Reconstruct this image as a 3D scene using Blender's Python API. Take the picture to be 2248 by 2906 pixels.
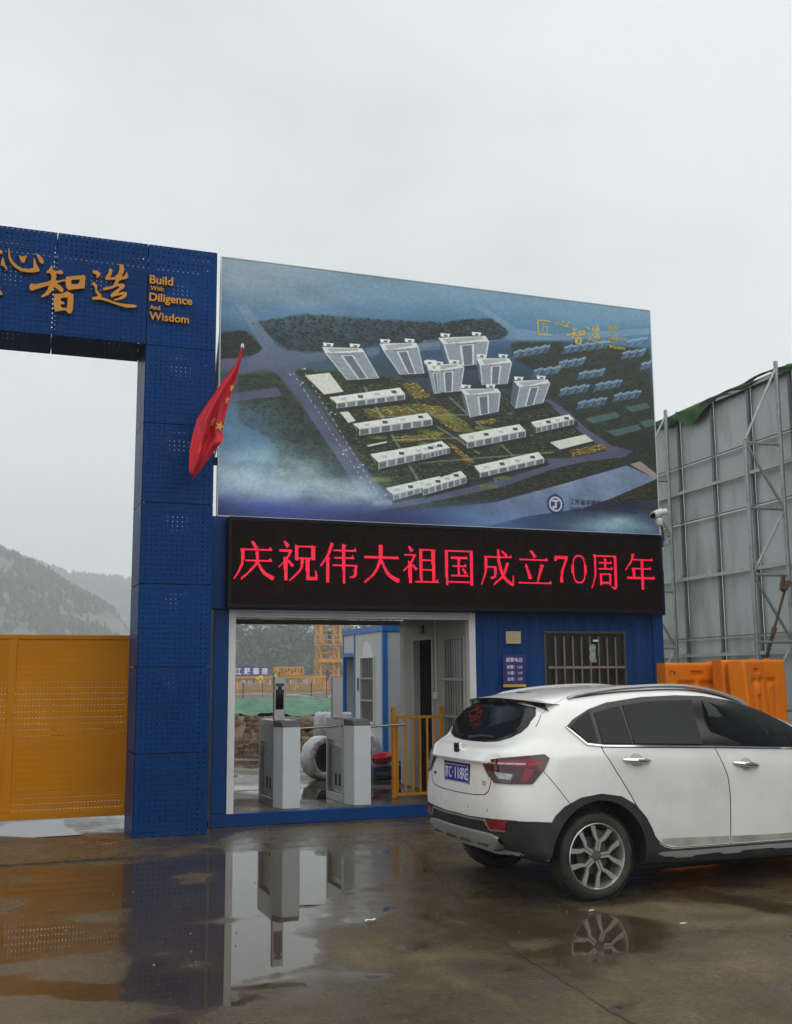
import bpy, bmesh, math, random
import numpy as np
from mathutils import Vector, Matrix, geometry, noise as mnoise
from mathutils.bvhtree import BVHTree

random.seed(7)
RNG = np.random.default_rng(11)
SC = bpy.context.scene
COL = SC.collection
for o_ in list(bpy.data.objects):
    bpy.data.objects.remove(o_, do_unlink=True)

# ------------------------------------------------------------------ camera
CAM_YAW, CAM_PITCH, CAM_ROLL = math.radians(20.2203), math.radians(8.6557), math.radians(-0.4512)
fw = Vector((math.sin(CAM_YAW) * math.cos(CAM_PITCH), math.cos(CAM_YAW) * math.cos(CAM_PITCH), math.sin(CAM_PITCH)))
rt = Vector((math.cos(CAM_YAW), -math.sin(CAM_YAW), 0.0))
up = rt.cross(fw)
rt2 = math.cos(CAM_ROLL) * rt + math.sin(CAM_ROLL) * up
up2 = -math.sin(CAM_ROLL) * rt + math.cos(CAM_ROLL) * up
cd = bpy.data.cameras.new('camera')
cam = bpy.data.objects.new('camera', cd)
COL.objects.link(cam)
cam.matrix_world = Matrix(((rt2.x, up2.x, -fw.x, 0.0), (rt2.y, up2.y, -fw.y, 0.0), (rt2.z, up2.z, -fw.z, 1.65), (0, 0, 0, 1)))
cd.sensor_fit = 'VERTICAL'
cd.sensor_height = 24.0
cd.lens = 24.0 * 3080.0 / 2906.0
cd.clip_start = 0.1
cd.clip_end = 4000.0
SC.camera = cam

# ------------------------------------------------------------------ overcast sky
SUN_DIR = Vector((0.42, -0.55, 0.85)).normalized()          # towards the sun
SUN_EL = math.asin(SUN_DIR.z)
SUN_AZ = math.atan2(SUN_DIR.x, SUN_DIR.y)
world = bpy.data.worlds.new('World')
SC.world = world
world.use_nodes = True
wt = world.node_tree
wt.nodes.clear()
wo = wt.nodes.new('ShaderNodeOutputWorld')
wb = wt.nodes.new('ShaderNodeBackground')
wb.inputs['Strength'].default_value = 0.1
sky = wt.nodes.new('ShaderNodeTexSky')
sky.sky_type = 'NISHITA'
sky.sun_disc = False
sky.sun_elevation = SUN_EL
sky.sun_rotation = SUN_AZ
sky.dust_density = 4.0
hsv = wt.nodes.new('ShaderNodeHueSaturation')
hsv.inputs['Saturation'].default_value = 0.35
wt.links.new(sky.outputs[0], hsv.inputs['Color'])
tc = wt.nodes.new('ShaderNodeTexCoord')
mp = wt.nodes.new('ShaderNodeMapping')
mp.inputs['Scale'].default_value = (2.2, 2.2, 4.2)
mp.inputs['Location'].default_value = (-4.0, 7.3, 2.1)
wt.links.new(tc.outputs['Generated'], mp.inputs['Vector'])
nz = wt.nodes.new('ShaderNodeTexNoise')
nz.inputs['Scale'].default_value = 1.0
nz.inputs['Detail'].default_value = 5.0
nz.inputs['Roughness'].default_value = 0.52
wt.links.new(mp.outputs[0], nz.inputs['Vector'])
cr = wt.nodes.new('ShaderNodeValToRGB')
cr.color_ramp.elements[0].position = 0.30
cr.color_ramp.elements[0].color = (7.9, 8.4, 8.55, 1)
cr.color_ramp.elements[1].position = 0.56
cr.color_ramp.elements[1].color = (9.75, 10.1, 10.15, 1)
wt.links.new(nz.outputs['Fac'], cr.inputs['Fac'])
mx = wt.nodes.new('ShaderNodeMixRGB')
mx.inputs['Fac'].default_value = 0.9
wt.links.new(hsv.outputs[0], mx.inputs['Color1'])
wt.links.new(cr.outputs[0], mx.inputs['Color2'])
wt.links.new(mx.outputs[0], wb.inputs['Color'])
wt.links.new(wb.outputs[0], wo.inputs['Surface'])

sl = bpy.data.lights.new('sun', 'SUN')
sl.energy = 1.5
sl.angle = math.radians(110)
sl.color = (1.0, 0.97, 0.92)
sun = bpy.data.objects.new('sun', sl)
sun.rotation_euler = (-SUN_DIR).to_track_quat('-Z', 'Y').to_euler()
COL.objects.link(sun)

SC.view_settings.view_transform = 'Standard'
SC.view_settings.look = 'None'
SC.view_settings.exposure = 0.0
SC.view_settings.gamma = 1.0
SC.view_settings.use_curve_mapping = False
SC.cycles.use_denoising = True
SC.cycles.max_bounces = 8
SC.cycles.diffuse_bounces = 3
SC.cycles.glossy_bounces = 4
SC.cycles.transparent_max_bounces = 24
SC.cycles.volume_bounces = 1
SC.cycles.caustics_reflective = False
SC.cycles.caustics_refractive = False

# ------------------------------------------------------------------ materials
MATS = {}


def _base(name):
    m = bpy.data.materials.new(name)
    m.use_nodes = True
    nt = m.node_tree
    b = nt.nodes['Principled BSDF']
    return m, nt, b


def M(name, col, rough=0.5, metal=0.0, var=0.12, vscale=3.0, bump=0.0, bscale=60.0, coat=0.0, spec=0.5,
      dirt=None, dirt_scale=2.0, dirt_amt=0.35, streak=(1, 1, 1)):
    """one procedural surface: noise-varied colour and roughness, optional fine relief and dirt stains"""
    if name in MATS:
        return MATS[name]
    m, nt, b = _base(name)
    N, L = nt.nodes.new, nt.links.new
    t = N('ShaderNodeTexCoord')
    mpn = N('ShaderNodeMapping')
    mpn.inputs['Scale'].default_value = streak
    L(t.outputs['Object'], mpn.inputs['Vector'])
    n = N('ShaderNodeTexNoise')
    n.inputs['Scale'].default_value = vscale
    n.inputs['Detail'].default_value = 6
    L(mpn.outputs[0], n.inputs['Vector'])
    r = N('ShaderNodeValToRGB')
    r.color_ramp.elements[0].position = 0.3
    r.color_ramp.elements[1].position = 0.7
    r.color_ramp.elements[0].color = tuple(max(0, c * (1 - var)) for c in col) + (1,)
    r.color_ramp.elements[1].color = tuple(min(1, c * (1 + var)) for c in col) + (1,)
    L(n.outputs['Fac'], r.inputs['Fac'])
    out = r.outputs[0]
    if dirt:
        n2 = N('ShaderNodeTexNoise')
        n2.inputs['Scale'].default_value = dirt_scale
        n2.inputs['Detail'].default_value = 8
        n2.inputs['Roughness'].default_value = 0.62
        L(mpn.outputs[0], n2.inputs['Vector'])
        r2 = N('ShaderNodeValToRGB')
        r2.color_ramp.elements[0].position = 0.48
        r2.color_ramp.elements[0].color = (0, 0, 0, 1)
        r2.color_ramp.elements[1].position = 0.78
        r2.color_ramp.elements[1].color = (dirt_amt, dirt_amt, dirt_amt, 1)
        L(n2.outputs['Fac'], r2.inputs['Fac'])
        mxn = N('ShaderNodeMixRGB')
        mxn.inputs['Color2'].default_value = tuple(dirt) + (1,)
        L(r2.outputs[0], mxn.inputs['Fac'])
        L(out, mxn.inputs['Color1'])
        out = mxn.outputs[0]
    oi = N('ShaderNodeObjectInfo')                        # no two sheets or bars come out of the shop quite alike
    rv = N('ShaderNodeMapRange')
    rv.inputs['To Min'].default_value = 0.93
    rv.inputs['To Max'].default_value = 1.07
    L(oi.outputs['Random'], rv.inputs['Value'])
    mo = N('ShaderNodeVectorMath')
    mo.operation = 'SCALE'
    L(out, mo.inputs[0])
    L(rv.outputs[0], mo.inputs['Scale'])
    L(mo.outputs[0], b.inputs['Base Color'])
    mr = N('ShaderNodeMapRange')
    mr.inputs['To Min'].default_value = max(0.0, rough * 0.85)
    mr.inputs['To Max'].default_value = min(1.0, rough * 1.18)
    L(n.outputs['Fac'], mr.inputs['Value'])
    L(mr.outputs[0], b.inputs['Roughness'])
    b.inputs['Metallic'].default_value = metal
    b.inputs['Coat Weight'].default_value = coat
    b.inputs['Coat Roughness'].default_value = 0.05
    b.inputs['Specular IOR Level'].default_value = spec
    if bump > 0:
        n3 = N('ShaderNodeTexNoise')
        n3.inputs['Scale'].default_value = bscale
        n3.inputs['Detail'].default_value = 4
        L(t.outputs['Object'], n3.inputs['Vector'])
        bp = N('ShaderNodeBump')
        bp.inputs['Strength'].default_value = bump
        bp.inputs['Distance'].default_value = 0.01
        L(n3.outputs['Fac'], bp.inputs['Height'])
        L(bp.outputs[0], b.inputs['Normal'])
    MATS[name] = m
    return m


def emis(name, col, strength):
    if name in MATS:
        return MATS[name]
    m, nt, b = _base(name)
    t = nt.nodes.new('ShaderNodeTexCoord')
    n = nt.nodes.new('ShaderNodeTexNoise')
    n.inputs['Scale'].default_value = 14
    n.inputs['Detail'].default_value = 3
    nt.links.new(t.outputs['Object'], n.inputs['Vector'])
    mr = nt.nodes.new('ShaderNodeMapRange')
    mr.inputs['To Min'].default_value = strength * 0.7
    mr.inputs['To Max'].default_value = strength * 1.3
    nt.links.new(n.outputs['Fac'], mr.inputs['Value'])
    b.inputs['Base Color'].default_value = (0.02, 0.002, 0.004, 1)
    b.inputs['Emission Color'].default_value = tuple(col) + (1,)
    nt.links.new(mr.outputs[0], b.inputs['Emission Strength'])
    MATS[name] = m
    return m


def perforated(name, col, axes, pitch, radius, rough=0.35, var=0.1, dirt=None, spec=0.08):
    """sheet metal punched with a grid of round holes; axes = the two object axes that span the sheet"""
    if name in MATS:
        return MATS[name]
    m = M(name, col, rough, 0.0, var, 2.0, dirt=dirt, dirt_scale=1.3, dirt_amt=0.35, spec=spec)
    nt = m.node_tree
    N, L = nt.nodes.new, nt.links.new
    b = nt.nodes['Principled BSDF']
    t = N('ShaderNodeTexCoord')
    sp = N('ShaderNodeSeparateXYZ')
    L(t.outputs['Object'], sp.inputs[0])
    sq = []
    for ax, p in zip(axes, pitch):
        md = N('ShaderNodeMath'); md.operation = 'PINGPONG'
        md.inputs[1].default_value = p / 2
        L(sp.outputs[ax], md.inputs[0])
        mu = N('ShaderNodeMath'); mu.operation = 'POWER'
        mu.inputs[1].default_value = 2
        L(md.outputs[0], mu.inputs[0])
        sq.append(mu)
    ad = N('ShaderNodeMath'); ad.operation = 'ADD'
    L(sq[0].outputs[0], ad.inputs[0]); L(sq[1].outputs[0], ad.inputs[1])
    lt = N('ShaderNodeMath'); lt.operation = 'LESS_THAN'
    lt.inputs[1].default_value = radius * radius
    L(ad.outputs[0], lt.inputs[0])
    tr = N('ShaderNodeBsdfTransparent')
    ms = N('ShaderNodeMixShader')
    L(lt.outputs[0], ms.inputs[0])
    L(b.outputs[0], ms.inputs[1])
    L(tr.outputs[0], ms.inputs[2])
    L(ms.outputs[0], nt.nodes['Material Output'].inputs['Surface'])
    return m


# ------------------------------------------------------------------ mesh builder
class MB:
    def __init__(self):
        self.v, self.f = [], []

    def add(self, vs, fs):
        k = len(self.v)
        self.v += [tuple(p) for p in vs]
        self.f += [tuple(i + k for i in q) for q in fs]
        return self

    def box(self, x0, x1, y0, y1, z0, z1):
        v = [(x, y, z) for z in (z0, z1) for y in (y0, y1) for x in (x0, x1)]
        return self.add(v, [(0, 2, 3, 1), (4, 5, 7, 6), (0, 1, 5, 4), (2, 6, 7, 3), (0, 4, 6, 2), (1, 3, 7, 5)])

    def quad(self, a, b, c, d):
        return self.add([a, b, c, d], [(0, 1, 2, 3)])

    def prism(self, pts, a, b, axis='y'):
        """polygon given in the two other axes, extruded from a to b along axis"""
        def P(p, t):
            return {'y': (p[0], t, p[1]), 'x': (t, p[0], p[1]), 'z': (p[0], p[1], t)}[axis]
        n = len(pts)
        v = [P(p, a) for p in pts] + [P(p, b) for p in pts]
        f = [tuple(range(n)), tuple(range(2 * n - 1, n - 1, -1))]
        f += [(i, i + n, (i + 1) % n + n, (i + 1) % n) for i in range(n)]
        return self.add(v, f)

    def bar(self, p, q, w, h=None):
        """rectangular bar between two points"""
        p, q = Vector(p), Vector(q)
        h = w if h is None else h
        d = (q - p).normalized()
        u = Vector((0, 0, 1)) if abs(d.z) < 0.9 else Vector((1, 0, 0))
        s = d.cross(u).normalized() * (w / 2)
        t = s.cross(d).normalized() * (h / 2)
        v = [p - s - t, p + s - t, p + s + t, p - s + t, q - s - t, q + s - t, q + s + t, q - s + t]
        return self.add(v, [(0, 3, 2, 1), (4, 5, 6, 7), (0, 1, 5, 4), (1, 2, 6, 5), (2, 3, 7, 6), (3, 0, 4, 7)])

    def tube(self, pts, r, n=8, closed=False):
        pts = [Vector(p) for p in pts]
        rs = r if isinstance(r, (list, tuple)) else [r] * len(pts)
        m = len(pts)
        nrm = None
        rings = []
        for i, p in enumerate(pts):
            a = pts[(i - 1) % m] if (closed or i > 0) else p
            b = pts[(i + 1) % m] if (closed or i < m - 1) else p
            d = (b - a).normalized()
            if nrm is None:
                nrm = Vector((0, 0, 1)) if abs(d.z) < 0.9 else Vector((1, 0, 0))
            s = d.cross(nrm).normalized()
            nrm = s.cross(d).normalized()
            rings.append([p + (s * math.cos(2 * math.pi * k / n) + nrm * math.sin(2 * math.pi * k / n)) * rs[i] for k in range(n)])
        v = [q for ring in rings for q in ring]
        f = []
        for i in range(m if closed else m - 1):
            j = (i + 1) % m
            for k in range(n):
                l = (k + 1) % n
                f.append((i * n + k, i * n + l, j * n + l, j * n + k))
        if not closed:
            f.append(tuple(range(n - 1, -1, -1)))
            f.append(tuple((m - 1) * n + k for k in range(n)))
        return self.add(v, f)

    def lathe(self, prof, n=24, c=(0, 0, 0), axis='z'):
        v, f = [], []
        for (r, t) in prof:
            for k in range(n):
                a = 2 * math.pi * k / n
                x, y = r * math.cos(a), r * math.sin(a)
                p = {'z': (x, y, t), 'y': (x, t, y), 'x': (t, x, y)}[axis]
                v.append((p[0] + c[0], p[1] + c[1], p[2] + c[2]))
        for i in range(len(prof) - 1):
            for k in range(n):
                l = (k + 1) % n
                f.append((i * n + k, i * n + l, (i + 1) * n + l, (i + 1) * n + k))
        return self.add(v, f)

    def grid(self, P):
        """P: array (n, m, 3)"""
        n, m = len(P), len(P[0])
        v = [tuple(map(float, P[i][j])) for i in range(n) for j in range(m)]
        f = [(i * m + j, i * m + j + 1, (i + 1) * m + j + 1, (i + 1) * m + j) for i in range(n - 1) for j in range(m - 1)]
        return self.add(v, f)

    def cdt(self, loops, a, b, axis='y'):
        """flat shape with holes (first loop outer), extruded from a to b"""
        vs, es = [], []
        for lp in loops:
            k = len(vs)
            vs += [Vector(p) for p in lp]
            es += [(k + i, k + (i + 1) % len(lp)) for i in range(len(lp))]
        ov, oe, of, *_ = geometry.delaunay_2d_cdt(vs, es, [], 1 if len(loops) == 1 else 2, 1e-6)
        if len(loops) > 1:
            def inside(p, lp):
                c = False
                for i in range(len(lp)):
                    (x0, y0), (x1, y1) = lp[i], lp[i - 1]
                    if (y0 > p[1]) != (y1 > p[1]) and p[0] < (x1 - x0) * (p[1] - y0) / (y1 - y0) + x0:
                        c = not c
                return c
            of = [t for t in of if inside(((ov[t[0]] + ov[t[1]] + ov[t[2]]) / 3)[:], loops[0])
                  and not any(inside(((ov[t[0]] + ov[t[1]] + ov[t[2]]) / 3)[:], h) for h in loops[1:])]

        def P(p, t):
            return {'y': (p[0], t, p[1]), 'x': (t, p[0], p[1]), 'z': (p[0], p[1], t)}[axis]
        n = len(ov)
        self.add([P(p, a) for p in ov] + [P(p, b) for p in ov],
                 [tuple(t) for t in of] + [tuple(i + n for i in reversed(t)) for t in of])
        for lp in loops:
            m = len(lp)
            self.add([P(p, a) for p in lp] + [P(p, b) for p in lp], [(i, i + m, (i + 1) % m + m, (i + 1) % m) for i in range(m)])
        return self

    def build(self, name, mat, parent=None, smooth=False, bevel=0.0, off=None, angle=35, segs=1):
        me = bpy.data.meshes.new(name)
        vs = self.v
        L = off if off is not None else OFF.get(parent.name if parent else None)
        if L is not None:
            vs = [(p[0] - L[0], p[1] - L[1], p[2] - L[2]) for p in vs]
        me.from_pydata(vs, [], self.f)
        bm = bmesh.new()
        bm.from_mesh(me)
        if bevel > 0:
            bmesh.ops.remove_doubles(bm, verts=bm.verts, dist=1e-5)
        bmesh.ops.recalc_face_normals(bm, faces=bm.faces)
        if bevel > 0:
            es = [e for e in bm.edges if len(e.link_faces) == 2 and e.calc_face_angle(0) > 0.5]
            bmesh.ops.bevel(bm, geom=es, offset=bevel, segments=segs, affect='EDGES', profile=0.6)
        bm.to_mesh(me)
        bm.free()
        return link_mesh(name, me, mat, parent, smooth, angle)


OFF = {}


def link_mesh(name, me, mat, parent=None, smooth=False, angle=35):
    o = bpy.data.objects.new(name, me)
    COL.objects.link(o)
    me.materials.clear()
    if mat is not None:
        me.materials.append(mat)
    if smooth:
        me.polygons.foreach_set('use_smooth', [True] * len(me.polygons))
        me.set_sharp_from_angle(angle=math.radians(angle))
    if parent is not None:
        o.parent = parent
        if parent.name in OFF:
            OFF[o.name] = OFF[parent.name]
    return o


def tag(o, label=None, cat=None, group=None, kind=None):
    if label: o['label'] = label
    if cat: o['category'] = cat
    if group: o['group'] = group
    if kind: o['kind'] = kind
    return o


def thing(name, label, cat, loc=(0, 0, 0), group=None, world=True):
    """an Empty at the base of the thing; with world=True its parts are given in world coordinates"""
    o = bpy.data.objects.new(name, None)
    o.empty_display_size = 0.2
    COL.objects.link(o)
    o.location = loc
    if world:
        OFF[o.name] = tuple(loc)
    return tag(o, label, cat, group)


def dup(root, loc, rz, label, cat=None):
    """copy a thing with its parts and sub-parts; mesh data is shared"""
    def rec(o, par):
        c = o.copy()
        COL.objects.link(c)
        if par is not None:
            c.parent = par
        for ch in [x for x in COL.objects if x.parent == o]:
            rec(ch, c)
        return c
    r = rec(root, None)
    r.location = loc
    r.rotation_euler = (0, 0, rz)
    r['label'] = label
    return r


def text(name, s, x, z, y, mat, parent, width=None, height=None, depth=0.004, bold=0.0, fit=False, rz=0.0):
    """lettering as geometry standing in the XZ plane, front towards -Y; x, z = left end of the baseline"""
    cu = bpy.data.curves.new('lettering', 'FONT')
    cu.body = s
    cu.size = 1.0
    cu.resolution_u = 3
    cu.offset = bold
    tmp = bpy.data.objects.new('lettering', cu)
    me = bpy.data.meshes.new_from_object(tmp)
    bpy.data.objects.remove(tmp)
    n = len(me.vertices)
    co = np.empty(n * 3)
    me.vertices.foreach_get('co', co)
    co = co.reshape(-1, 3)
    x0, y0, x1, y1 = co[:, 0].min(), co[:, 1].min(), co[:, 0].max(), co[:, 1].max()
    if width and height:
        sx, sz = width / (x1 - x0), height / (y1 - y0)
        oz = -y0 * sz
    elif width:
        sx = sz = width / (x1 - x0)
        oz = 0
    else:
        sx = sz = height / (y1 - y0)
        oz = -y0 * sz
    polys = [tuple(p.vertices) for p in me.polygons]
    mb = MB()
    front = [(x + (p[0] - x0) * sx, y, z + p[1] * sz + oz) for p in co]
    back = [(p[0], y + depth, p[2]) for p in front]
    cnt = {}
    for p in polys:
        for i in range(len(p)):
            e = (p[i], p[(i + 1) % len(p)])
            cnt[tuple(sorted(e))] = cnt.get(tuple(sorted(e)), 0) + 1
    mb.add(front + back, polys + [tuple(i + n for i in reversed(p)) for p in polys])
    k = len(mb.v)
    for p in polys:
        for i in range(len(p)):
            e = (p[i], p[(i + 1) % len(p)])
            if cnt[tuple(sorted(e))] == 1:
                mb.f.append((e[0], e[1], e[1] + n, e[0] + n))
    bpy.data.meshes.remove(me)
    return mb.build(name, mat, parent)


def fbm(x, y, sc, oct=4, seed=0.0):
    r, a, s = 0.0, 1.0, 0.0
    for k in range(oct):
        r += a * mnoise.noise(Vector((x * sc + seed, y * sc - seed, seed * 0.37 + k * 3.1)))
        s += a
        a *= 0.5
        sc *= 2.0
    return r / s


# shared surfaces
BLUE = M('blue_paint', (0.005, 0.045, 0.175), 0.45, var=0.14, vscale=1.3, spec=.12, dirt=(0.02, 0.05, 0.11), dirt_amt=0.45)
WHITE_PAINT = M('white_paint', (0.66, 0.68, 0.67), 0.4, var=0.06, dirt=(0.35, 0.33, 0.29), dirt_amt=0.3)
BLACK_METAL = M('black_metal', (0.008, 0.008, 0.009), 0.45, var=0.2, spec=.12)
STEEL = M('brushed_steel', (0.36, 0.36, 0.35), 0.32, 1.0, var=0.1, streak=(1, 1, 14), dirt=(0.12, 0.11, 0.09), dirt_amt=0.3)
CHROME = M('chrome', (0.72, 0.72, 0.72), 0.12, 1.0, var=0.05)
GALV = M('galvanised_pipe', (0.36, 0.39, 0.39), 0.45, 0.55, var=0.16, vscale=9, dirt=(0.12, 0.11, 0.1), dirt_amt=0.5, dirt_scale=4)
YELLOW = M('yellow_paint', (0.50, 0.20, 0.008), 0.42, var=0.1, spec=.3, dirt=(0.25, 0.14, 0.03), dirt_amt=0.4)
GOLD = M('gold_letters', (0.52, 0.22, 0.02), 0.45, var=0.1, spec=.25)
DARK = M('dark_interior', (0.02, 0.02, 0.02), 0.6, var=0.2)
CALLIG = {'heart':[[[(-102,6180),(-92,6142),(-76,6089),(-43,6037),(-65,6046),(-93,6077),(-120,6079),(-118,6129)]],[[(-49,6292),(-37,6259),(-29,6195),(2,6139),(49,6095),(104,6072),(176,6077),(216,6097),(209,6161),(212,6212),(226,6193),(247,6136),(281,6070),(268,6058),(214,6041),(160,6035),(87,6040),(23,6077),(-24,6126),(-46,6178),(-51,6237)]],[[(57,6221),(76,6212),(103,6209),(138,6227),(135,6201),(123,6170),(118,6139),(92,6141),(75,6164)]],[[(228,6266),(260,6248),(298,6223),(318,6185),(314,6154),(296,6152),(273,6169),(257,6207)]]],'wise':[[[(397,6145),(414,6129),(413,6097),(450,6086),(495,6105),(529,6081),(506,6058),(460,6062),(449,6051),(453,6011),(450,5970),(500,5989),(550,6005),(554,5983),(509,5973),(460,5946),(502,5926),(536,5885),(528,5849),(505,5856),(467,5887),(438,5904),(422,5867),(387,5812),(343,5782),(314,5769),(306,5783),(341,5817),(371,5871),(381,5912),(329,5891),(267,5863),(209,5833),(186,5843),(180,5887),(205,5920),(228,5908),(291,5926),(368,5955),(404,5977),(404,6025),(387,6058),(355,6049),(350,6068),(376,6097)]],[[(558,6034),(599,6044),(747,6078),(762,6059),(757,5927),(706,5916),(587,5886),(562,5914),(555,5983)],[(612,6005),(703,6024),(699,5986),(677,5963),(616,5958)]],[[(442,5819),(533,5840),(573,5870),(639,5842),(646,5773),(641,5672),(628,5625),(601,5617),(563,5653),(467,5627),(443,5659),(438,5729)],[(516,5788),(582,5800),(583,5725),(576,5679),(532,5674),(511,5692),(510,5712),(551,5722),(546,5741),(508,5755)]]],'make':[[[(1121,6258),(1159,6242),(1180,6204),(1167,6151),(1149,6112),(1182,6122),(1205,6176),(1226,6117),(1202,6088),(1155,6077),(1122,6053),(1109,6018),(1166,6032),(1190,6010),(1177,5977),(1139,5947),(1117,5909),(1168,5935),(1216,5931),(1208,5884),(1171,5849),(1086,5824),(1076,5838),(1123,5858),(1170,5895),(1150,5897),(1103,5882),(1052,5855),(1035,5879),(1055,5907),(1101,5953),(1138,5983),(1109,5995),(1063,5964),(969,5927),(949,5950),(1005,5972),(1062,5994),(1079,6037),(1088,6069),(1031,6057),(979,6051),(974,6075),(1005,6136),(1017,6194),(1051,6177),(1043,6125),(1026,6082),(1078,6098),(1114,6149),(1127,6207)]],[[(834,6145),(886,6146),(925,6115),(907,6082),(880,6059),(883,6095),(840,6115)]],[[(830,5992),(853,6012),(892,5974),(889,5927),(913,5895),(942,5868),(938,5847),(1010,5830),(1096,5804),(1192,5795),(1288,5798),(1331,5790),(1308,5767),(1212,5756),(1126,5772),(1030,5797),(935,5816),(850,5806),(835,5830),(887,5846),(905,5863),(875,5901),(869,5951)]]],'craft':[[[(-428,6246),(-403,6255),(-137,6251),(-109,6239),(-117,6213),(-152,6202),(-400,6210),(-426,6197)]],[[(-439,6193),(-409,6198),(-384,5782),(-419,5780)]],[[(-419,5776),(-379,5766),(-117,5802),(-84,5757),(-115,5748),(-377,5713),(-417,5723)]],[[(-240,6182),(-222,6175),(-307,6085),(-325,6092)]],[[(-269,6040),(-182,6061),(-180,6031),(-268,6010)]],[[(-224,6024),(-202,6027),(-198,5842),(-220,5839)]],[[(-297,6076),(-275,6079),(-297,5869),(-321,5837)]]]}
ROADS = [[(29,816),(51,821),(116,666),(176,650),(219,664),(219,631),(182,618),(148,569),(362,74),(312,58),(128,550),(92,575),(37,544),(1,559),(1,597),(58,612),(86,650)],[(2,459),(117,505),(126,474),(5,429)],[(302,696),(334,708),(334,674),(310,664)],[(420,738),(473,754),(472,723),(423,708)],[(626,847),(636,821),(622,792),(432,725),(432,756),(583,785),(785,824),(997,892),(999,920),(748,843),(654,850),(563,939),(546,929)],[(718,550),(732,556),(782,503),(818,445),(884,377),(940,359),(917,330),(819,300),(738,259),(617,172),(428,83),(293,30),(294,53),(428,106),(617,203),(731,277),(710,287),(721,300),(775,307),(872,350),(807,424)]]
RIVER = [[(428,59),(595,104),(737,184),(923,293),(999,243),(883,149),(808,98),(664,50),(526,-21),(427,12)]]
BRIDGE = [[(931,300),(958,316),(1007,257),(995,243)]]
TOWERS = [[(209,684),(296,695),(302,679),(216,660),(334,579),(263,559)],[(334,722),(417,741),(423,722),(342,695),(435,616),(379,601)],[(467,772),(579,802),(588,780),(479,747),(578,684),(495,650)],[(438,656),(519,670),(528,656),(451,627),(518,556),(462,538)],[(556,702),(635,716),(642,698),(564,672),(630,605),(568,589)],[(517,565),(605,582),(613,565),(527,539),(607,483),(538,449)],[(644,620),(728,641),(735,626),(658,594),(716,537),(646,502)],[(440,654),(472,654),(472,631),(444,632),(471,540),(456,535)]]
SLABS = [([(225,484),(379,548),(391,522),(240,462)],21),([(275,386),(440,454),(452,430),(289,366)],26),([(313,269),(469,338),(469,310),(330,238)],27),([(346,137),(468,199),(468,171),(362,111)],21),([(511,372),(656,438),(671,412),(530,344)],26),([(684,451),(779,497),(791,479),(696,428)],23),([(546,249),(700,326),(714,300),(559,221)],20),([(429,319),(472,343),(491,318),(429,283)],23),([(428,165),(515,225),(528,202),(428,141)],26)]
FLATS = [[(173,563),(225,583),(256,511),(214,493)],[(729,370),(818,416),(839,390),(754,342)],[(247,428),(266,433),(282,398),(266,387)],[(304,303),(348,325),(351,320),(310,298)]]
FIELDS = [[(819,483),(899,527),(911,506),(841,467)],[(872,437),(955,477),(966,459),(896,417)],[(924,550),(981,578),(992,557),(941,533)],[(959,490),(998,509),(1000,483),(978,467)]]
HOUSES = [[(639,745),(733,789),(742,771),(653,722)],[(762,794),(887,844),(894,813),(784,766)],[(929,852),(992,885),(993,845),(944,822)],[(914,790),(983,820),(990,798),(931,774)],[(966,753),(997,769),(999,739),(977,729)],[(752,721),(824,751),(831,729),(764,698)],[(684,671),(761,704),(766,679),(705,656)],[(799,678),(873,711),(880,686),(815,662)],[(751,600),(830,635),(838,611),(766,580)],[(843,634),(915,669),(924,648),(855,620)],[(796,547),(875,585),(883,563),(809,533)],[(889,593),(966,629),(972,610),(904,583)]]
GARDENS = [[(430,481),(470,487),(531,429),(544,389),(503,383),(460,431)],[(482,338),(503,323),(549,262),(529,259)],[(382,565),(416,571),(449,520),(412,503)],[(298,446),(412,486),(471,484),(470,450),(307,415)],[(776,338),(865,381),(868,356),(786,315)],[(360,340),(470,377),(470,355),(381,321)],[(558,439),(600,451),(592,426),(555,423)]]
FOREST = [[(63,753),(176,810),(338,821),(473,838),(473,757),(334,719),(293,694),(211,668),(136,654),(108,697)],[(0,697),(49,718),(83,660),(72,631),(1,597)],[(412,801),(453,818),(518,857),(594,882),(636,833),(618,798),(586,785),(432,756)],[(639,783),(748,810),(995,825),(990,495),(997,314),(933,358),(844,410),(783,510),(718,557),(730,647),(645,721)],[(37,539),(114,563),(159,452),(306,74),(234,89),(116,156),(121,261),(99,311),(38,355)],[(331,85),(428,130),(617,197),(738,265),(917,330),(924,305),(737,184),(561,107),(428,65),(331,33)],[(808,98),(999,237),(1000,160),(863,103)],[(148,585),(382,582),(471,529),(467,89),(359,100),(306,208),(214,461)],[(431,536),(636,556),(718,531),(806,405),(775,319),(710,287),(562,197),(428,123),(363,111),(365,525)]]
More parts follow.
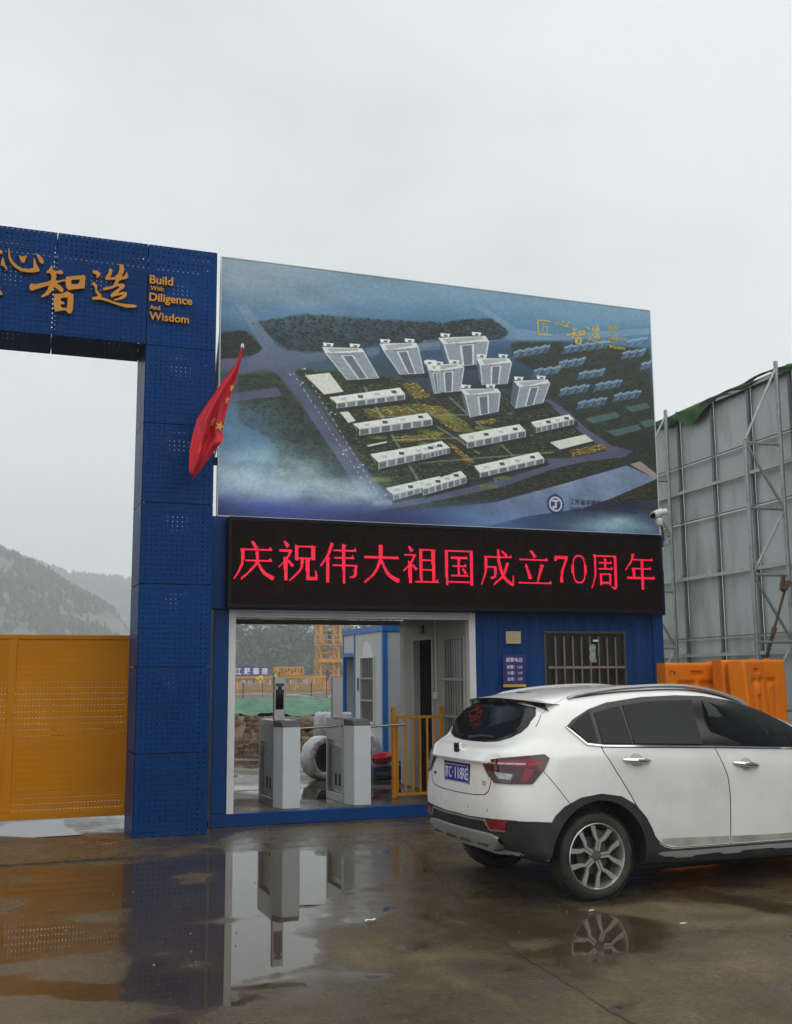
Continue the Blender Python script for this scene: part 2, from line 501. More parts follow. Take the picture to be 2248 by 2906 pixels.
WETNESS = [(0.34,0.15,[(0.13,10.82),(1.24,10.8),(2.25,10.75),(3.89,10.62),(4.67,12.76),(2.19,11.73),(1.35,11.9),(0.15,12.95)]),(0.38,0.25,[(0.11,6.39),(0.36,6.37),(0.71,5.99),(1.2,5.79),(1.55,5.89),(2.14,5.87),(1.88,5.17),(0.11,5.87)]),(0.74,0.1,[(1.18,10.33),(1.74,10.59),(2.45,10.55),(3.11,10.41),(2.97,8.96),(2.54,8.38),(2.1,7.75),(1.89,7.17),(1.96,6.79),(1.79,6.43),(1.31,6.23),(1.19,5.82),(0.71,6.07),(0.8,6.63),(0.95,8.23)]),(0.66,0.1,[(0.13,10.54),(1.18,10.33),(0.98,8.22),(0.68,8.41),(0.39,8.28),(0.12,9.21)]),(0.6,0.12,[(0.12,8.39),(0.97,7.93),(0.92,7.44),(0.35,7.22),(0.11,7.11)]),(0.68,0.08,[(0.11,6.8),(0.24,6.81),(0.41,6.62),(0.69,6.41),(0.68,6.08),(0.51,6.13),(0.36,6.35),(0.11,6.39)]),(0.58,0.1,[(1.3,6.21),(1.65,6.25),(2.25,6.17),(2.15,5.91),(1.82,6.0),(1.43,5.82),(1.22,5.79)]),(0.8,0.06,[(0.15,13.52),(0.78,13.47),(0.94,12.53),(1.31,11.91),(1.17,11.67),(0.96,12.13),(0.47,12.5),(0.14,12.81)]),(0.33,0.13,[(1.46,9.6),(1.62,9.85),(1.83,9.77),(1.89,9.52),(1.72,9.19),(1.48,9.19)]),(0.37,0.14,[(1.27,7.84),(1.59,7.85),(1.95,7.85),(1.6,7.62),(1.28,7.71)]),(0.34,0.15,[(0.91,7.16),(1.06,7.32),(1.0,7.06),(1.14,7.14),(1.18,6.8),(1.32,6.67),(1.25,6.5),(1.07,6.55),(1.07,6.8),(0.9,6.97)]),(0.37,0.14,[(0.13,10.26),(0.33,10.28),(0.42,9.79),(0.13,9.65)]),(0.37,0.14,[(0.12,9.12),(0.31,9.22),(0.39,8.85),(0.18,8.66),(0.12,8.64)]),(0.37,0.14,[(0.67,8.31),(1.03,8.42),(0.93,8.06),(0.68,8.03)]),(0.34,0.1,[(0.23,7.04),(0.59,7.21),(0.85,7.33),(0.85,6.71),(0.65,6.47),(0.38,6.73)]),(0.22,0.1,[(2.09,7.19),(2.43,7.34),(2.71,7.43),(2.27,6.22),(2.05,6.28),(1.97,6.78)]),(0.5,0.08,[(4.07,11.12),(3.82,9.76),(3.48,8.55),(4.27,8.03),(4.0,7.28),(4.19,6.9),(4.31,6.57),(4.32,6.3),(4.67,6.16),(4.06,5.93),(3.67,5.96),(3.13,5.43),(2.69,5.32),(2.6,6.01),(2.42,6.08),(2.21,6.07),(2.41,6.6),(2.98,6.37),(3.43,6.36),(3.4,6.68),(2.86,7.03),(2.74,7.5)]),(0.64,0.06,[(3.9,7.02),(4.31,6.78),(4.17,6.37),(3.68,5.98),(3.43,6.19)]),(0.54,0.06,[(5.06,7.7),(5.22,7.48),(5.49,6.7),(5.27,6.43),(5.16,6.71),(4.96,7.11)]),(0.28,0.09,[(2.96,6.38),(3.21,6.5),(3.4,6.34),(3.23,6.2),(2.97,6.17)]),(0.28,0.1,[(2.35,6.45),(2.71,6.54),(2.91,6.29),(2.87,6.14),(2.29,6.27)]),(0.26,0.07,[(2.42,6.1),(2.51,6.12),(2.53,5.58),(2.72,5.3),(2.55,5.17),(2.41,5.63)]),(0.16,0.06,[(3.98,7.17),(4.58,7.2),(5.1,6.91),(5.2,6.34),(4.96,6.07),(4.71,6.17),(4.36,6.36),(4.35,6.63),(4.19,6.9)]),(0.26,0.07,[(3.98,6.08),(4.25,6.21),(4.58,6.22),(4.18,6.1)]),(0.24,0.09,[(3.88,5.88),(4.57,6.12),(4.99,6.09),(4.58,5.61),(4.07,5.7)]),(0.22,0.15,[(2.66,5.17),(3.1,5.39),(3.61,5.88),(4.5,5.52),(3.63,4.47),(2.43,4.95)]),(0.56,0.02,[(2.97,5.05),(3.1,5.11),(3.2,5.1),(3.03,4.95),(2.96,4.94)]),(0.58,0.03,[(2.56,5.61),(2.64,5.67),(2.76,5.49),(2.74,5.34),(2.63,5.34)]),(0.22,0.1,[(3.94,9.66),(4.7,8.9),(4.23,7.68),(4.64,7.51),(5.38,8.17),(6.92,8.4),(6.12,7.45),(5.11,7.77),(4.02,7.3),(4.03,8.13),(3.66,8.89)])]  # last outline: dryness added under the car to cut ground reflections

# ------------------------------------------------------------------ ground
def wet_levels(px, py):
    """standing water over the forecourt: 0 dry .. 1 flooded, from outlines of puddles, dry islands and a reflection-cutting patch under the car"""
    w = np.full(px.shape, 0.42)
    for lv, soft, poly in WETNESS:
        q = np.array(poly)
        if len(q) < 3:
            continue
        box = (px > q[:, 0].min() - .6) & (px < q[:, 0].max() + .6) & (py > q[:, 1].min() - .6) & (py < q[:, 1].max() + .6)
        x, y = px[box], py[box]
        dist = np.full(x.shape, 9.0)
        ins = np.zeros(x.shape, bool)
        for i in range(len(q)):
            (ax, ay), (bx, by) = q[i], q[i - 1]
            ex, ey = bx - ax, by - ay
            t = np.clip(((x - ax) * ex + (y - ay) * ey) / max(1e-9, ex * ex + ey * ey), 0, 1)
            dist = np.minimum(dist, np.hypot(x - ax - t * ex, y - ay - t * ey))
            if ay != by:
                ins ^= ((ay > y) != (by > y)) & (x < (bx - ax) * (y - ay) / (by - ay) + ax)
        sd = np.where(ins, dist, -dist) / soft
        k = np.clip(.5 + sd * .5, 0, 1)
        k = k * k * (3 - 2 * k)
        w[box] += (lv - w[box]) * k
    return w


def nonuni(a, b, step, lo, hi, n):
    mid = list(np.arange(a, b + 1e-6, step))
    left = [a - (a - lo) * ((k / n) ** 3) for k in range(n, 0, -1)]
    right = [b + (hi - b) * ((k / n) ** 3) for k in range(1, n + 1)]
    return left + mid + right


gx = nonuni(-1.6, 8.0, 0.055, -398.0, 438.0, 20)
gy = nonuni(3.4, 13.2, 0.055, -28.0, 1590.0, 24)
gm = MB()
gm.grid([[(x, y, 0.0) for x in gx] for y in gy])
ground = gm.build('ground', None)
tag(ground, 'wet concrete forecourt with puddles', None, kind='structure')
att = ground.data.attributes.new('wet', 'FLOAT', 'POINT')
GXX, GYY = np.meshgrid(np.array(gx), np.array(gy))
WET = wet_levels(GXX, GYY)
for j, y in enumerate(gy):
    for i, x in enumerate(gx):
        if y > 13.6 and x < 2.3 and y < 60:
            WET[j, i] = .50 + .42 * fbm(x, y * 1.3, .5, 4, 5.1)
        elif -4 < x < 12 and 0 < y < 16:
            WET[j, i] += .26 * fbm(x, y * 1.5, .9, 5, 3.3) + .20 * fbm(x, y * 1.6, 3.1, 4, 8.1) - .04
att.data.foreach_set('value', WET.ravel())


def ground_material():
    m, nt, b = _base('wet_concrete')
    N, L = nt.nodes.new, nt.links.new
    at = N('ShaderNodeAttribute'); at.attribute_name = 'wet'
    t = N('ShaderNodeTexCoord')

    def noise(scale, detail, rough=0.55, mapping=(1, 1, 1)):
        mpn = N('ShaderNodeMapping'); mpn.inputs['Scale'].default_value = mapping
        L(t.outputs['Object'], mpn.inputs['Vector'])
        n = N('ShaderNodeTexNoise')
        n.inputs['Scale'].default_value = scale
        n.inputs['Detail'].default_value = detail
        n.inputs['Roughness'].default_value = rough
        L(mpn.outputs[0], n.inputs['Vector'])
        return n
    fine = noise(7.0, 8, 0.6, (1, 0.55, 1))
    ad = N('ShaderNodeMath'); ad.operation = 'MULTIPLY_ADD'
    L(fine.outputs['Fac'], ad.inputs[0]); ad.inputs[1].default_value = 0.34; L(at.outputs['Fac'], ad.inputs[2])
    w = ad.outputs[0]

    def ramp(pos, src):
        r = N('ShaderNodeValToRGB')
        el = r.color_ramp.elements
        el[0].position, el[0].color = pos[0][0], pos[0][1]
        el[1].position, el[1].color = pos[-1][0], pos[-1][1]
        for p, c in pos[1:-1]:
            e = el.new(p); e.color = c
        L(src, r.inputs['Fac'])
        return r
    g = lambda v: (v, v, v, 1)
    colr = ramp([(0.18, (0.158, 0.126, 0.082, 1)), (0.40, (0.100, 0.077, 0.046, 1)), (0.62, (0.058, 0.044, 0.027, 1)), (0.9, (0.046, 0.035, 0.022, 1))], w)
    grain = noise(34, 10, 0.78)
    mot = noise(1.7, 6, 0.6, (1, 0.7, 1))
    m1 = N('ShaderNodeMixRGB'); m1.blend_type = 'MULTIPLY'; m1.inputs['Fac'].default_value = 0.75
    gr = ramp([(0.36, g(0.45)), (0.64, g(1.5))], grain.outputs['Fac'])
    L(colr.outputs[0], m1.inputs['Color1']); L(gr.outputs[0], m1.inputs['Color2'])
    m2 = N('ShaderNodeMixRGB'); m2.blend_type = 'MULTIPLY'; m2.inputs['Fac'].default_value = 0.8
    mr = ramp([(0.3, (0.72, 0.70, 0.66, 1)), (0.7, (1.25, 1.22, 1.15, 1))], mot.outputs['Fac'])
    L(m1.outputs[0], m2.inputs['Color1']); L(mr.outputs[0], m2.inputs['Color2'])
    L(m2.outputs[0], b.inputs['Base Color'])
    rr = ramp([(0.2, g(0.62)), (0.42, g(0.40)), (0.58, g(0.17)), (0.70, g(0.05)), (0.85, g(0.012))], w)
    L(rr.outputs[0], b.inputs['Roughness'])
    sr_ = ramp([(0.30, g(0.10)), (0.50, g(0.28)), (0.68, g(0.5))], w)
    L(sr_.outputs[0], b.inputs['Specular IOR Level'])
    b.inputs['IOR'].default_value = 1.36
    # relief fades out where the water stands
    fl = ramp([(0.45, g(1.0)), (0.72, g(0.0))], w)
    bn = noise(38, 6, 0.65)
    b1 = N('ShaderNodeBump'); b1.inputs['Distance'].default_value = 0.008
    L(bn.outputs['Fac'], b1.inputs['Height'])
    ml = N('ShaderNodeMath'); ml.operation = 'MULTIPLY'; ml.inputs[1].default_value = 0.5
    L(fl.outputs[0], ml.inputs[0]); L(ml.outputs[0], b1.inputs['Strength'])
    wn = noise(5.0, 2, 0.5)
    b2 = N('ShaderNodeBump'); b2.inputs['Distance'].default_value = 0.002; b2.inputs['Strength'].default_value = 0.035
    L(wn.outputs['Fac'], b2.inputs['Height']); L(b1.outputs[0], b2.inputs['Normal'])
    L(b2.outputs[0], b.inputs['Normal'])
    return m


WETC = ground_material()
ground.data.materials.append(WETC)


def ribbon(name, pts, w, mat, z):
    mb = MB()
    P = []
    for i, p in enumerate(pts):
        a, b = pts[max(0, i - 1)], pts[min(len(pts) - 1, i + 1)]
        d = Vector((b[0] - a[0], b[1] - a[1])).normalized()
        s = Vector((-d.y, d.x)) * (w * (0.6 + 0.8 * random.random()) / 2)
        P.append([(p[0] - s.x, p[1] - s.y, z), (p[0] + s.x, p[1] + s.y, z)])
    mb.grid(P)
    return mb.build(name, mat)


CRACK = M('joint_filler', (0.030, 0.024, 0.017), 0.6, var=0.4, vscale=6)


def wig(p, q, n, amp):
    return [(p[0] + (q[0] - p[0]) * k / n + amp * fbm(k * 0.7, p[0], 1.0, 3, 5.5), p[1] + (q[1] - p[1]) * k / n + amp * fbm(k * 0.7, p[1], 1.0, 3, 1.7)) for k in range(n + 1)]


tag(ribbon('expansion_joint', wig((-3.0, 10.79), (5.2, 10.74), 90, 0.02), 0.010, CRACK, 0.004), 'dark joint line across the concrete in front of the gate', None, kind='structure')
tag(ribbon('expansion_joint', wig((4.03, 10.75), (3.08, 6.6), 60, 0.03) + wig((3.07, 6.5), (2.9, 4.2), 30, 0.03), 0.0055, CRACK, 0.004), 'dark joint line running from the building towards the viewer', None, kind='structure')
grv = MB()
for k in range(46):
    x = -1.2 + k * 0.054
    grv.box(x, x + 0.048, 10.70 + random.uniform(-.01, .01), 10.755 + random.uniform(-.01, .012), 0.0, 0.004 + random.uniform(0, 0.011))
tag(grv.build('drain_slot', CRACK), 'dark broken slot in the concrete in front of the yellow gate', None, kind='structure')

pb_ = MB()
for k in range(420):
    x, y = random.uniform(-.6, 7.5), 4.4 + 8.0 * random.random() ** 1.3
    r = random.choice((.003, .004, .005, .006, .009))
    a0 = random.random() * 6
    q = [(x + r * random.uniform(.7, 1.4) * math.cos(a0 + 6.283 * i / 5), y + r * random.uniform(.7, 1.4) * math.sin(a0 + 6.283 * i / 5), -.001) for i in range(5)]
    pb_.add(q + [(x, y, r * random.uniform(.7, 1.2))], [(i, (i + 1) % 5, 5) for i in range(5)])
tag(pb_.build('grit', M('pebble_grit', (.12, .105, .08), .8, var=.5, vscale=3)), 'loose pebbles and grit scattered over the wet forecourt', None, kind='stuff')

# raised site floor behind the guardhouse, then bare earth
APRON = M('site_concrete', (0.235, 0.215, 0.185), 0.30, var=0.3, vscale=1.1, bump=0.15, bscale=30, dirt=(0.13, 0.10, 0.07), dirt_scale=0.9, dirt_amt=0.7)
def wet_sheet(x0, x1, y0, y1, z, step, level, amp, seed):
    """top sheet of a floor with its own puddles"""
    xs, ys = np.arange(x0, x1 + 1e-6, (x1 - x0) / round((x1 - x0) / step)), np.arange(y0, y1 + 1e-6, (y1 - y0) / round((y1 - y0) / step))
    return MB().grid([[(x, y, z) for x in xs] for y in ys]), [level + amp * fbm(x, y * .8, .8, 4, seed) for y in ys for x in xs]


ap, wv_ = wet_sheet(2.45, 14.0, 15.06, 22.2, .135, .14, .40, 1.0, 4.4)
ap.box(2.45, 30.0, 15.06, 22.2, 0.004, 0.131)
apo = ap.build('site_pavement', WETC)
apo.data.attributes.new('wet', 'FLOAT', 'POINT').data.foreach_set('value', wv_ + [.3] * (len(apo.data.vertices) - len(wv_)))
tag(apo, 'wet concrete apron behind the guardhouse', None, kind='structure')

EARTH = M('bare_earth', (0.105, 0.066, 0.042), 0.85, var=0.45, vscale=1.8, bump=0.9, bscale=9, dirt=(0.22, 0.165, 0.115), dirt_scale=1.2, dirt_amt=0.75)


def earth_h(x, y):
    b = float(np.interp(y, [21.6, 22.0, 23.2, 25, 28, 36, 60, 260], [-0.3, 0.10, 0.34, 0.50, 0.42, 0.28, 0.33, 0.4]))
    k = float(np.interp(y, [21.6, 23, 30, 60, 80], [0.3, 1, 0.8, 0.5, 0.2]))
    return b + k * (0.34 * fbm(x, y, 0.6, 5, 2.2) + 0.42 * abs(fbm(x, y, 1.9, 5, 6.0)))


ey = list(np.arange(21.6, 34, 0.16)) + list(np.arange(34, 62, 0.5)) + list(np.arange(62, 240, 5))
em = MB()
em.grid([[(x * (1 + max(0, y - 30) * 0.03), y, earth_h(x * (1 + max(0, y - 30) * 0.03), y)) for x in np.arange(1.5, 16, 0.16)] for y in ey])
tag(em.build('earth_mound', EARTH, smooth=True, angle=60), 'churned brown earth of the building site', None, kind='structure')

cl = MB()
for k in range(900):
    y = 22.1 + 5.5 * random.random() ** 1.6
    x = random.uniform(2.5, 13)
    r = random.uniform(.03, .15) * (1.5 if random.random() < .12 else 1)
    z = earth_h(x, y)
    ph0 = random.random() * 6
    ring0 = [(x + r * random.uniform(.7, 1.3) * math.cos(ph0 + 6.283 * q / 6), y + r * random.uniform(.7, 1.3) * math.sin(ph0 + 6.283 * q / 6), z - .03) for q in range(6)]
    ring1 = [(p[0] + (x - p[0]) * random.uniform(.1, .4), p[1] + (y - p[1]) * random.uniform(.1, .4), z + r * random.uniform(.5, .95)) for p in ring0]
    cl.add(ring0 + ring1 + [(x, y, z + r * random.uniform(.8, 1.3))], [(q, (q + 1) % 6, (q + 1) % 6 + 6, q + 6) for q in range(6)] + [(q + 6, (q + 1) % 6 + 6, 12) for q in range(6)])
tag(cl.build('earth_clods', M('turned_clods', (0.085, 0.050, 0.030), .9, var=.5, vscale=2.5, dirt=(.2, .14, .09), dirt_amt=.6), smooth=False), 'brown clods of turned earth heaped behind the concrete apron', None, kind='stuff')

# ------------------------------------------------------------------ hills
HILL = M('rocky_hillside', (0.135, 0.138, 0.128), 0.9, var=0.35, vscale=0.05, bump=0.8, bscale=0.25, dirt=(0.095, 0.105, 0.088), dirt_scale=0.03, dirt_amt=1.0)
FARHILL = M('wooded_hillside', (0.08, 0.095, 0.075), 0.9, var=0.4, vscale=0.02, bump=0.8, bscale=0.2)
HK = 2.6
NEAR_X = [q * HK for q in (-150, -60, -20, 0, 5.7, 10.9, 16.3, 21.3, 26.4, 29.5, 33, 45, 70)]
NEAR_Z = [1.65 + (q - 1.65) * HK for q in (46, 44, 36, 31, 28.6, 26.2, 22.3, 20.0, 16.0, 10.5, 7, 3, 1)]


def near_h(x, y):
    top = float(np.interp(x, NEAR_X, NEAR_Z))
    u = (y - 676) / (190 if y < 676 else 150)
    f = max(0.0, 1 - abs(u) ** 1.2)
    return -0.6 + top * f + (0.02 + 0.98 * min(1, f * 3)) * (9.0 * fbm(x, y, 0.016, 5, 4.4) * (0.12 + min(1.0, abs(u) * 3)) + 5.0 * abs(fbm(x, y, 0.05, 5, 7.7)) * min(1, 0.1 + abs(u) * 4))


hm = MB()
hm.grid([[(x, y, near_h(x, y)) for x in np.arange(-200, 180, 2.5)] for y in np.arange(488, 826, 2.5)])
tag(hm.build('hill', HILL, smooth=True, angle=70), 'hazy rocky hillside beyond the yellow gate', None, kind='structure')
FAR_X = [q * HK for q in (-150, -40, 0, 11, 21, 29, 40, 56, 90, 165)]
FAR_Z = [1.65 + (q - 1.65) * HK for q in (78, 66, 58, 54.7, 51.2, 48.4, 47.9, 46.4, 38, 24)]


def far_h(x, y):
    top = float(np.interp(x, FAR_X, FAR_Z))
    u = (y - 1300) / 260
    return -0.6 + top * max(0.0, 1 - abs(u) ** 1.3) + 8.0 * fbm(x, y, 0.008, 4, 9.1) * min(1, abs(u) * 3)


hm = MB()
hm.grid([[(x, y, far_h(x, y)) for x in np.arange(-380, 420, 8.0)] for y in np.arange(1042, 1560, 10.0)])
tag(hm.build('hill', FARHILL, smooth=True, angle=70), 'paler wooded ridge behind the rocky hillside', None, kind='structure')


# small conifers and scrub that cover the hills: nobody could count them
def conifers(name, spots, mat, label):
    mb = MB()
    for (x, y, z, h, r) in spots:
        n = 5
        for (z0, z1, rr) in ((0.0, 0.55, 1.0), (0.3, 0.8, 0.75), (0.6, 1.0, 0.45)):
            a0 = random.random() * 6
            base = [(x + rr * r * random.uniform(.75, 1.2) * math.cos(a0 + 6.283 * k / n), y + rr * r * math.sin(a0 + 6.283 * k / n), z + h * z0) for k in range(n)]
            mb.add(base + [(x + random.uniform(-.1, .1) * r, y, z + h * z1)], [(k, (k + 1) % n, n) for k in range(n)])
    return tag(mb.build(name, mat), label, None, kind='stuff')


PINE = M('conifer_foliage', (0.082, 0.094, 0.076), 0.9, var=0.4, vscale=0.3)
sp = []
for k in range(5200):
    x = random.uniform(-60, 92)
    y = random.uniform(500, 690)
    z = near_h(x, y)
    if fbm(x, y, 0.014, 4, 12.0) + (0.5 if y > 655 else -0.20) + random.uniform(-.12, .12) > 0.0:
        sp.append((x, y, z - 0.6, random.uniform(1.8, 5.5), random.uniform(1.2, 2.6)))
conifers('hill_scrub', sp, PINE, 'dark scrub and small trees scattered over the rocky hillside')
sp = []
for k in range(2600):
    x = random.uniform(-60, 250)
    y = random.uniform(1140, 1312)
    sp.append((x, y, far_h(x, y) - 0.8, random.uniform(2.5, 6.5), random.uniform(2.0, 4.2)))
conifers('ridge_woods', sp, PINE, 'small trees along the crest of the pale far ridge')


# dense row of broadleaf trees behind the site
LEAF = M('broadleaf_foliage', (0.060, 0.088, 0.052), 0.8, var=0.5, vscale=0.5)


def leafwood():
    mb = MB()
    trees = []
    for k in range(120):
        row = k % 3
        trees.append((47 + k * 1.6 + random.uniform(-3, 3), 318 + row * 9 + random.uniform(-3, 3), random.uniform(14.6, 20.5), random.uniform(3.4, 6.0)))
    for (tx, ty, th, tr) in trees:
        for c in range(64):
            u = random.random()
            zc = 0.6 + th * (0.12 + 0.83 * u)
            rad = tr * (0.4 + 0.75 * math.sin(math.pi * min(0.96, 0.15 + u * 0.85)))
            a = random.random() * 6.283
            rr = rad * math.sqrt(random.random())
            cx, cy = tx + rr * math.cos(a), ty + rr * math.sin(a)
            for q in range(8):
                p = Vector((cx + random.gauss(0, .9), cy + random.gauss(0, .8), zc + random.gauss(0, .85)))
                d1 = Vector((random.gauss(0, 1), random.gauss(0, 1), random.gauss(0, 1))).normalized() * random.uniform(.35, .85)
                d2 = d1.cross(Vector((random.gauss(0, 1), random.gauss(0, 1), random.gauss(0, 1)))).normalized() * random.uniform(.3, .7)
                mb.quad(p - d1, p - d2, p + d1, p + d2)
        mb.tube([(tx, ty, 0.2), (tx + random.uniform(-.3, .3), ty, th * 0.8)], [0.3, 0.08], 5)
    return mb


tag(leafwood().build('woods', LEAF), 'dense hazy row of tall green trees behind the building site', None, kind='stuff')

# ------------------------------------------------------------------ haze
hz = MB()
hz.box(-402, 442, -32, 1594, -1.6, 240)
hzo = hz.build('haze', None)
tag(hzo, 'thin grey haze over the whole place', None, kind='stuff')
hm_ = bpy.data.materials.new('haze')
hm_.use_nodes = True
ht = hm_.node_tree
ht.nodes.clear()
ho = ht.nodes.new('ShaderNodeOutputMaterial')
hv = ht.nodes.new('ShaderNodeVolumePrincipled')
hv.inputs['Color'].default_value = (0.91, 0.96, 1.0, 1)
hv.inputs['Density'].default_value = 0.00085
hv.inputs['Anisotropy'].default_value = 0.1
ht.links.new(hv.outputs[0], ho.inputs['Volume'])
hzo.data.materials.append(hm_)

# ================================================================== blue gateway
GX0, GX1, GY0, GY1 = 1.443, 2.231, 12.0, 12.737
GZ = [0.0, 0.866, 1.781, 2.679, 3.576, 4.472, 5.369]
GTOP = 6.55
PITCH = (0.0563, 0.0535)
GATE_COL = (0.002, 0.034, 0.140)
PF = perforated('perforated_blue_front', GATE_COL, (0, 2), PITCH, 0.0078, 0.5, 0.12, dirt=(0.010, 0.030, 0.095))
PB = perforated('perforated_blue_back', GATE_COL, (0, 2), PITCH, 0.0042, 0.5, 0.12)
PS = perforated('perforated_blue_side', GATE_COL, (1, 2), PITCH, 0.0084, 0.36, 0.12, dirt=(0.02, 0.05, 0.13))
PH = perforated('perforated_blue_soffit', GATE_COL, (0, 1), PITCH, 0.0084, 0.5, 0.12)
gate = thing('gateway', 'blue perforated metal gateway with a tall square pillar and gold lettering', 'gateway', (1.84, 12.37, 0))
g_ = 0.005


def sheet(kind, a0, a1, b0, b1, t):
    mb = MB()
    if kind == 'front':
        mb.box(a0 + g_, a1 - g_, t - 0.0015, t + 0.0015, b0 + g_, b1 - g_)
        return mb.build('panel', PF if t == GY0 else PB, gate)
    if kind == 'side':
        mb.box(t - 0.0015, t + 0.0015, a0 + g_, a1 - g_, b0 + g_, b1 - g_)
        return mb.build('panel', PS, gate)
    mb.box(a0 + g_, a1 - g_, b0 + g_, b1 - g_, t - 0.0015, t + 0.0015)
    return mb.build('panel', PH, gate)


FX = [GX0 - 0.986 * k for k in range(9)]               # fascia joints, running left out of the frame
GL0 = FX[-1] - 0.788
for px0, px1 in ((GX0, GX1), (GL0, FX[-1])):           # the two pillars
    for z0, z1 in zip(GZ[:-1], GZ[1:]):
        sheet('front', px0, px1, z0, z1, GY0)
        sheet('front', px0, px1, z0, z1, GY1)
        sheet('side', GY0 + .004, GY1 - .004, z0, z1, px0)
        sheet('side', GY0 + .004, GY1 - .004, z0, z1, px1)
    sheet('front', px0, px1, GZ[-1], GTOP, GY0)
    sheet('front', px0, px1, GZ[-1], GTOP, GY1)
    sheet('side', GY0 + .004, GY1 - .004, GZ[-1], GTOP, px1 if px0 == GX0 else px0)
for a, b in zip(FX[1:], FX[:-1]):
    sheet('front', a, b, GZ[-1], GTOP, GY0)
    sheet('front', a, b, GZ[-1], GTOP, GY1)
    sheet('flat', a, b, GY0 + .004, GY1 - .004, GZ[-1])
    sheet('flat', a, b, GY0 + .004, GY1 - .004, GTOP)
for a, b in ((GX0, GX1), (GL0, FX[-1])):
    sheet('flat', a, b, GY0 + .004, GY1 - .004, GTOP)
fr = MB()                                              # dark steel tube frame inside
for px0, px1 in ((GX0, GX1), (GL0, FX[-1])):
    for x in (px0 + 0.06, px1 - 0.06):
        for y in (GY0 + 0.07, GY1 - 0.07):
            fr.box(x - .02, x + .02, y - .02, y + .02, 0, GTOP - 0.03)
    for z in GZ[1:]:
        for y in (GY0 + 0.07, GY1 - 0.07):
            fr.box(px0 + .085, px1 - .085, y - .019, y + .019, z - .02, z + .02)
for y in (GY0 + 0.1, GY1 - 0.1):
    for z in (GZ[-1] + 0.07, GTOP - 0.07):
        fr.box(FX[-1], GX0, y - .02, y + .02, z - .02, z + .02)
for k, x in enumerate(FX[1:-1]):
    for y in (GY0 + 0.1, GY1 - 0.1):
        fr.box(x + .03, x + .07, y - .019, y + .019, GZ[-1] + 0.1, GTOP - 0.1)
fr.build('frame', M('dark_steel_frame', (0.03, 0.035, 0.04), 0.5, 0.3), gate)
for key in ('craft', 'heart', 'wise', 'make'):
    mb = MB()
    for loops in CALLIG[key]:
        mb.cdt([[(p[0] / 1000, p[1] / 1000) for p in lp] for lp in loops], 11.955, 11.99)
    mb.build('character', GOLD, gate)
for s, x, z, w in (('Build', 1.462, 6.078, 0.262), ('With', 1.471, 5.999, 0.148), ('Diligence', 1.463, 5.873, 0.484), ('And', 1.468, 5.772, 0.119), ('Wisdom', 1.467, 5.652, 0.446)):
    text('lettering', s, x, z, 11.965, GOLD, gate, width=w, depth=0.03, bold=0.022)

# ------------------------------------------------------------------ yellow sliding gate
YP = perforated('perforated_yellow', (0.50, 0.182, 0.002), (0, 2), (0.0380, 0.068), 0.0074, 0.4, 0.08, dirt=(0.28, 0.13, 0.01))
YP2 = perforated('perforated_yellow_back', (0.50, 0.182, 0.002), (0, 2), (0.0381, 0.0646), 0.0165, 0.4, 0.08)
sg = thing('sliding_gate', 'yellow perforated sheet metal sliding gate closed between the blue pillars', 'gate', (-1.5, 13.2, 0))
SY = 13.2
GFR = M('gate_frame_yellow', (0.47, 0.172, 0.003), .5, var=.1, spec=.12, dirt=(.2, .09, .01), dirt_amt=.5, dirt_scale=3)
bays = [(0.245, 1.47), (-1.07, 0.155), (-2.385, -1.16), (-3.70, -2.475), (-5.015, -3.79), (-6.33, -5.105)]
zb, zt = 0.10, 2.165
for a, b in bays:
    MB().box(a, b, SY + .010, SY + .013, zb + .075, zt - .05).build('sheet', YP, sg)
    MB().box(a, b, SY + .022, SY + .025, zb + .075, zt - .05).build('sheet', YP2, sg)
for x0, x1 in [(1.47, 1.53)] + [(b[1], a[0]) for a, b in zip(bays[:-1], bays[1:])] + [(-6.42, -6.33)]:
    MB().box(x0, x1, SY, SY + .075, zb + .08, zt - .055).build('stile', GFR, sg, bevel=.004)
MB().box(-6.42, 1.53, SY, SY + .075, zt - .052, zt).build('rail', GFR, sg, bevel=.004)
MB().box(-6.42, 1.53, SY, SY + .075, zb, zb + .078).build('rail', GFR, sg, bevel=.004)
for x in (-5.6, -3.2, -0.9):
    MB().lathe([(0.0, SY + .02), (.05, SY + .02), (.05, SY + .055), (0.0, SY + .055)], 14, (x, 0, .05), 'y').build('roller', BLACK_METAL, sg)

# ================================================================== guardhouse
GHX0, GHX1, FY, BY = 2.351, 8.379, 12.463, 15.05
gh = thing('guardhouse', 'blue container guardhouse with a walk-through turnstile passage and a barred window', 'guardhouse', (5.36, 13.75, 0))
INNER = M('grey_wall_panel', (0.40, 0.40, 0.375), 0.55, var=0.08, vscale=1.2, dirt=(0.22, 0.20, 0.17), dirt_amt=0.4)
PASS = M('wet_passage_floor', (0.17, 0.16, 0.145), 0.10, var=0.25, vscale=1.6, dirt=(0.10, 0.085, 0.065), dirt_amt=0.6, bump=0.05, bscale=18)
MB().box(GHX0, 2.522, FY - .004, FY + .16, 0.143, 2.44).build('corner_post', BLUE, gh, bevel=.006)
MB().box(GHX1 - .16, GHX1, FY - .012, FY + .16, 0.143, 2.44).build('corner_post', BLUE, gh, bevel=.006)
for x0, x1 in ((GHX0, GHX0 + .16), (GHX1 - .16, GHX1)):
    MB().box(x0, x1, BY - .16, BY, 0.143, 2.75).build('corner_post', BLUE, gh)
MB().box(GHX0 - .004, GHX1 + .004, FY - .006, FY + .12, 0.0, 0.142).build('sill_beam', BLUE, gh, bevel=.006)
MB().box(GHX0, GHX1, BY - .1, BY, 0.0, 0.128).build('sill_beam', BLUE, gh)
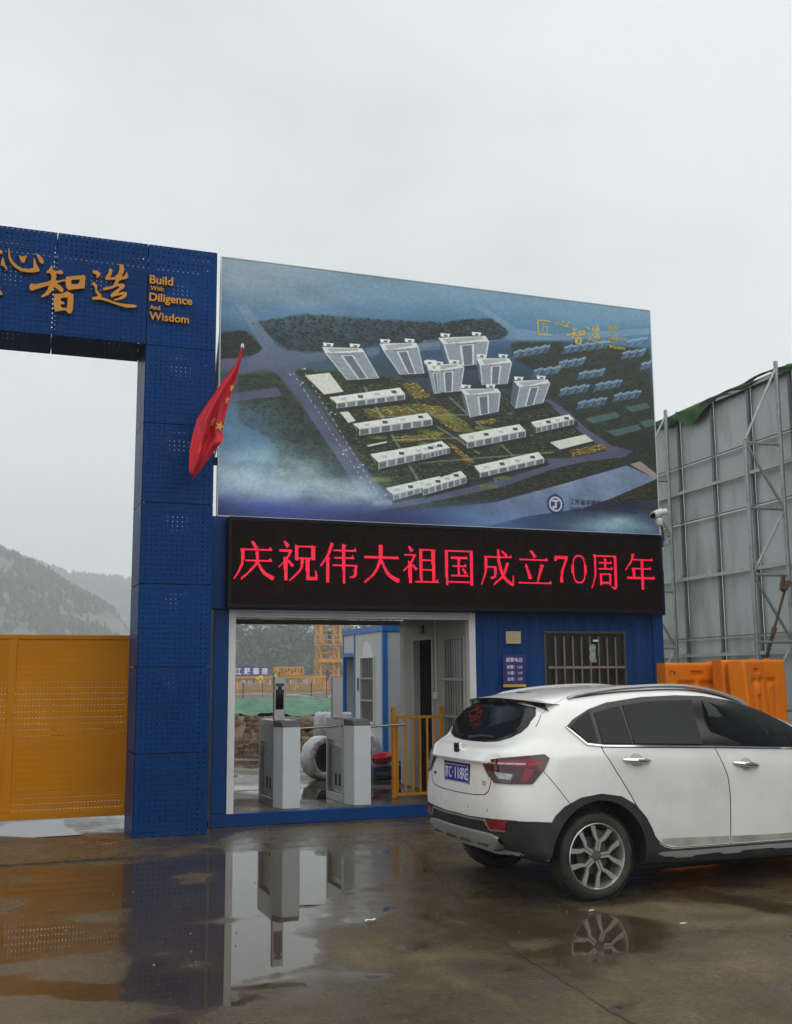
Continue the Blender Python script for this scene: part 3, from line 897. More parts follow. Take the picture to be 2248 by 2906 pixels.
pf_, wv_ = wet_sheet(GHX0 + .01, GHX1 - .01, FY + .121, BY - .101, .137, .08, .45, .9, 6.1)
pf_.box(GHX0 + .01, GHX1 - .01, FY + .121, BY - .101, 0.05, 0.133)
pfo = pf_.build('floor', WETC, gh)
pfo.data.attributes.new('wet', 'FLOAT', 'POINT').data.foreach_set('value', wv_ + [.3] * (len(pfo.data.vertices) - len(wv_)))
MB().box(GHX0 - .05, GHX1 + .02, FY - .06, FY + .1, 2.442, 3.515).build('parapet', BLUE, gh, bevel=.005)
MB().box(GHX0, GHX1, FY + .102, BY, 2.56, 2.75).build('roof', BLUE, gh, bevel=.01)
MB().box(GHX0 + .17, 5.54, FY + .10, BY - .161, 2.47, 2.55).build('ceiling', INNER, gh)
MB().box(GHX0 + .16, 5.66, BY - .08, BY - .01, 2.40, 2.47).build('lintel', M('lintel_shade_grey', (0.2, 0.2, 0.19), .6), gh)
MB().box(GHX0, GHX0 + .06, FY + .161, BY - .161, 0.143, 2.55).build('side_wall', BLUE, gh)
MB().box(GHX0 + .062, GHX0 + .08, FY + .161, BY - .161, 0.143, 2.46).build('wall_panel', INNER, gh)
# opening trim and shutter box
MB().box(2.523, 2.605, FY - .02, FY + .09, 0.1425, 2.44).build('jamb', WHITE_PAINT, gh, bevel=.003)
MB().box(5.541, 5.628, FY - .02, FY + .09, 0.1425, 2.44).build('jamb', WHITE_PAINT, gh, bevel=.003)
for k in range(3):
    MB().box(2.606, 5.540, FY - .012 + .004 * k, FY + .12, 2.349 + .031 * k, 2.378 + .031 * k).build('shutter_slat', WHITE_PAINT, gh, bevel=.003)


def corrugated(x0, x1, z0, z1, y, pitch=0.22, depth=0.018):
    mb = MB()
    pr = []
    x = x0
    while x < x1 - 1e-6:
        for dx, dy in ((0, 0), (.40, 0), (.52, 1), (.88, 1), (1.0, 0)):
            xx = x + dx * pitch
            if xx <= x1 + 1e-6:
                pr.append((xx, y + depth * dy))
        x += pitch
    if pr[-1][0] < x1 - 1e-4:
        pr.append((x1, pr[-1][1]))
    mb.grid([[(px, py, z) for (px, py) in pr] for z in (z0, z1)])
    return mb


WX0, WX1, WZ0, WZ1 = 6.62, 7.765, 1.18, 2.19
corrugated(5.629, WX0 - .03, 0.143, 2.44, FY).build('wall', BLUE, gh)
corrugated(WX1 + .03, GHX1 - .161, 0.143, 2.44, FY).build('wall', BLUE, gh)
corrugated(WX0 - .03, WX1 + .03, WZ1 + .03, 2.44, FY).build('wall', BLUE, gh)
corrugated(WX0 - .03, WX1 + .03, 0.143, WZ0 - .03, FY).build('wall', BLUE, gh)
win = MB()
win.box(WX0 - .04, WX1 + .04, FY - .025, FY + .06, WZ1, WZ1 + .03)
win.box(WX0 - .03, WX1 + .03, FY - .01, FY + .06, WZ0 - .03, WZ0)
win.box(WX0 - .03, WX0, FY - .01, FY + .06, WZ0, WZ1)
win.box(WX1, WX1 + .03, FY - .01, FY + .06, WZ0, WZ1)
win.box(WX0 + .62, WX0 + .66, FY + .03, FY + .05, WZ0, WZ1)
window = win.build('window', M('window_frame_dark', (0.07, 0.075, 0.075), 0.45, 0.3), gh, bevel=.003)
GLASS = M('dim_window_pane', (0.03, 0.027, 0.022), 0.08, var=0.2)
MB().box(WX0, WX0 + .62, FY + .036, FY + .044, WZ0, WZ1).build('pane', GLASS, window)
MB().box(WX0 + .66, WX1, FY + .036, FY + .044, WZ0, WZ1).build('pane', GLASS, window)
BARS = M('rusty_bar', (0.26, 0.21, 0.18), 0.5, 0.4, var=0.25, vscale=9, dirt=(0.13, 0.06, 0.03), dirt_amt=0.6)
for k in range(8):
    x = 6.752 + k * 0.1265
    MB().box(x - .009, x + .009, FY - .012, FY + .006, WZ0 + .002, 2.15).build('bar', BARS, window)
MB().box(6.64, WX1 - .002, FY - .024, FY - .013, 1.742, 1.772).build('bar', BARS, window)
pb = MB()
pb.grid([[(7.235 + .0075 * j + .006 * math.sin(i * 1.3 + j), FY - .03 + .008 * math.sin(i * .9 + j * 1.7), 2.052 - .0193 * i) for j in range(13)] for i in range(13)])
tag(pb.build('plastic_bag', M('clear_plastic', (0.32, 0.33, 0.32), 0.25, var=0.3, vscale=20), None, smooth=True), 'pale crumpled plastic bag hanging on the barred guardhouse window', 'bag')
tag(MB().box(7.292, 7.364, FY - .035, FY - .026, 2.087, 2.112).build('paper_tag', WHITE_PAINT), 'small white tag hung on the bars of the guardhouse window', 'tag')
# inner side wall of the passage with door and barred window
IX = 5.545
iw = lambda y0, y1, z0, z1, n='wall_panel': MB().box(IX, IX + .08, y0 + .003, y1 - .003, z0, z1).build(n, INNER, gh, bevel=.003)
iw(12.56, 12.60, .143, 2.46); iw(12.60, 13.27, 2.15, 2.46); iw(12.60, 13.27, .143, .62)
iw(13.27, 13.69, .143, 2.46); iw(13.69, 14.36, 2.155, 2.46); iw(14.36, 14.72, .143, 2.46); iw(14.72, 14.94, .143, 2.46)
doorf = MB()
doorf.box(IX - .015, IX + .085, 13.65, 13.69, .143, 2.155); doorf.box(IX - .015, IX + .085, 14.36, 14.40, .143, 2.155); doorf.box(IX - .015, IX + .085, 13.65, 14.40, 2.156, 2.195)
doorf.build('door_frame', M('door_frame_grey', (0.50, 0.50, 0.48), .5), gh)
drm = MB(); drm.box(IX + .1, IX + .14, 14.33, 14.35, .15, 2.15); drm.box(IX + .1, IX + .75, 14.31, 14.345, .15, 2.14)
drm.build('door', M('dark_door', (0.03, 0.032, 0.035), .45), gh)
wf = MB()
wf.box(IX - .02, IX + .02, 12.60, 12.625, .62, 2.15); wf.box(IX - .02, IX + .02, 13.245, 13.27, .62, 2.15)
wf.box(IX - .02, IX + .02, 12.625, 13.245, 2.125, 2.15); wf.box(IX - .02, IX + .02, 12.625, 13.245, .62, .645)
w2 = wf.build('window', INNER, gh)
MB().box(IX + .05, IX + .056, 12.625, 13.245, .645, 2.125).build('pane', GLASS, w2)
for k in range(7):
    y = 12.70 + k * .083
    MB().box(IX - .03, IX - .014, y - .008, y + .008, .646, 2.12).build('bar', M('grey_bar', (0.32, 0.32, 0.30), .45, .4), w2)
for z in (1.15, 1.62):
    MB().box(IX - .045, IX - .031, 12.60, 13.27, z - .017, z + .017).build('bar', MATS['grey_bar'], w2)
MB().tube([(IX - .012, 13.53, 2.46), (IX - .012, 13.53, 1.45)], .009, 6).build('conduit', WHITE_PAINT, gh)
MB().box(IX - .045, IX - .001, 13.49, 13.575, 1.36, 1.452).build('switch_box', WHITE_PAINT, gh, bevel=.006)
MB().box(IX - .04, IX - .001, 13.96, 14.10, 2.24, 2.36).build('alarm_box', M('dark_grey_plastic', (0.09, 0.09, 0.09), .5), gh, bevel=.006)
# the closed room on the right
rm = MB()
rm.box(GHX1 - .02, GHX1, FY + .161, BY - .161, .143, 2.55)
rm.build('side_wall', BLUE, gh)
MB().box(IX + .08, GHX1 - .16, BY - .09, BY - .03, .143, 2.55).build('rear_wall', BLUE, gh)
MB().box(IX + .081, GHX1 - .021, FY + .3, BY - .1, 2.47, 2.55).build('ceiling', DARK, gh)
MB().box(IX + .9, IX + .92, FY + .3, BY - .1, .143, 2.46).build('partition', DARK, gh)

# notices on the wall
PAPER = M('yellowed_plate', (0.50, 0.42, 0.22), .4, var=.12)
nt_ = thing('notice_plate', 'small brass coloured notice plate on the blue corrugated wall', 'notice', (6.147, FY - .03, 2.06))
MB().box(6.043, 6.251, FY - .032, FY - .026, 2.058, 2.212).build('plate', PAPER, nt_, bevel=.002)
ln = M('faint_print', (0.26, 0.2, 0.09), .5)
for k in range(6):
    MB().box(6.06, 6.235 - .02 * (k % 3), FY - .0335, FY - .0322, 2.19 - .021 * k, 2.194 - .021 * k).build('print_line', ln, nt_)
sgn = thing('emergency_sign', 'purple blue emergency telephone sign with white lettering and a gold foot strip', 'sign', (6.147, FY - .03, 1.515))
MB().box(5.991, 6.303, FY - .032, FY - .026, 1.556, 1.919).build('board', M('purple_blue_board', (0.024, 0.02, 0.16), .4, var=.06), sgn)
MB().box(5.991, 6.306, FY - .033, FY - .026, 1.517, 1.552).build('foot_strip', M('gold_strip', (0.62, 0.36, 0.06), .4), sgn)
WT = M('white_print', (0.72, 0.72, 0.78), .5, var=.03)
for s, x, z, w in (('报警电话', 6.034, 1.833, .230), ('匪警：110', 6.047, 1.748, .210), ('火警：119', 6.047, 1.674, .210), ('急救：120', 6.047, 1.600, .210)):
    text('lettering', s, x, z, FY - .0345, WT, sgn, width=w, depth=.002, bold=.012)

# ================================================================== LED sign
LY = 12.235
led = thing('led_sign', 'long black LED message board showing red Chinese characters above the passage', 'led sign', (5.36, 12.32, 2.44))
LX0, LX1, LZ0, LZ1 = 2.462, 8.258, 2.452, 3.494
SCR = M('led_screen', (0.011, 0.005, 0.005), .55, var=.35, vscale=7, bump=.3, bscale=90, spec=.06)
MB().box(LX0, LX1, LY + .012, 12.40, LZ0, LZ1).build('cabinet', BLACK_METAL, led, bevel=.008)
bz = MB()
bz.box(LX0, LX1, LY - .012, LY + .0115, LZ1 - .04, LZ1); bz.box(LX0, LX1, LY - .012, LY + .0115, LZ0, LZ0 + .036)
bz.box(LX0, LX0 + .034, LY - .012, LY + .0115, LZ0 + .036, LZ1 - .04); bz.box(LX1 - .034, LX1, LY - .012, LY + .0115, LZ0 + .036, LZ1 - .04)
bz.build('bezel', BLACK_METAL, led, bevel=.004)
nmod = 18
mw_ = (LX1 - LX0 - .068) / nmod
for r in range(3):
    for k in range(nmod):
        x0 = LX0 + .034 + k * mw_
        z0 = LZ0 + .036 + r * (LZ1 - LZ0 - .076) / 3
        MB().box(x0 + .0008, x0 + mw_ - .0008, LY, LY + .0115, z0 + .0008, z0 + (LZ1 - LZ0 - .076) / 3 - .0008).build('screen_module', SCR, led)
RED = emis('red_diodes', (1.0, 0.004, 0.050), 1.0)


# Song style strokes on a 100 x 100 grid, y downwards
def H(x0, x1, y, w=4.5):
    return [[(x0, y - w / 2), (x1 - 9, y - w / 2), (x1 - 4, y - w / 2 - 5), (x1, y + w / 2), (x0, y + w / 2)]]


def H0(x0, x1, y, w=4.5):
    return [[(x0, y - w / 2), (x1, y - w / 2), (x1, y + w / 2), (x0, y + w / 2)]]


def V(x, y0, y1, w=8):
    return [[(x - w / 2 - 1.5, y0 - 1), (x + w / 2 + 2.5, y0 + 2.5), (x + w / 2, y0 + 7), (x + w / 2, y1), (x - w / 2, y1 + 1)]]


def C(pts, w0, w1):
    """curved stroke tapering from width w0 to w1"""
    P = []
    n = len(pts)
    for i in range(n - 1):
        p0, p1, p2, p3 = pts[max(0, i - 1)], pts[i], pts[i + 1], pts[min(n - 1, i + 2)]
        for k in range(6):
            t = k / 6
            P.append(tuple(0.5 * (2 * p1[c] + (p2[c] - p0[c]) * t + (2 * p0[c] - 5 * p1[c] + 4 * p2[c] - p3[c]) * t * t + (3 * p1[c] - p0[c] - 3 * p2[c] + p3[c]) * t ** 3) for c in (0, 1)))
    P.append(pts[-1])
    L_, R_ = [], []
    for i, p in enumerate(P):
        a, b = P[max(0, i - 1)], P[min(len(P) - 1, i + 1)]
        d = Vector((b[0] - a[0], b[1] - a[1])).normalized()
        w = (w0 + (w1 - w0) * i / (len(P) - 1)) / 2
        L_.append((p[0] - d.y * w, p[1] + d.x * w)); R_.append((p[0] + d.y * w, p[1] - d.x * w))
    return [L_ + R_[::-1]]


SHI = C([(16, 0), (26, 14)], 5, 10) + H0(4, 34, 24) + C([(34, 22), (22, 44), (2, 66)], 7, 3) + V(20, 40, 98, 8) + C([(26, 48), (38, 62)], 5, 9)
GLYPHS = {
    '庆': C([(44, 0), (56, 18)], 6, 10) + H(20, 94, 21) + C([(21, 19), (21, 58), (2, 98)], 9, 3) + H(28, 94, 49) + C([(57, 27), (55, 58), (18, 99)], 9, 4) + C([(58, 52), (74, 80), (98, 95)], 5, 11),
    '祝': SHI + V(48, 9, 48) + V(89, 9, 46) + H0(48, 90, 12) + H0(48, 90, 42) + C([(61, 44), (57, 70), (28, 99)], 8, 3) + V(75, 43, 92) + H0(72, 99, 92, 7) + C([(98, 92), (95, 70)], 7, 2),
    '伟': C([(31, 0), (20, 30), (0, 58)], 9, 3) + V(20, 34, 98) + H(34, 97, 18) + H(36, 91, 36) + H0(32, 98, 55) + C([(95, 54), (92, 80), (78, 84)], 9, 5) + V(63, 2, 99),
    '大': H(2, 98, 33) + C([(48, 1), (46, 40), (30, 74), (2, 99)], 11, 4) + C([(48, 36), (68, 76), (99, 94)], 5, 12),
    '祖': SHI + V(51, 7, 92) + V(85, 7, 92) + H0(50, 86, 9) + H0(50, 86, 36) + H0(50, 86, 62) + H(34, 100, 93, 5),
    '国': V(8, 4, 99) + V(90, 3, 99) + H0(8, 90, 7) + H0(8, 90, 91, 5) + H(22, 78, 25) + H(27, 74, 47) + H(22, 80, 74) + V(48, 26, 74) + C([(60, 54), (72, 68)], 5, 9),
    '成': C([(14, 20), (14, 60), (0, 98)], 9, 3) + H(14, 94, 22) + H0(14, 44, 48) + C([(42, 47), (41, 74), (27, 78)], 9, 4) + C([(52, 0), (55, 40), (70, 78), (96, 97)], 8, 9) + C([(95, 97), (96, 70)], 7, 2) + C([(80, 36), (66, 70), (36, 97)], 9, 4) + C([(62, 4), (78, 18)], 4, 9),
    '立': C([(38, 0), (52, 20)], 6, 11) + H(4, 90, 27) + C([(22, 40), (36, 84)], 5, 11) + C([(72, 40), (56, 94)], 11, 4) + H(0, 100, 95, 5),
    '7': [[(4, 2), (98, 2), (98, 12), (64, 60), (58, 100), (38, 100), (46, 60), (80, 14), (26, 15), (12, 22), (0, 22)]],
    '0': C([(50, 1), (20, 12), (12, 50), (20, 88), (50, 99)], 7, 7) + C([(10, 34), (10, 66)], 18, 18) + C([(50, 1), (80, 12), (88, 50), (80, 88), (50, 99)], 7, 7) + C([(90, 34), (90, 66)], 18, 18),
    '周': C([(15, 2), (15, 60), (0, 99)], 9, 3) + H0(15, 92, 7) + V(90, 5, 92) + C([(92, 90), (86, 97), (74, 92)], 8, 5) + H(30, 78, 26) + H(26, 82, 43) + V(53, 12, 44) + V(36, 55, 88) + V(70, 55, 88) + H0(36, 72, 57) + H0(36, 72, 82),
    '年': C([(28, 0), (20, 22), (0, 46)], 9, 3) + H(20, 94, 17) + H(26, 88, 42) + V(28, 40, 68) + H(4, 99, 68, 5) + V(57, 18, 99),
}
BOX = [('庆', 2521, 3216, 3002, 2764), ('祝', 3039, 3231, 3528, 2756), ('伟', 3555, 3229, 4022, 2747), ('大', 4086, 3225, 4554, 2764), ('祖', 4588, 3224, 5067, 2762),
       ('国', 5132, 3212, 5535, 2757), ('成', 5624, 3224, 6086, 2756), ('立', 6139, 3223, 6611, 2782), ('7', 6651, 3178, 6853, 2818), ('0', 6894, 3186, 7125, 2815),
       ('周', 7182, 3214, 7592, 2753), ('年', 7694, 3230, 8150, 2755)]
for ch, x0, z1, x1, z0 in BOX:
    x0, x1, z0, z1 = x0 / 1000, x1 / 1000, z0 / 1000, z1 / 1000
    px = 0.0098
    nx, nz = int((x1 - x0) / px), int((z1 - z0) / px)
    gxx, gzz = np.meshgrid((np.arange(nx) + .5) / nx * 100, (np.arange(nz) + .5) / nz * 100)
    on = np.zeros(gxx.shape, bool)
    for poly in GLYPHS[ch]:
        ins = np.zeros(gxx.shape, bool)
        for i in range(len(poly)):
            (ax, ay), (bx, by) = poly[i], poly[i - 1]
            if ay != by:
                ins ^= ((ay > gzz) != (by > gzz)) & (gxx < (bx - ax) * (gzz - ay) / (by - ay) + ax)
        on |= ins
    mb = MB()
    for j, i in zip(*np.nonzero(on)):
        cx, cz = x0 + (i + .5) * px, z1 - (j + .5) * px
        r = px * 0.465
        mb.quad((cx - r, LY - .0025, cz - r), (cx + r, LY - .0025, cz - r), (cx + r, LY - .0025, cz + r), (cx - r, LY - .0025, cz + r))
    mb.build('character', RED, led)
MB().box(8.262, 8.33, 12.30, 12.38, 3.02, 3.34).build('junction_box', M('grey_box', (0.22, 0.22, 0.22), .5), led, bevel=.006)

# ================================================================== billboard with a printed aerial view
PX0, PX1, PZ0, PZ1, PY = 2.37, 8.379, 3.53, 6.682, 12.443


def paint_print(W=1040, Hh=546):
    """the flat print: paints the aerial view of the housing estate into an array"""
    rng = np.random.default_rng(5)
    yy, xx = np.mgrid[0:Hh, 0:W]
    u, v = xx / W * 1000.0, (Hh - 1 - yy) / Hh * 1000.0

    def vnoise(sc, seed, asp=1.0):
        r = np.random.default_rng(seed)
        tot, amp, s = np.zeros((Hh, W)), 1.0, 0.0
        for k in range(5):
            n = int(sc * 2 ** k) + 2
            m = max(2, int(n * asp)) + 2
            g = r.random((m + 1, n + 1))
            gy, gx = yy / Hh * (m - 1), xx / W * (n - 1)
            iy, ix = gy.astype(int), gx.astype(int)
            fy, fx = gy - iy, gx - ix
            fy, fx = fy * fy * (3 - 2 * fy), fx * fx * (3 - 2 * fx)
            tot += amp * (g[iy, ix] * (1 - fy) * (1 - fx) + g[iy, ix + 1] * (1 - fy) * fx + g[iy + 1, ix] * fy * (1 - fx) + g[iy + 1, ix + 1] * fy * fx)
            s += amp
            amp *= 0.55
        return tot / s
    n1, n2, n3 = vnoise(5, 1, 1.6), vnoise(16, 2, 0.8), vnoise(60, 3, 0.6)
    img = np.zeros((Hh, W, 3))
    stops_v = [0, 120, 300, 550, 700, 800, 900, 1000]
    cl = [(38, 48, 96), (62, 86, 120), (58, 80, 88), (66, 84, 88), (56, 82, 104), (86, 122, 148), (104, 128, 144), (122, 136, 142)]
    cr_ = [(44, 58, 88), (42, 52, 66), (46, 50, 46), (40, 52, 54), (46, 74, 98), (66, 104, 134), (86, 124, 146), (110, 140, 158)]
    for c in range(3):
        l = np.interp(v, stops_v, [k[c] for k in cl]); r = np.interp(v, stops_v, [k[c] for k in cr_])
        t = np.clip((u - 60) / 500, 0, 1)
        img[..., c] = l * (1 - t) + r * t
    img *= (1.0 + (np.clip(1.15 - v / 1000, .25, 1) * .62) * (n1 - .5) * 2 * .8)[..., None]

    def mask(p):
        p = np.asarray(p, float)
        m = np.zeros((Hh, W), np.float32)
        x0, x1 = int(max(0, p[:, 0].min() / 1000 * W - 2)), int(min(W, p[:, 0].max() / 1000 * W + 3))
        y0, y1 = int(max(0, (1 - p[:, 1].max() / 1000) * Hh - 2)), int(min(Hh, (1 - p[:, 1].min() / 1000) * Hh + 3))
        if x1 <= x0 or y1 <= y0:
            return m
        acc = np.zeros((y1 - y0, x1 - x0), np.float32)
        for oy in (.17, .5, .83):
            for ox in (.17, .5, .83):
                X = (np.arange(x0, x1)[None, :] + ox) / W * 1000
                Y = (Hh - (np.arange(y0, y1)[:, None] + oy)) / Hh * 1000
                ins = np.zeros(acc.shape, bool)
                for i in range(len(p)):
                    (ax, ay), (bx, by) = p[i], p[i - 1]
                    if ay != by:
                        ins ^= ((ay > Y) != (by > Y)) & (X < (bx - ax) * (Y - ay) / (by - ay) + ax)
                acc += ins
        m[y0:y1, x0:x1] = acc / 9
        return m

    def fill(p, col, a=1.0, tex=None):
        m = mask(p) * a
        c = np.array(col, float)[None, None, :] * (1.0 if tex is None else tex[..., None])
        img[:] = img * (1 - m[..., None]) + c * m[..., None]

    def trees(poly, n, cols, s0, s1):
        m = mask(poly)
        ys, xs = np.nonzero(m > .5)
        if not len(ys):
            return
        for k in rng.integers(0, len(ys), n):
            cx, cy, r = xs[k], ys[k], rng.uniform(s0, s1)
            x0, x1, y0, y1 = int(max(0, cx - 2 * r - 1)), int(min(W, cx + 2 * r + 2)), int(max(0, cy - r - 1)), int(min(Hh, cy + r + 2))
            d = ((xx[y0:y1, x0:x1] - cx) / 1.5) ** 2 + (yy[y0:y1, x0:x1] - cy) ** 2
            c = np.array(cols[rng.integers(len(cols))], float)
            lit = 0.72 + 0.5 * np.clip((cy - yy[y0:y1, x0:x1]) / r, -1, 1)
            al = np.clip(r - np.sqrt(d) + .5, 0, 1)[..., None] * 0.85
            img[y0:y1, x0:x1] = img[y0:y1, x0:x1] * (1 - al) + c * lit[..., None] * al

    for i, p in enumerate(FOREST):
        hazy = np.clip((np.mean([q[1] for q in p]) - 560) / 380, 0, 1)
        base = np.array((38, 48, 36)) * (1 - hazy) + np.array((42, 62, 70)) * hazy
        m = mask(p)
        import_blur = m.copy()
        for _ in range(10):
            import_blur = (import_blur + np.roll(import_blur, 2, 0) + np.roll(import_blur, -2, 0) + np.roll(import_blur, 2, 1) + np.roll(import_blur, -2, 1)) / 5
        al = (np.clip(import_blur * 1.5 - .15 + (n2 - .5) * 0.8 * (import_blur > .02), 0, 1) * (0.74 if i in (0, 1, 2, 4) else .92))[..., None]
        img[:] = img * (1 - al) + (base[None, None, :] * (0.55 + .9 * n3)[..., None]) * al
        dk = [tuple(base * f) for f in (.55, .8, 1.05, 1.3)]
        if i in (7, 8):
            dk = [tuple(base * f) for f in (.5, .8, 1.1, 1.5)] + [(74, 84, 44), (92, 98, 52), (58, 70, 40), (96, 84, 52), (110, 104, 60)]
            trees(p, 2600, dk, 1.0, 2.8)
        elif i in (5, 6):
            trees(p, 900, [(70, 62, 46), (52, 52, 40), (88, 76, 54), (40, 46, 40), (62, 70, 50)], 1.2, 3.0)
        elif i == 3:
            trees(p, 1100, [tuple(base * f) for f in (.6, .85, 1.1, 1.35)] + [(70, 72, 58)], 1.0, 2.6)
        else:
            trees(p, 700, dk, 1.0, 2.6)
    for p in RIVER:
        m = (mask(p) * .9 * np.clip((u - 432) / 200, 0, 1))[..., None]
        img[:] = img * (1 - m) + np.array((118, 134, 156)) * (0.8 + .4 * n2)[..., None] * m
    for i, p in enumerate(ROADS):
        hz = np.clip((v - 560) / 330, 0, 1)
        m = mask(p)[..., None] * (.88 - .45 * hz[..., None])
        c = (np.array((84, 86, 108)) * (1 - hz[..., None]) + np.array((140, 158, 172)) * hz[..., None]) * (0.88 + .24 * n2)[..., None]
        img[:] = img * (1 - m) + c * m
    for p in BRIDGE:
        fill(p, (150, 136, 132), .95)
    # lane markings on the long road, and its crossing
    for f0, f1 in ((.34, .34), (.66, .66)):
        for k in range(24):
            t0, t1 = k / 24, k / 24 + .018
            a0, a1 = np.array((128, 545)) * (1 - f0) + np.array((186, 618)) * f0, np.array((318, 70)) * (1 - f0) + np.array((352, 80)) * f0
            q0, q1 = a0 + (a1 - a0) * t0, a0 + (a1 - a0) * t1
            fill([q0 + (-1, 0), q0 + (1, 0), q1 + (1, 0), q1 + (-1, 0)], (190, 192, 205), .8)
    for k in range(14):
        x = 318 + k * 3.0
        fill([(x, 62 + k * .6), (x + 1.5, 62 + k * .6), (x + 3.5, 84 + k * .6), (x + 2, 84 + k * .6)], (190, 190, 205), .9)
    for k in range(40):
        t = rng.random(); f = rng.uniform(.1, .9)
        a0, a1 = np.array((128, 545)) * (1 - f) + np.array((186, 618)) * f, np.array((318, 90)) * (1 - f) + np.array((352, 100)) * f
        q = a0 + (a1 - a0) * t
        fill([q + (-2, -2), q + (2, -2), q + (3, 3), q + (-1, 3)], [(200, 205, 215), (36, 38, 50), (120, 60, 60)][rng.integers(3)], .9)
    for p in GARDENS:
        fill(p, (120, 118, 56), .55, .6 + .8 * n3)
        trees(p, 170, [(170, 150, 60), (190, 120, 50), (120, 130, 50), (200, 185, 90), (90, 100, 45), (150, 90, 60)], 1.0, 2.4)
    for (a0, a1) in (((395, 470), (560, 300)), ((330, 420), (640, 480)), ((360, 330), (690, 395)), ((400, 240), (740, 330)), ((470, 560), (640, 300)), ((560, 250), (600, 190)), ((300, 540), (420, 170))):
        a0, a1 = np.array(a0, float), np.array(a1, float)
        nrm = np.array((-(a1 - a0)[1], (a1 - a0)[0])); nrm = nrm / np.linalg.norm(nrm) * 3.2
        fill([a0 - nrm, a1 - nrm, a1 + nrm, a0 + nrm], (150, 146, 128), .55)
    for k in range(16):
        cx, cy = rng.uniform(300, 660), rng.uniform(150, 470)
        fill([(cx + 26 * math.cos(a), cy + 9 * math.sin(a)) for a in np.linspace(0, 6.28, 14)], (104, 116, 52), .75, .7 + .6 * n3)
    for p in FIELDS:
        fill(p, (88, 108, 106), .8)
        q = np.array(p, float)
        fill(q.mean(0) + (q - q.mean(0)) * .8, (64, 92, 88), .8)
    for p in HOUSES:
        q = np.array(p, float)
        lo, hi = q[np.argsort(q[:, 0])[:2]].mean(0), q[np.argsort(q[:, 0])[2:]].mean(0)
        n = max(4, int((hi[0] - lo[0]) / 10))
        for k in range(n):
            a, b = lo + (hi - lo) * k / n, lo + (hi - lo) * (k + .72) / n
            dz = 13 + 4 * (k % 2)
            fill([a + (0, dz), b + (3, dz + 4), b + (3, dz - 7), a + (0, dz - 9)], (132, 156, 178), .85)
            fill([a + (1, dz - 9), b + (3, dz - 7), b + (-6, dz - 34), a + (-8, dz - 36)], (92, 122, 150) if k % 2 else (70, 96, 124), .8)
    for p in FLATS:
        q = np.array(p, float)
        fill(q + (3, -8), (24, 28, 30), .7)
        fill(q, (196, 194, 182), 1.0)
    # low blocks: white roof, facade strip with dark bays
    for p, h in SLABS:
        TL, TR, BR, BL = [np.array(q, float) for q in p]
        fill([BL + (6, -h * .4), BR + (10, -h * .3), BR + (10, -h - 10), BL + (4, -h - 12)], (20, 26, 24), .65)
        fill([BL, BR, BR + (0, -h), BL + (0, -h)], (168, 170, 166))
        n = 7
        for k in range(n):
            a, b = BL + (BR - BL) * (k + .12) / n, BL + (BR - BL) * (k + .88) / n
            fill([a + (0, -h * .12), b + (0, -h * .12), b + (0, -h * .92), a + (0, -h * .92)], (70, 82, 88) if k % 2 == 0 else (96, 108, 114), .95)
            for e in range(3):
                z = -h * (.28 + .24 * e)
                fill([a + (0, z), b + (0, z), b + (0, z - h * .05), a + (0, z - h * .05)], (150, 152, 150), .8)
        fill([TL, TL + (4, -2), BL + (0, -h), BL + (0, -h)], (120, 124, 126))
        fill([TL, TR, BR, BL], (204, 203, 194))
        for k in range(4):
            c = TL + (TR - TL) * (.14 + .24 * k) + (BL - TL) * .45
            fill([c + (-5, 5), c + (6, 6), c + (8, -6), c + (-3, -7)], (60, 62, 62) if k % 2 else (170, 172, 168), .95)
            fill([c + (-6, 9), c + (4, 10), c + (5, 5), c + (-5, 4)], (222, 220, 212), .95)
    # tall blocks
    for p in TOWERS:
        TL, TR, BR, BL, fb, fl = [np.array(q, float) for q in p]
        fill([fl + (-4, 2), fb + (12, 6), fb + (26, -12), fl + (8, -16)], (18, 22, 24), .6)
        fill([TL, BL, fl, fl + (TL - BL) * .8], (84, 92, 102))
        fill([BL, BR, fb, fl], (178, 182, 182))
        for e in range(22):
            t = e / 22
            for (c0, c1) in ((.04, .34), (.66, .96)):
                a = (BL + (fl - BL) * t) * (1 - c0) + (BR + (fb - BR) * t) * c0
                b = (BL + (fl - BL) * t) * (1 - c1) + (BR + (fb - BR) * t) * c1
                fill([a, b, b + (fb - BR) * .022, a + (fl - BL) * .022], (72, 84, 96), .95)
        def face(c, t):
            return (BL + (fl - BL) * t) * (1 - c) + (BR + (fb - BR) * t) * c
        fill([face(.38, .12), face(.62, .12), face(.62, .97), face(.38, .97)], (104, 108, 112), .95)
        for c in (.36, .63):
            fill([face(c, .05), face(c + .035, .05), face(c + .035, 1), face(c, 1)], (190, 194, 194), .95)
        for k in range(7):
            fill([face(.40 + .032 * k, .14), face(.412 + .032 * k, .14), face(.412 + .032 * k, .96), face(.40 + .032 * k, .96)], (70, 76, 82), .6)
        fill([face(.3, .03), face(.7, .03), face(.7, .07), face(.3, .07)], (60, 64, 70), .8)
        fill([TL, TR, BR, BL], (196, 197, 192))
        fill([TL + (12, -4), TR + (-10, -4), BR + (-14, 6), BL + (12, 6)], (150, 152, 150), .9)
        for q in (TL * .86 + TR * .14, TL * .2 + TR * .8):
            fill([q + (-9, 2), q + (10, 3), q + (14, 18), q + (-10, 17)], (206, 207, 202))
            fill([q + (-2, 4), q + (6, 4), q + (7, 12), q + (-1, 12)], (84, 88, 92))
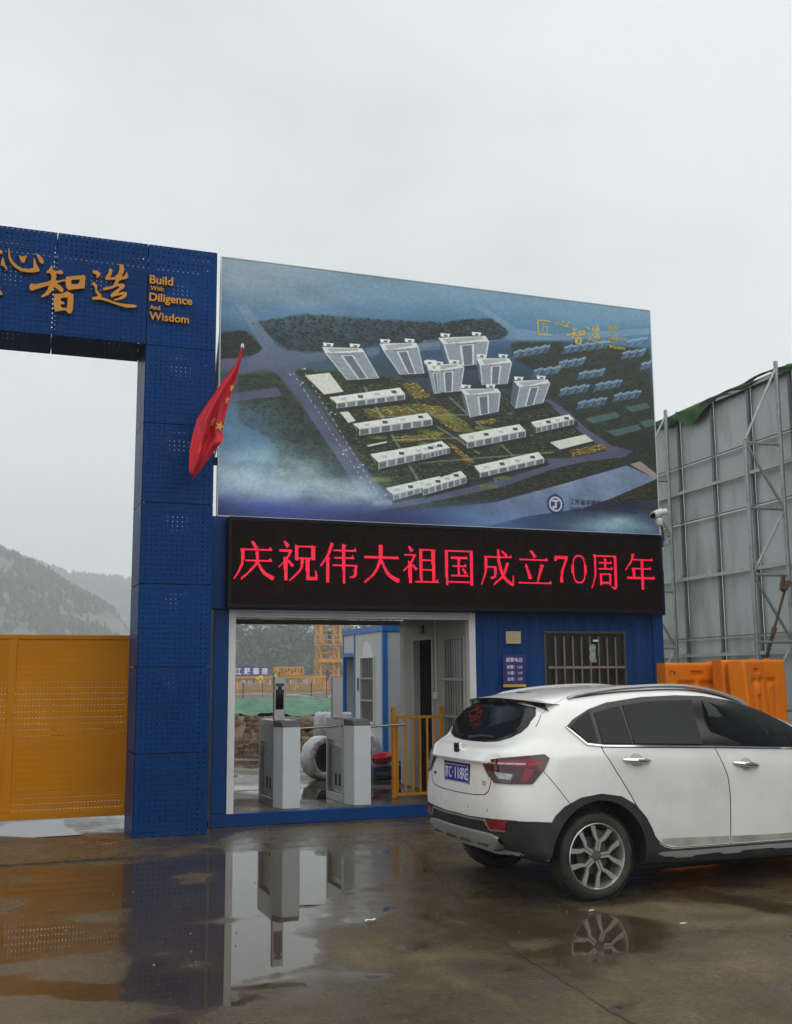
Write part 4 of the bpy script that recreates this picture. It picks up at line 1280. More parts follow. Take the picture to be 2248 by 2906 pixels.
    # drifting mist along the left and lower edges
    for (cx, cy, rx, ry, col, a) in ((60, 170, 200, 110, (168, 192, 200), 1.1), (150, 100, 220, 70, (176, 196, 202), 1.0), (20, 330, 110, 120, (96, 130, 160), .7), (60, 30, 240, 50, (52, 66, 140), .7),
                                     (560, 40, 160, 60, (96, 128, 168), .6), (880, 40, 120, 50, (160, 186, 190), .95), (330, 20, 160, 50, (40, 42, 90), .5), (30, 930, 260, 120, (146, 158, 162), .7), (500, 960, 500, 70, (112, 138, 154), .5), (740, 70, 120, 40, (60, 80, 130), .4)):
        d = ((u - cx) / rx) ** 2 + ((v - cy) / ry) ** 2
        al = (np.clip(np.exp(-d * 1.2) * a * (0.2 + 1.7 * n1 * (0.35 + n2)), 0, 1))[..., None]
        img[:] = img * (1 - al) + np.array(col, float) * al
    img *= (0.92 + .16 * vnoise(200, 9, .6))[..., None]
    img = np.clip(((img * 1.10 - 118) * 1.14 + 118) * np.array((.97, .99, 1.01)), 4, 255) / 255
    return np.dstack([img, np.ones((Hh, W))])[::-1].astype(np.float32)


pw, ph = 1040, 546
arr = paint_print(pw, ph)
pim = bpy.data.images.new('aerial_print', pw, ph)
pim.pixels.foreach_set(arr.ravel())
pim.update()
pim.pack()
pm, pnt, pbs = _base('printed_vinyl')
ti = pnt.nodes.new('ShaderNodeTexImage')
ti.image = pim
ti.extension = 'EXTEND'
tcn = pnt.nodes.new('ShaderNodeTexCoord')
pnt.links.new(tcn.outputs['UV'], ti.inputs['Vector'])
pnt.links.new(ti.outputs['Color'], pbs.inputs['Base Color'])
pbs.inputs['Roughness'].default_value = 0.55
wv = pnt.nodes.new('ShaderNodeTexNoise')
wv.inputs['Scale'].default_value = 1.6
bpn = pnt.nodes.new('ShaderNodeBump')
bpn.inputs['Strength'].default_value = 0.12
bpn.inputs['Distance'].default_value = 0.02
pnt.links.new(tcn.outputs['Object'], wv.inputs['Vector'])
pnt.links.new(wv.outputs['Fac'], bpn.inputs['Height'])
pnt.links.new(bpn.outputs[0], pbs.inputs['Normal'])

bb = thing('billboard', 'large billboard with a printed aerial view of a housing estate above the guardhouse', 'billboard', (5.37, 12.5, 3.53))
sh = MB().quad((PX0, PY, PZ0), (PX1, PY, PZ0), (PX1, PY, PZ1), (PX0, PY, PZ1)).build('print', pm, bb)
uvl = sh.data.uv_layers.new(name='UVMap')
for li, lp in enumerate(sh.data.loops):
    co = sh.data.vertices[lp.vertex_index].co
    uvl.data[li].uv = ((co.x + 5.37 - PX0) / (PX1 - PX0), (co.z + 3.53 - PZ0) / (PZ1 - PZ0))
MB().box(PX0, PX1, PY + .004, PY + .05, PZ0, PZ1).build('backing', GALV, bb)
tr = MB()
tr.box(PX0 - .012, PX0 - .0005, PY - .006, PY + .05, PZ0, PZ1); tr.box(PX1 + .0005, PX1 + .012, PY - .006, PY + .05, PZ0, PZ1)
tr.box(PX0 - .012, PX1 + .012, PY - .006, PY + .05, PZ1 + .0005, PZ1 + .012); tr.box(PX0 - .012, PX1 + .012, PY - .02, PY + .05, PZ0 - .014, PZ0 - .0005)
tr.build('edge_trim', M('pale_edge_trim', (0.55, 0.6, 0.6), .4), bb)
for k in range(7):
    x = PX0 + .06 + k * .98
    MB().box(x - .025, x + .025, PY + .051, PY + .101, 2.75, PZ1 - .02).build('post', GALV, bb)
    MB().bar((x, PY + .1, PZ1 - .5), (x, PY + 1.9, 2.76), .05).build('brace', GALV, bb)
for z in (4.1, 5.1, 6.1):
    MB().box(PX0 + .03, PX1 - .03, PY + .102, PY + .142, z - .02, z + .02).build('rail', GALV, bb)
GP = M('gold_print', (0.56, 0.42, 0.06), .5, var=.08)


def PU(u): return PX0 + u / 1000 * (PX1 - PX0)
def PV(v): return PZ0 + v / 1000 * (PZ1 - PZ0)


for key, (u0, v1, u1, v0) in (('craft', (705, 899, 744, 829)), ('heart', (752, 915, 788, 880)), ('wise', (779, 885, 827, 807)), ('make', (831, 909, 875, 825))):
    pts = [p for loops in CALLIG[key] for lp in loops for p in lp]
    ax, bx, az, bz_ = min(p[0] for p in pts), max(p[0] for p in pts), min(p[1] for p in pts), max(p[1] for p in pts)
    mb = MB()
    for loops in CALLIG[key]:
        mb.cdt([[(PU(u0 + (p[0] - ax) / (bx - ax) * (u1 - u0)), PV(v0 + (p[1] - az) / (bz_ - az) * (v1 - v0))) for p in lp] for lp in loops], PY - .005, PY - .002)
    mb.build('character', GP, bb)
for s, u0, v0, u1 in (('Build', 889, 892, 914), ('With', 889, 874, 902), ('Diligence', 888, 848, 934), ('And', 888, 830, 900), ('Wisdom', 887, 808, 929)):
    text('lettering', s, PU(u0), PV(v0), PY - .004, GP, bb, width=PU(u1) - PU(u0), depth=.002, bold=.012)
NAVY = M('navy_print', (0.02, 0.03, 0.13), .5, var=.05)
PALE = M('pale_print', (0.55, 0.58, 0.64), .5, var=.05)
lx, lz = PU(738.5), PV(109)
R_ = .125
ring = lambda rx, rz, n=28: [(lx + rx * math.sin(6.283 * k / n), lz + rz * math.cos(6.283 * k / n)) for k in range(n)]
badge = [(lx, lz + .145)] + [(lx + R_ * math.sin(a), lz + R_ * 1.02 * math.cos(a)) for a in np.linspace(.45, 2.7, 12)] + [(lx, lz - .145)] + [(lx - R_ * math.sin(a), lz + R_ * 1.02 * math.cos(a)) for a in np.linspace(2.7, .45, 12)]
MB().cdt([badge], PY - .004, PY - .002).build('emblem', NAVY, bb)
MB().cdt([ring(.098, .1)], PY - .0055, PY - .0042).build('emblem', PALE, bb)
MB().cdt([ring(.074, .076)], PY - .007, PY - .0057).build('emblem', NAVY, bb)
jt = MB()
jt.box(lx - .06, lx + .05, PY - .009, PY - .0072, lz + .03, lz + .056); jt.box(lx - .012, lx + .016, PY - .009, PY - .0072, lz - .05, lz + .029)
jt.cdt([[(lx - .03 + .022 * math.cos(a), lz - .045 + .022 * math.sin(a)) for a in np.linspace(0, 6.1, 12)]], PY - .0088, PY - .0073)
jt.build('emblem', PALE, bb)
text('lettering', '江苏省华建建设股份有限公司', PU(773), PV(113), PY - .004, NAVY, bb, width=PU(946) - PU(773), depth=.002, bold=.012)
text('lettering', 'Jiangsu Huajian Construction Co., Ltd', PU(773), PV(91), PY - .004, NAVY, bb, width=PU(946) - PU(773), depth=.002, bold=.0)

# ================================================================== turnstiles
TFRONT = M('pale_grey_front', (0.60, 0.64, 0.67), .3, var=.05, dirt=(.3, .3, .29), dirt_amt=.25)
TDOOR = M('grey_door_panel', (0.27, 0.29, 0.30), .35, var=.08, dirt=(.15, .14, .13), dirt_amt=.35)


def make_turnstile(label, screen):
    """local frame: x right, y into the site, origin at the middle of the near edge of the base"""
    t = thing('turnstile', label, 'turnstile', (0, 0, 0), 'turnstiles in the guardhouse passage', world=False)
    w, d, h = .14, .95, 1.01
    # front: chamfered pale column
    mb = MB()
    mb.prism([(-w, .20), (-w + .07, .0), (w, .0), (w, .20)], 0.0, h - .075, 'z')
    mb.build('front_panel', TFRONT, t, bevel=.004)
    tp = MB()
    tp.add([(-w, .20, h - .0748), (-w + .07, 0, h - .0748), (w, 0, h - .0748), (w, .20, h - .0748), (-w, .20, h), (-w + .055, .05, h - .012), (w, .05, h - .012), (w, .20, h)],
           [(0, 3, 2, 1), (4, 5, 6, 7), (0, 1, 5, 4), (1, 2, 6, 5), (2, 3, 7, 6), (3, 0, 4, 7)])
    tp.build('reader_cap', M('dark_grey_plastic', (0.09, 0.09, 0.09), .5), t)
    # steel carcass behind with a recess on each side
    c = MB()
    c.box(-w, w, .201, d, h - .02, h)
    c.box(-w, w, .201, d, 0.0, .10)
    c.box(-w, w, d - .06, d, .1005, h - .0205)
    c.box(-w, w, .201, .30, .1005, h - .0205)
    c.box(-w, w, .301, d - .061, .74, h - .0205)
    c.box(-w + .05, w - .05, .301, d - .061, .1005, .7395)
    c.build('carcass', STEEL, t, bevel=.003)
    for sx in (-1, 1):
        x0, x1 = sorted((sx * (w - .051), sx * (w - .040)))
        dp = MB().box(x0, x1, .34, d - .10, .13, .66).build('service_panel', TDOOR, t, bevel=.002)
        for k in range(2):
            v = MB()
            xx0, xx1 = sorted((sx * (w - .0398), sx * (w - .039)))
            v.box(xx0, xx1, .455 + k * .16, .54 + k * .16, .185, .326)
            xx0, xx1 = sorted((sx * (w - .0389), sx * (w - .036)))
            for q in range(8):
                v.box(xx0, xx1, .46 + k * .16, .535 + k * .16, .19 + q * .017, .199 + q * .017)
            v.build('vent', BLACK_METAL, dp)
        lk = MB().lathe([(0, sx * (w - .036)), (.012, sx * (w - .036)), (.012, sx * (w - .0395)), (0, sx * (w - .0395))], 10, (0, .52, .60), 'x').build('lock', CHROME, dp)
    # barrier arm to the right
    a = MB()
    a.lathe([(0, w), (.05, w), (.05, w + .02), (.03, w + .03), (0, w + .03)], 14, (0, .36, h - .11), 'x')
    a.build('arm_hub', STEEL, t, smooth=True)
    MB().tube([(w + .02, .36, h - .11), (w + .585, .36, h - .085)], .016, 12).build('arm', STEEL, t, smooth=True)
    # reader post
    px = -.055 if screen else -.205
    p = MB()
    if not screen:
        p.box(px - .03, .02, .27, .33, h + .0005, h + .012)
    p.box(px - .065, px + .065, .25, .33, h + .0005 if screen else h + .0125, h + .52)
    post = p.build('reader_post', M('satin_steel', (0.42, 0.42, 0.43), .4, .7, var=.05), t, bevel=.004)
    if screen:
        s = MB().box(px - .05, px + .05, .243, .2495, h + .13, h + .44).build('screen', M('black_glass', (0.006, 0.006, 0.008), .06, var=.1), post, bevel=.002)
        for sx in (-.036, .036):
            MB().box(px + sx - .007, px + sx + .007, .2405, .2428, h + .365, h + .405).build('fill_light', M('pale_diode_panel', (.6, .62, .62), .4), s)
        MB().lathe([(0, .2405), (.008, .2405), (.008, .2428), (0, .2428)], 12, (px, 0, h + .385), 'y').build('lens', M('lens_blue', (.02, .03, .06), .1), s)
    return t


t1 = make_turnstile('left turnstile with a dark face reader screen on its post', True)
t1.location = (3.31, 12.70, .138)
t2 = make_turnstile('right turnstile with a plain blank post beside the yellow railing', False)
t2.location = (4.19, 12.70, .138)

# yellow railing that closes the passage on the right
rl = thing('railing', 'yellow metal railing across the right side of the passage', 'railing', (5.17, 13.25, .138))
MB().box(4.80, 4.85, 13.225, 13.275, .138, 1.275).build('post', YELLOW, rl, bevel=.004)
MB().box(5.46, 5.505, 13.23, 13.27, .138, 1.275).build('post', YELLOW, rl, bevel=.004)
MB().box(4.8505, 5.4595, 13.235, 13.265, 1.125, 1.16).build('rail', YELLOW, rl, bevel=.003)
MB().box(4.8505, 5.4595, 13.235, 13.265, .165, .20).build('rail', YELLOW, rl, bevel=.003)
for k in range(6):
    x = 4.872 + k * .1 - (.012 if k == 0 else 0)
    MB().box(x, x + .026, 13.24, 13.26, .2005, 1.1245).build('baluster', YELLOW, rl, bevel=.002)

# ================================================================== goods behind the passage
BAGW = M('woven_wrap', (0.50, 0.50, 0.53), .30, var=.3, vscale=7, bump=1.0, bscale=13, dirt=(.28, .25, .23), dirt_amt=.35)
HOSE = M('black_hose', (0.012, 0.012, 0.013), .4, var=.2)


def wrapped_coil(label, loc, R, r, upright, width, loc_rz=0.0):
    t = thing('wrapped_coil', label, 'hose coil', loc, 'hose coils wrapped in silvery sheet', world=False)
    P = []
    n, m = 120, 28
    for i in range(n + 1):
        a = 2 * math.pi * (i % n) / n
        row = []
        for j in range(m + 1):
            b = 2 * math.pi * (j % m) / m
            cr = math.cos(b); sr = math.sin(b)
            q = (abs(cr) ** .6 * (1 if cr >= 0 else -1), abs(sr) ** .6 * (1 if sr >= 0 else -1))
            wr = 1 + .16 * fbm(5 * math.cos(a) + 2 * math.cos(b), 5 * math.sin(a) + 2 * math.sin(b), 1.0, 5, R * 9) + .10 * fbm(9 * math.cos(a) + 4 * math.cos(b), 9 * math.sin(a) + 4 * math.sin(b), 1.3, 4, 2.0 + R) + .03 * math.sin(11 * a + 5 * fbm(a * 3, b, .7, 2, 1.0)) * abs(sr)
            rr = (R + r) / 2 + (R - r) / 2 * q[0] * wr
            row.append((rr * math.cos(a), rr * math.sin(a), width / 2 * q[1] * wr))
        P.append(row)
    if upright:
        P = [[(p[0], p[2], p[1]) for p in row] for row in P]
    MB().grid(P).build('wrapping', BAGW, t, smooth=True, angle=50)
    for k in range(5):
        rr = r * (.98 - .17 * k)
        for s in ((-1, 1) if upright else (1,)):
            pts = [(rr * math.cos(a), rr * math.sin(a)) for a in np.linspace(0, 2 * math.pi, 30)[:-1]]
            off = s * (width / 2 - .045 - .012 * k)
            MB().tube([(p[0], off, p[1]) if upright else (p[0], p[1], off) for p in pts], .016, 6, closed=True).build('hose', HOSE, t, smooth=True)
    core = MB().lathe([(0, -width / 2 + .05), (r * 1.02, -width / 2 + .05), (r * 1.02, width / 2 - .05), (0, width / 2 - .05)], 24, (0, 0, 0), 'y' if upright else 'z').build('core', HOSE, t)
    t.rotation_euler = (0, 0, loc_rz)
    return t


wrapped_coil('silvery wrapped hose coil standing upright with its black middle showing', (4.68, 16.05, .465), .325, .20, True, .26, .45)
wrapped_coil('silvery wrapped hose coil on top of the stack behind the right turnstile', (5.16, 17.0, .915), .31, .17, False, .36)
wrapped_coil('silvery wrapped hose coil at the bottom of the stack behind the right turnstile', (5.16, 17.0, .44), .30, .17, False, .58)
wrapped_coil('silvery wrapped hose coil leaning by the blue corner post of the site cabin', (5.42, 16.45, .50), .36, .2, True, .22, -.5)
yb = thing('yellow_packet', 'pale yellow folded packet lying on the topmost wrapped coil', 'packet', (5.13, 16.83, 1.10))
MB().box(5.08, 5.17, 16.80, 16.86, 1.088, 1.15).build('packet_body', M('pale_yellow_paper', (.62, .56, .22), .6), yb, bevel=.006)
MB().prism([(5.10, 1.1505), (5.165, 1.1505), (5.155, 1.25), (5.125, 1.235)], 16.815, 16.835).build('folded_flap', MATS['pale_yellow_paper'], yb)
crate = thing('tool_crate', 'dark blue plastic crate with a white stripe under the red basin', 'crate', (5.63, 15.86, .137))
MB().box(5.40, 5.86, 15.68, 16.05, .137, .335).build('crate_body', M('dark_blue_plastic', (.02, .025, .05), .4), crate, bevel=.012)
MB().box(5.42, 5.62, 15.672, 15.679, .20, .255).build('label_strip', M('crate_label', (.08, .10, .28), .4), crate)
MB().box(5.62, 5.70, 15.672, 15.679, .19, .27).build('label_strip', M('red_label', (.35, .03, .06), .4), crate)
MB().box(5.41, 5.85, 15.69, 16.04, .3355, .352).build('lid', M('pale_blue_lid', (.25, .30, .36), .4), crate, bevel=.004)
bs = thing('basin', 'shallow red plastic basin tilted on the dark crate', 'basin', (5.60, 15.86, .355), world=False)
MB().lathe([(0, .0), (.13, .0), (.185, .10), (.20, .105), (.20, .112), (.18, .11), (.125, .012), (0, .012)], 28).build('bowl', M('red_plastic', (.55, .02, .035), .3, var=.05), bs, smooth=True)
MB().lathe([(.125, -.002), (.13, -.002), (.13, .004), (.125, .004)], 24).build('foot_ring', MATS['red_plastic'], bs)
bs.rotation_euler = (math.radians(5), math.radians(-9), 0)
bs.location = (5.60, 15.86, .375)
buc = thing('bucket', 'dark bucket standing on the floor right of the dark crate', 'bucket', (5.95, 15.75, .137), world=False)
MB().lathe([(0, 0), (.10, 0), (.13, .25), (.135, .25), (.135, .26), (.125, .26), (.095, .012), (0, .012)], 20).build('pail', M('dark_grey_plastic', (.09, .09, .09), .5), buc, smooth=True)
MB().tube([(.132 * math.cos(a), .03 * math.sin(a), .25 + .0 * a) for a in np.linspace(0, math.pi, 10)], .004, 5).build('handle', CHROME, buc)

# ================================================================== site cabin behind
CX, CY0, CY1 = 6.187, 17.5, 19.78
CWALL = M('cabin_wall', (0.52, 0.55, 0.55), .45, var=.05, dirt=(.36, .36, .34), dirt_amt=.35)
CBLUE = M('cabin_blue', (0.02, 0.16, 0.50), .4, var=.1)
cab = thing('site_cabin', 'white prefabricated site cabin with bright blue frame and a barred window', 'cabin', (7.6, 18.6, .13))
MB().box(CX, CX + .09, CY0, CY0 + .07, .131, 2.43).build('corner_post', CBLUE, cab, bevel=.004)
MB().box(CX, CX + .07, CY1 - .04, CY1, .131, 2.43).build('corner_post', CBLUE, cab)
MB().box(CX - .012, 9.0, CY0 - .012, CY0 + .08, 2.431, 2.53).build('fascia', CBLUE, cab)
MB().box(CX - .012, CX + .07, CY0 + .081, CY1 + .02, 2.431, 2.53).build('fascia', CBLUE, cab)
MB().box(CX + .071, 9.0, CY0 + .081, CY1, 2.44, 2.50).build('roof', GALV, cab)
MB().box(CX + .092, 8.98, CY0 + .012, CY0 + .05, .131, 2.43).build('wall', CWALL, cab)
MB().box(8.94, 8.98, CY0 + .051, CY1 - .05, .131, 2.43).build('wall', CWALL, cab)
MB().box(CX + .072, 8.98, CY1 - .045, CY1 - .005, .131, 2.43).build('wall', CWALL, cab)
wy0, wy1, wz0, wz1 = 17.99, 18.70, .89, 1.99
for (y0, y1, z0, z1) in ((CY0 + .071, wy0, .131, 2.43), (wy1, 19.045, .131, 2.43), (wy0, wy1, wz1, 2.43), (wy0, wy1, .131, wz0)):
    MB().box(CX + .012, CX + .05, y0 + .001, y1 - .001, z0, z1).build('wall', CWALL, cab)
MB().box(CX + .012, CX + .05, 19.11, CY1 - .041, 2.1, 2.43).build('wall', CWALL, cab)
MB().box(CX, CX + .06, 19.05, 19.105, .131, 2.43).build('door_post', CBLUE, cab)
MB().box(CX, CX + .06, 19.106, CY1 - .041, 2.03, 2.095).build('door_head', CBLUE, cab)
MB().box(CX + .3, CX + .33, 19.106, CY1 - .041, .131, 2.03).build('door', M('cabin_door_grey', (.16, .17, .17), .5), cab)
cw = MB()
for (y0, y1, z0, z1) in ((wy0 - .03, wy1 + .03, wz1, wz1 + .035), (wy0 - .03, wy1 + .03, wz0 - .035, wz0), (wy0 - .03, wy0, wz0, wz1), (wy1, wy1 + .03, wz0, wz1)):
    cw.box(CX - .012, CX + .03, y0, y1, z0, z1)
cwin = cw.build('window', WHITE_PAINT, cab)
MB().box(CX + .032, CX + .04, wy0, wy1, wz0, wz1).build('pane', GLASS, cwin)
for k in range(7):
    y = wy0 + .09 + k * .09
    MB().box(CX - .002, CX + .012, y - .008, y + .008, wz0 + .001, wz1 - .001).build('bar', MATS['grey_bar'], cwin)
for z in (1.25, 1.635):
    MB().box(CX - .02, CX - .003, wy0, wy1, z - .016, z + .016).build('bar', MATS['grey_bar'], cwin)
arch = [(18.08, 2.03), (18.62, 2.03), (18.60, 2.15), (18.53, 2.26), (18.47, 2.29), (18.38, 2.28), (18.25, 2.24), (18.15, 2.16)]
MB().prism(arch, CX + .006, CX + .0115, 'x').build('poster', M('white_sheet', (.72, .73, .72), .5, var=.03), cab)
MB().box(CX + .004, CX + .0115, 18.82, 18.93, 1.42, 1.64).build('notice_board', M('dark_green_plate', (.05, .08, .07), .5), cab)
MB().lathe([(0, 2.50), (.06, 2.50), (.06, 2.60), (.085, 2.60), (.085, 2.63), (0, 2.63)], 12, (CX + .35, 19.6, 0)).build('vent_pipe', GALV, cab)
gb = MB()
gb.box(5.72, 6.0, 16.3, 16.6, .137, .45)

# ================================================================== dust net and guard rails on the site
NETM = M('green_dust_net', (0.060, 0.165, 0.100), .75, var=.4, vscale=1.6, bump=.9, bscale=5, dirt=(.12, .22, .15), dirt_amt=.5)
nm = MB()
ny = list(np.arange(37.2, 49.2, .25))
nm.grid([[(x, y + .7 * fbm(x, 3.0, .5, 3, 4.0), earth_h(x, y) + .06 + .34 * max(0, math.sin((y - 37) / 12 * math.pi)) + .36 * abs(fbm(x, y, .7, 5, 3.0))) for x in np.arange(6.0, 19.0, .25)] for y in ny])
tag(nm.build('dust_net', NETM, smooth=True, angle=60), 'rumpled green dust net spread over the earth beyond the turnstiles', 'dust net')

RW = M('weathered_rail', (0.40, 0.34, 0.29), .6, var=.35, vscale=2.0, dirt=(.12, .05, .03), dirt_amt=.8, dirt_scale=1.2)
DARKP = M('dark_pole', (0.05, 0.045, 0.04), .6)
gr = thing('guard_rail', 'low two-bar pipe guard rail round the excavation', 'guard rail', (13.0, 53.0, .33))
for z in (.46, .87):
    MB().tube([(x, 53.0 + .04 * math.sin(x * 3), z + .025 * math.sin(x * 1.7)) for x in np.arange(9.5, 18.6, .6)], .03, 6).build('rail', RW, gr, smooth=True)
for x in (9.6, 11.5, 13.2, 14.95, 16.9, 18.4):
    MB().tube([(x, 53.05, .2), (x, 53.05, 1.42)], .03, 6).build('post', DARKP, gr)
hs = MB()
hs.tube([(13.3, 51.6, .83), (14.0, 51.6, .82), (14.6, 51.5, .70), (15.2, 51.3, .50), (15.75, 51.2, .34)], .035, 6)
tag(hs.build('hose', M('pale_hose', (.42, .38, .33), .6), None, smooth=True), 'pale hose drooping from the guard rail to the earth', 'hose')
hs = MB()
hs.tube([(16.3, 51.6, .86), (15.55, 51.6, .84), (15.4, 51.5, .70), (15.5, 51.3, .45), (15.9, 51.2, .34)], .03, 6)
tag(hs.build('hose', MATS['pale_hose'], None, smooth=True), 'pale hose looped over the guard rail beside the drooping one', 'hose')

PENN = M('yellow_pennant', (.60, .50, .03), .6, var=.08)
for (x, y, z0, z1, w, lab, mat) in ((12.2, 51.9, .30, 1.80, -.34, 'yellow triangular pennant on a thin dark pole left of the face reader', PENN), (12.95, 52.2, .30, 1.98, -.17, 'narrow yellow pennant nearest the face reader post', PENN),
                                    (15.5, 52.2, .30, 2.05, .16, 'purple and white pennant hanging before the crane sections', M('purple_pennant', (.14, .08, .34), .6))):
    f = thing('pennant', lab, 'flag', (x, y, z0), 'pennants along the guard rail')
    MB().tube([(x, y, z0), (x, y, z1 + .05)], .016, 6).build('pole', DARKP, f)
    h_ = .46 if w < -.2 else .5
    mb = MB()
    mb.grid([[(x + .016 + (w * s if w < 0 else w * s) * (1 - abs(2 * q - 1 + (.35 if w < -.2 else 0)) * .85), y - .03 * math.sin(s * 5 + q * 3), z1 - h_ * q - .02 * s) for s in np.linspace(0, 1, 6)] for q in np.linspace(0, 1, 9)])
    cl = mb.build('cloth', mat, f, smooth=True)
    if w < -.2:
        MB().lathe([(0, -.075), (.05, -.075), (.05, -.06), (0, -.06)], 10, (x - .12, y, z1 - .20), 'y').build('emblem', M('pale_red_print', (.5, .2, .15), .6), f)

# blue boards with white characters, standing on the crane sections
SX = 110 / 30.0
for k, (ch, nm_) in enumerate(zip('江蘇華建', ('leftmost purple blue board, with the simplest white character', 'second purple blue board from the left with a dense white character', 'third purple blue board from the left with a tall white character', 'rightmost purple blue board with a white character, next to the yellow unit'))):
    x0, x1 = 6.235 * SX + k * .915, 6.235 * SX + (k + 1) * .915 - .02
    zt_, zb_ = 1.65 + (1.974 - 1.65) * SX, 1.65 + (1.711 - 1.65) * SX
    s = thing('sign_board', nm_, 'sign', ((x0 + x1) / 2, 110, zb_), 'blue character boards on the crane beam')
    MB().box(x0, x1, 109.96, 110.0, zb_, zt_).build('board', M('board_purple_blue', (.05, .05, .22), .5), s)
    text('lettering', ch, x0 + .12, zb_ + .13, 109.93, WT, s, width=x1 - x0 - .24, height=zt_ - zb_ - .26, depth=.02, bold=.02)
    MB().box(x0 + .2, x0 + .26, 110.01, 110.07, zb_ - .45, zt_ - .05).build('stay', DARKP, s)
CRY = M('crane_yellow', (.52, .25, .03), .5, var=.2, vscale=.6, dirt=(.2, .1, .03), dirt_amt=.5)
MB_ = MB()


def lattice(name, label, x0, x1, y, z0, z1, bay, dpt=1.3, group='yellow crane sections lying on the site'):
    t = thing(name, label, 'crane section', ((x0 + x1) / 2, y, z0), group)
    ch = MB()
    for yy_ in (y, y + dpt):
        for z in (z0, z1):
            ch.bar((x0, yy_, z), (x1, yy_, z), .16)
    ch.build('chord', CRY, t)
    br = MB()
    n = max(1, round((x1 - x0) / bay))
    for k in range(n + 1):
        x = x0 + (x1 - x0) * k / n
        for yy_ in (y, y + dpt):
            br.bar((x, yy_, z0), (x, yy_, z1), .09)
            if k < n:
                a, b = (z0, z1) if k % 2 == 0 else (z1, z0)
                br.bar((x, yy_, a), (x + (x1 - x0) / n, yy_, b), .085)
        br.bar((x, y, z1), (x, y + dpt, z1), .08)
    br.build('lacing', CRY, t)
    return t


lattice('crane_section', 'long yellow lattice crane section under the blue character boards', 22.6, 31.5, 111.0, .55, 1.6, 1.1)
lattice('crane_section', 'yellow lattice crane section under the boxy yellow unit', 31.9, 38.4, 112.5, .55, 1.75, 1.2)
lattice('crane_section', 'yellow lattice crane section lying furthest right by the crane mast', 38.8, 45.5, 114.0, .7, 2.2, 1.3)
bm_ = thing('crane_beam', 'flat yellow steel beam carrying the blue character boards', 'beam', (29, 109.0, 1.6))
MB().box(22.2, 38.6, 109.0, 109.4, 1.62, 1.86).build('beam', CRY, bm_)
for k in range(6):
    MB().box(23 + k * 3, 23.15 + k * 3, 109.1, 109.3, .25, 1.62).build('leg', CRY, bm_)
ob = thing('crane_unit', 'boxy yellow crane unit with dark markings right of the blue boards', 'machine', (37.0, 110.0, 1.9))
ox0, ox1, oz0, oz1 = 10.07 / 40 * 110, 11.0 / 40 * 110, 1.87, 2.78
MB().box(ox0, ox1, 110, 111.2, oz0, oz1).build('housing', CRY, ob, bevel=.04)
for k in range(7):
    a = ox0 + .2 + k * .33
    MB().box(a, a + random.uniform(.08, .2), 109.96, 109.995, oz0 + .25 + .12 * (k % 3), oz1 - .15 - .1 * (k % 2)).build('marking', DARKP, ob)
MB().box(ox0 - .5, ox0 - .02, 110.1, 110.9, oz0 + .4, oz1 - .05).build('cowl', CRY, ob, bevel=.03)

# tower crane mast with a platform and a worker on it
mz = lambda z42: 1.65 + (z42 - 1.65) * 3.0
mast = thing('tower_crane', 'yellow tower crane mast with a railed working platform behind the site', 'crane', (38.0, 126.0, .35))
mxa, mxb = 36.7, 38.9
ch = MB()
for x in (mxa, mxb):
    for y in (126.0, 128.2):
        ch.bar((x, y, .3), (x, y, 10.2), .26)
ch.build('chord', CRY, mast)
br = MB()
for k in range(7):
    z = .5 + k * 1.38
    for y in (126.0, 128.2):
        br.bar((mxa, y, z), (mxb, y, z), .14)
        a, b = (mxa, mxb) if k % 2 == 0 else (mxb, mxa)
        br.bar((a, y, z), (b, y, z + 1.38), .13)
    for x in (mxa, mxb):
        br.bar((x, 126.0, z), (x, 128.2, z + 1.38), .13)
br.build('lacing', CRY, mast)
sl_ = MB()
sl_.bar((mxa - .3, 125.8, mz(2.969) + 2.6), (mxb + .3, 125.8, mz(2.969) + 2.6), .5, .5)
sl_.bar((mxa - .1, 125.8, mz(2.969) + .2), (mxa - .1, 125.8, mz(2.969) + 2.6), .35)
sl_.bar((mxb + .1, 125.8, mz(2.969) + .2), (mxb + .1, 125.8, mz(2.969) + 2.6), .35)
sl_.build('climbing_frame', CRY, mast)
pz = mz(2.969)
MB().box(35.6, 40.2, 124.9, 125.7, pz - .12, pz).build('platform', M('crane_platform', (.42, .27, .14), .6), mast)
rr_ = MB()
for z in (.55, 1.1):
    rr_.bar((35.6, 124.92, pz + z), (40.2, 124.92, pz + z), .06)
for x in (35.62, 36.7, 37.9, 39.0, 40.18):
    rr_.bar((x, 124.92, pz), (x, 124.92, pz + 1.1), .06)
rr_.bar((35.62, 124.92, pz + .55), (35.62, 125.7, pz + .55), .06)
rr_.build('railing', M('platform_railing', (.45, .38, .28), .6), mast)
MB().box(36.2, 40.6, 125.2, 125.8, mz(2.26), mz(2.26) + .35).build('collar', CRY, mast)


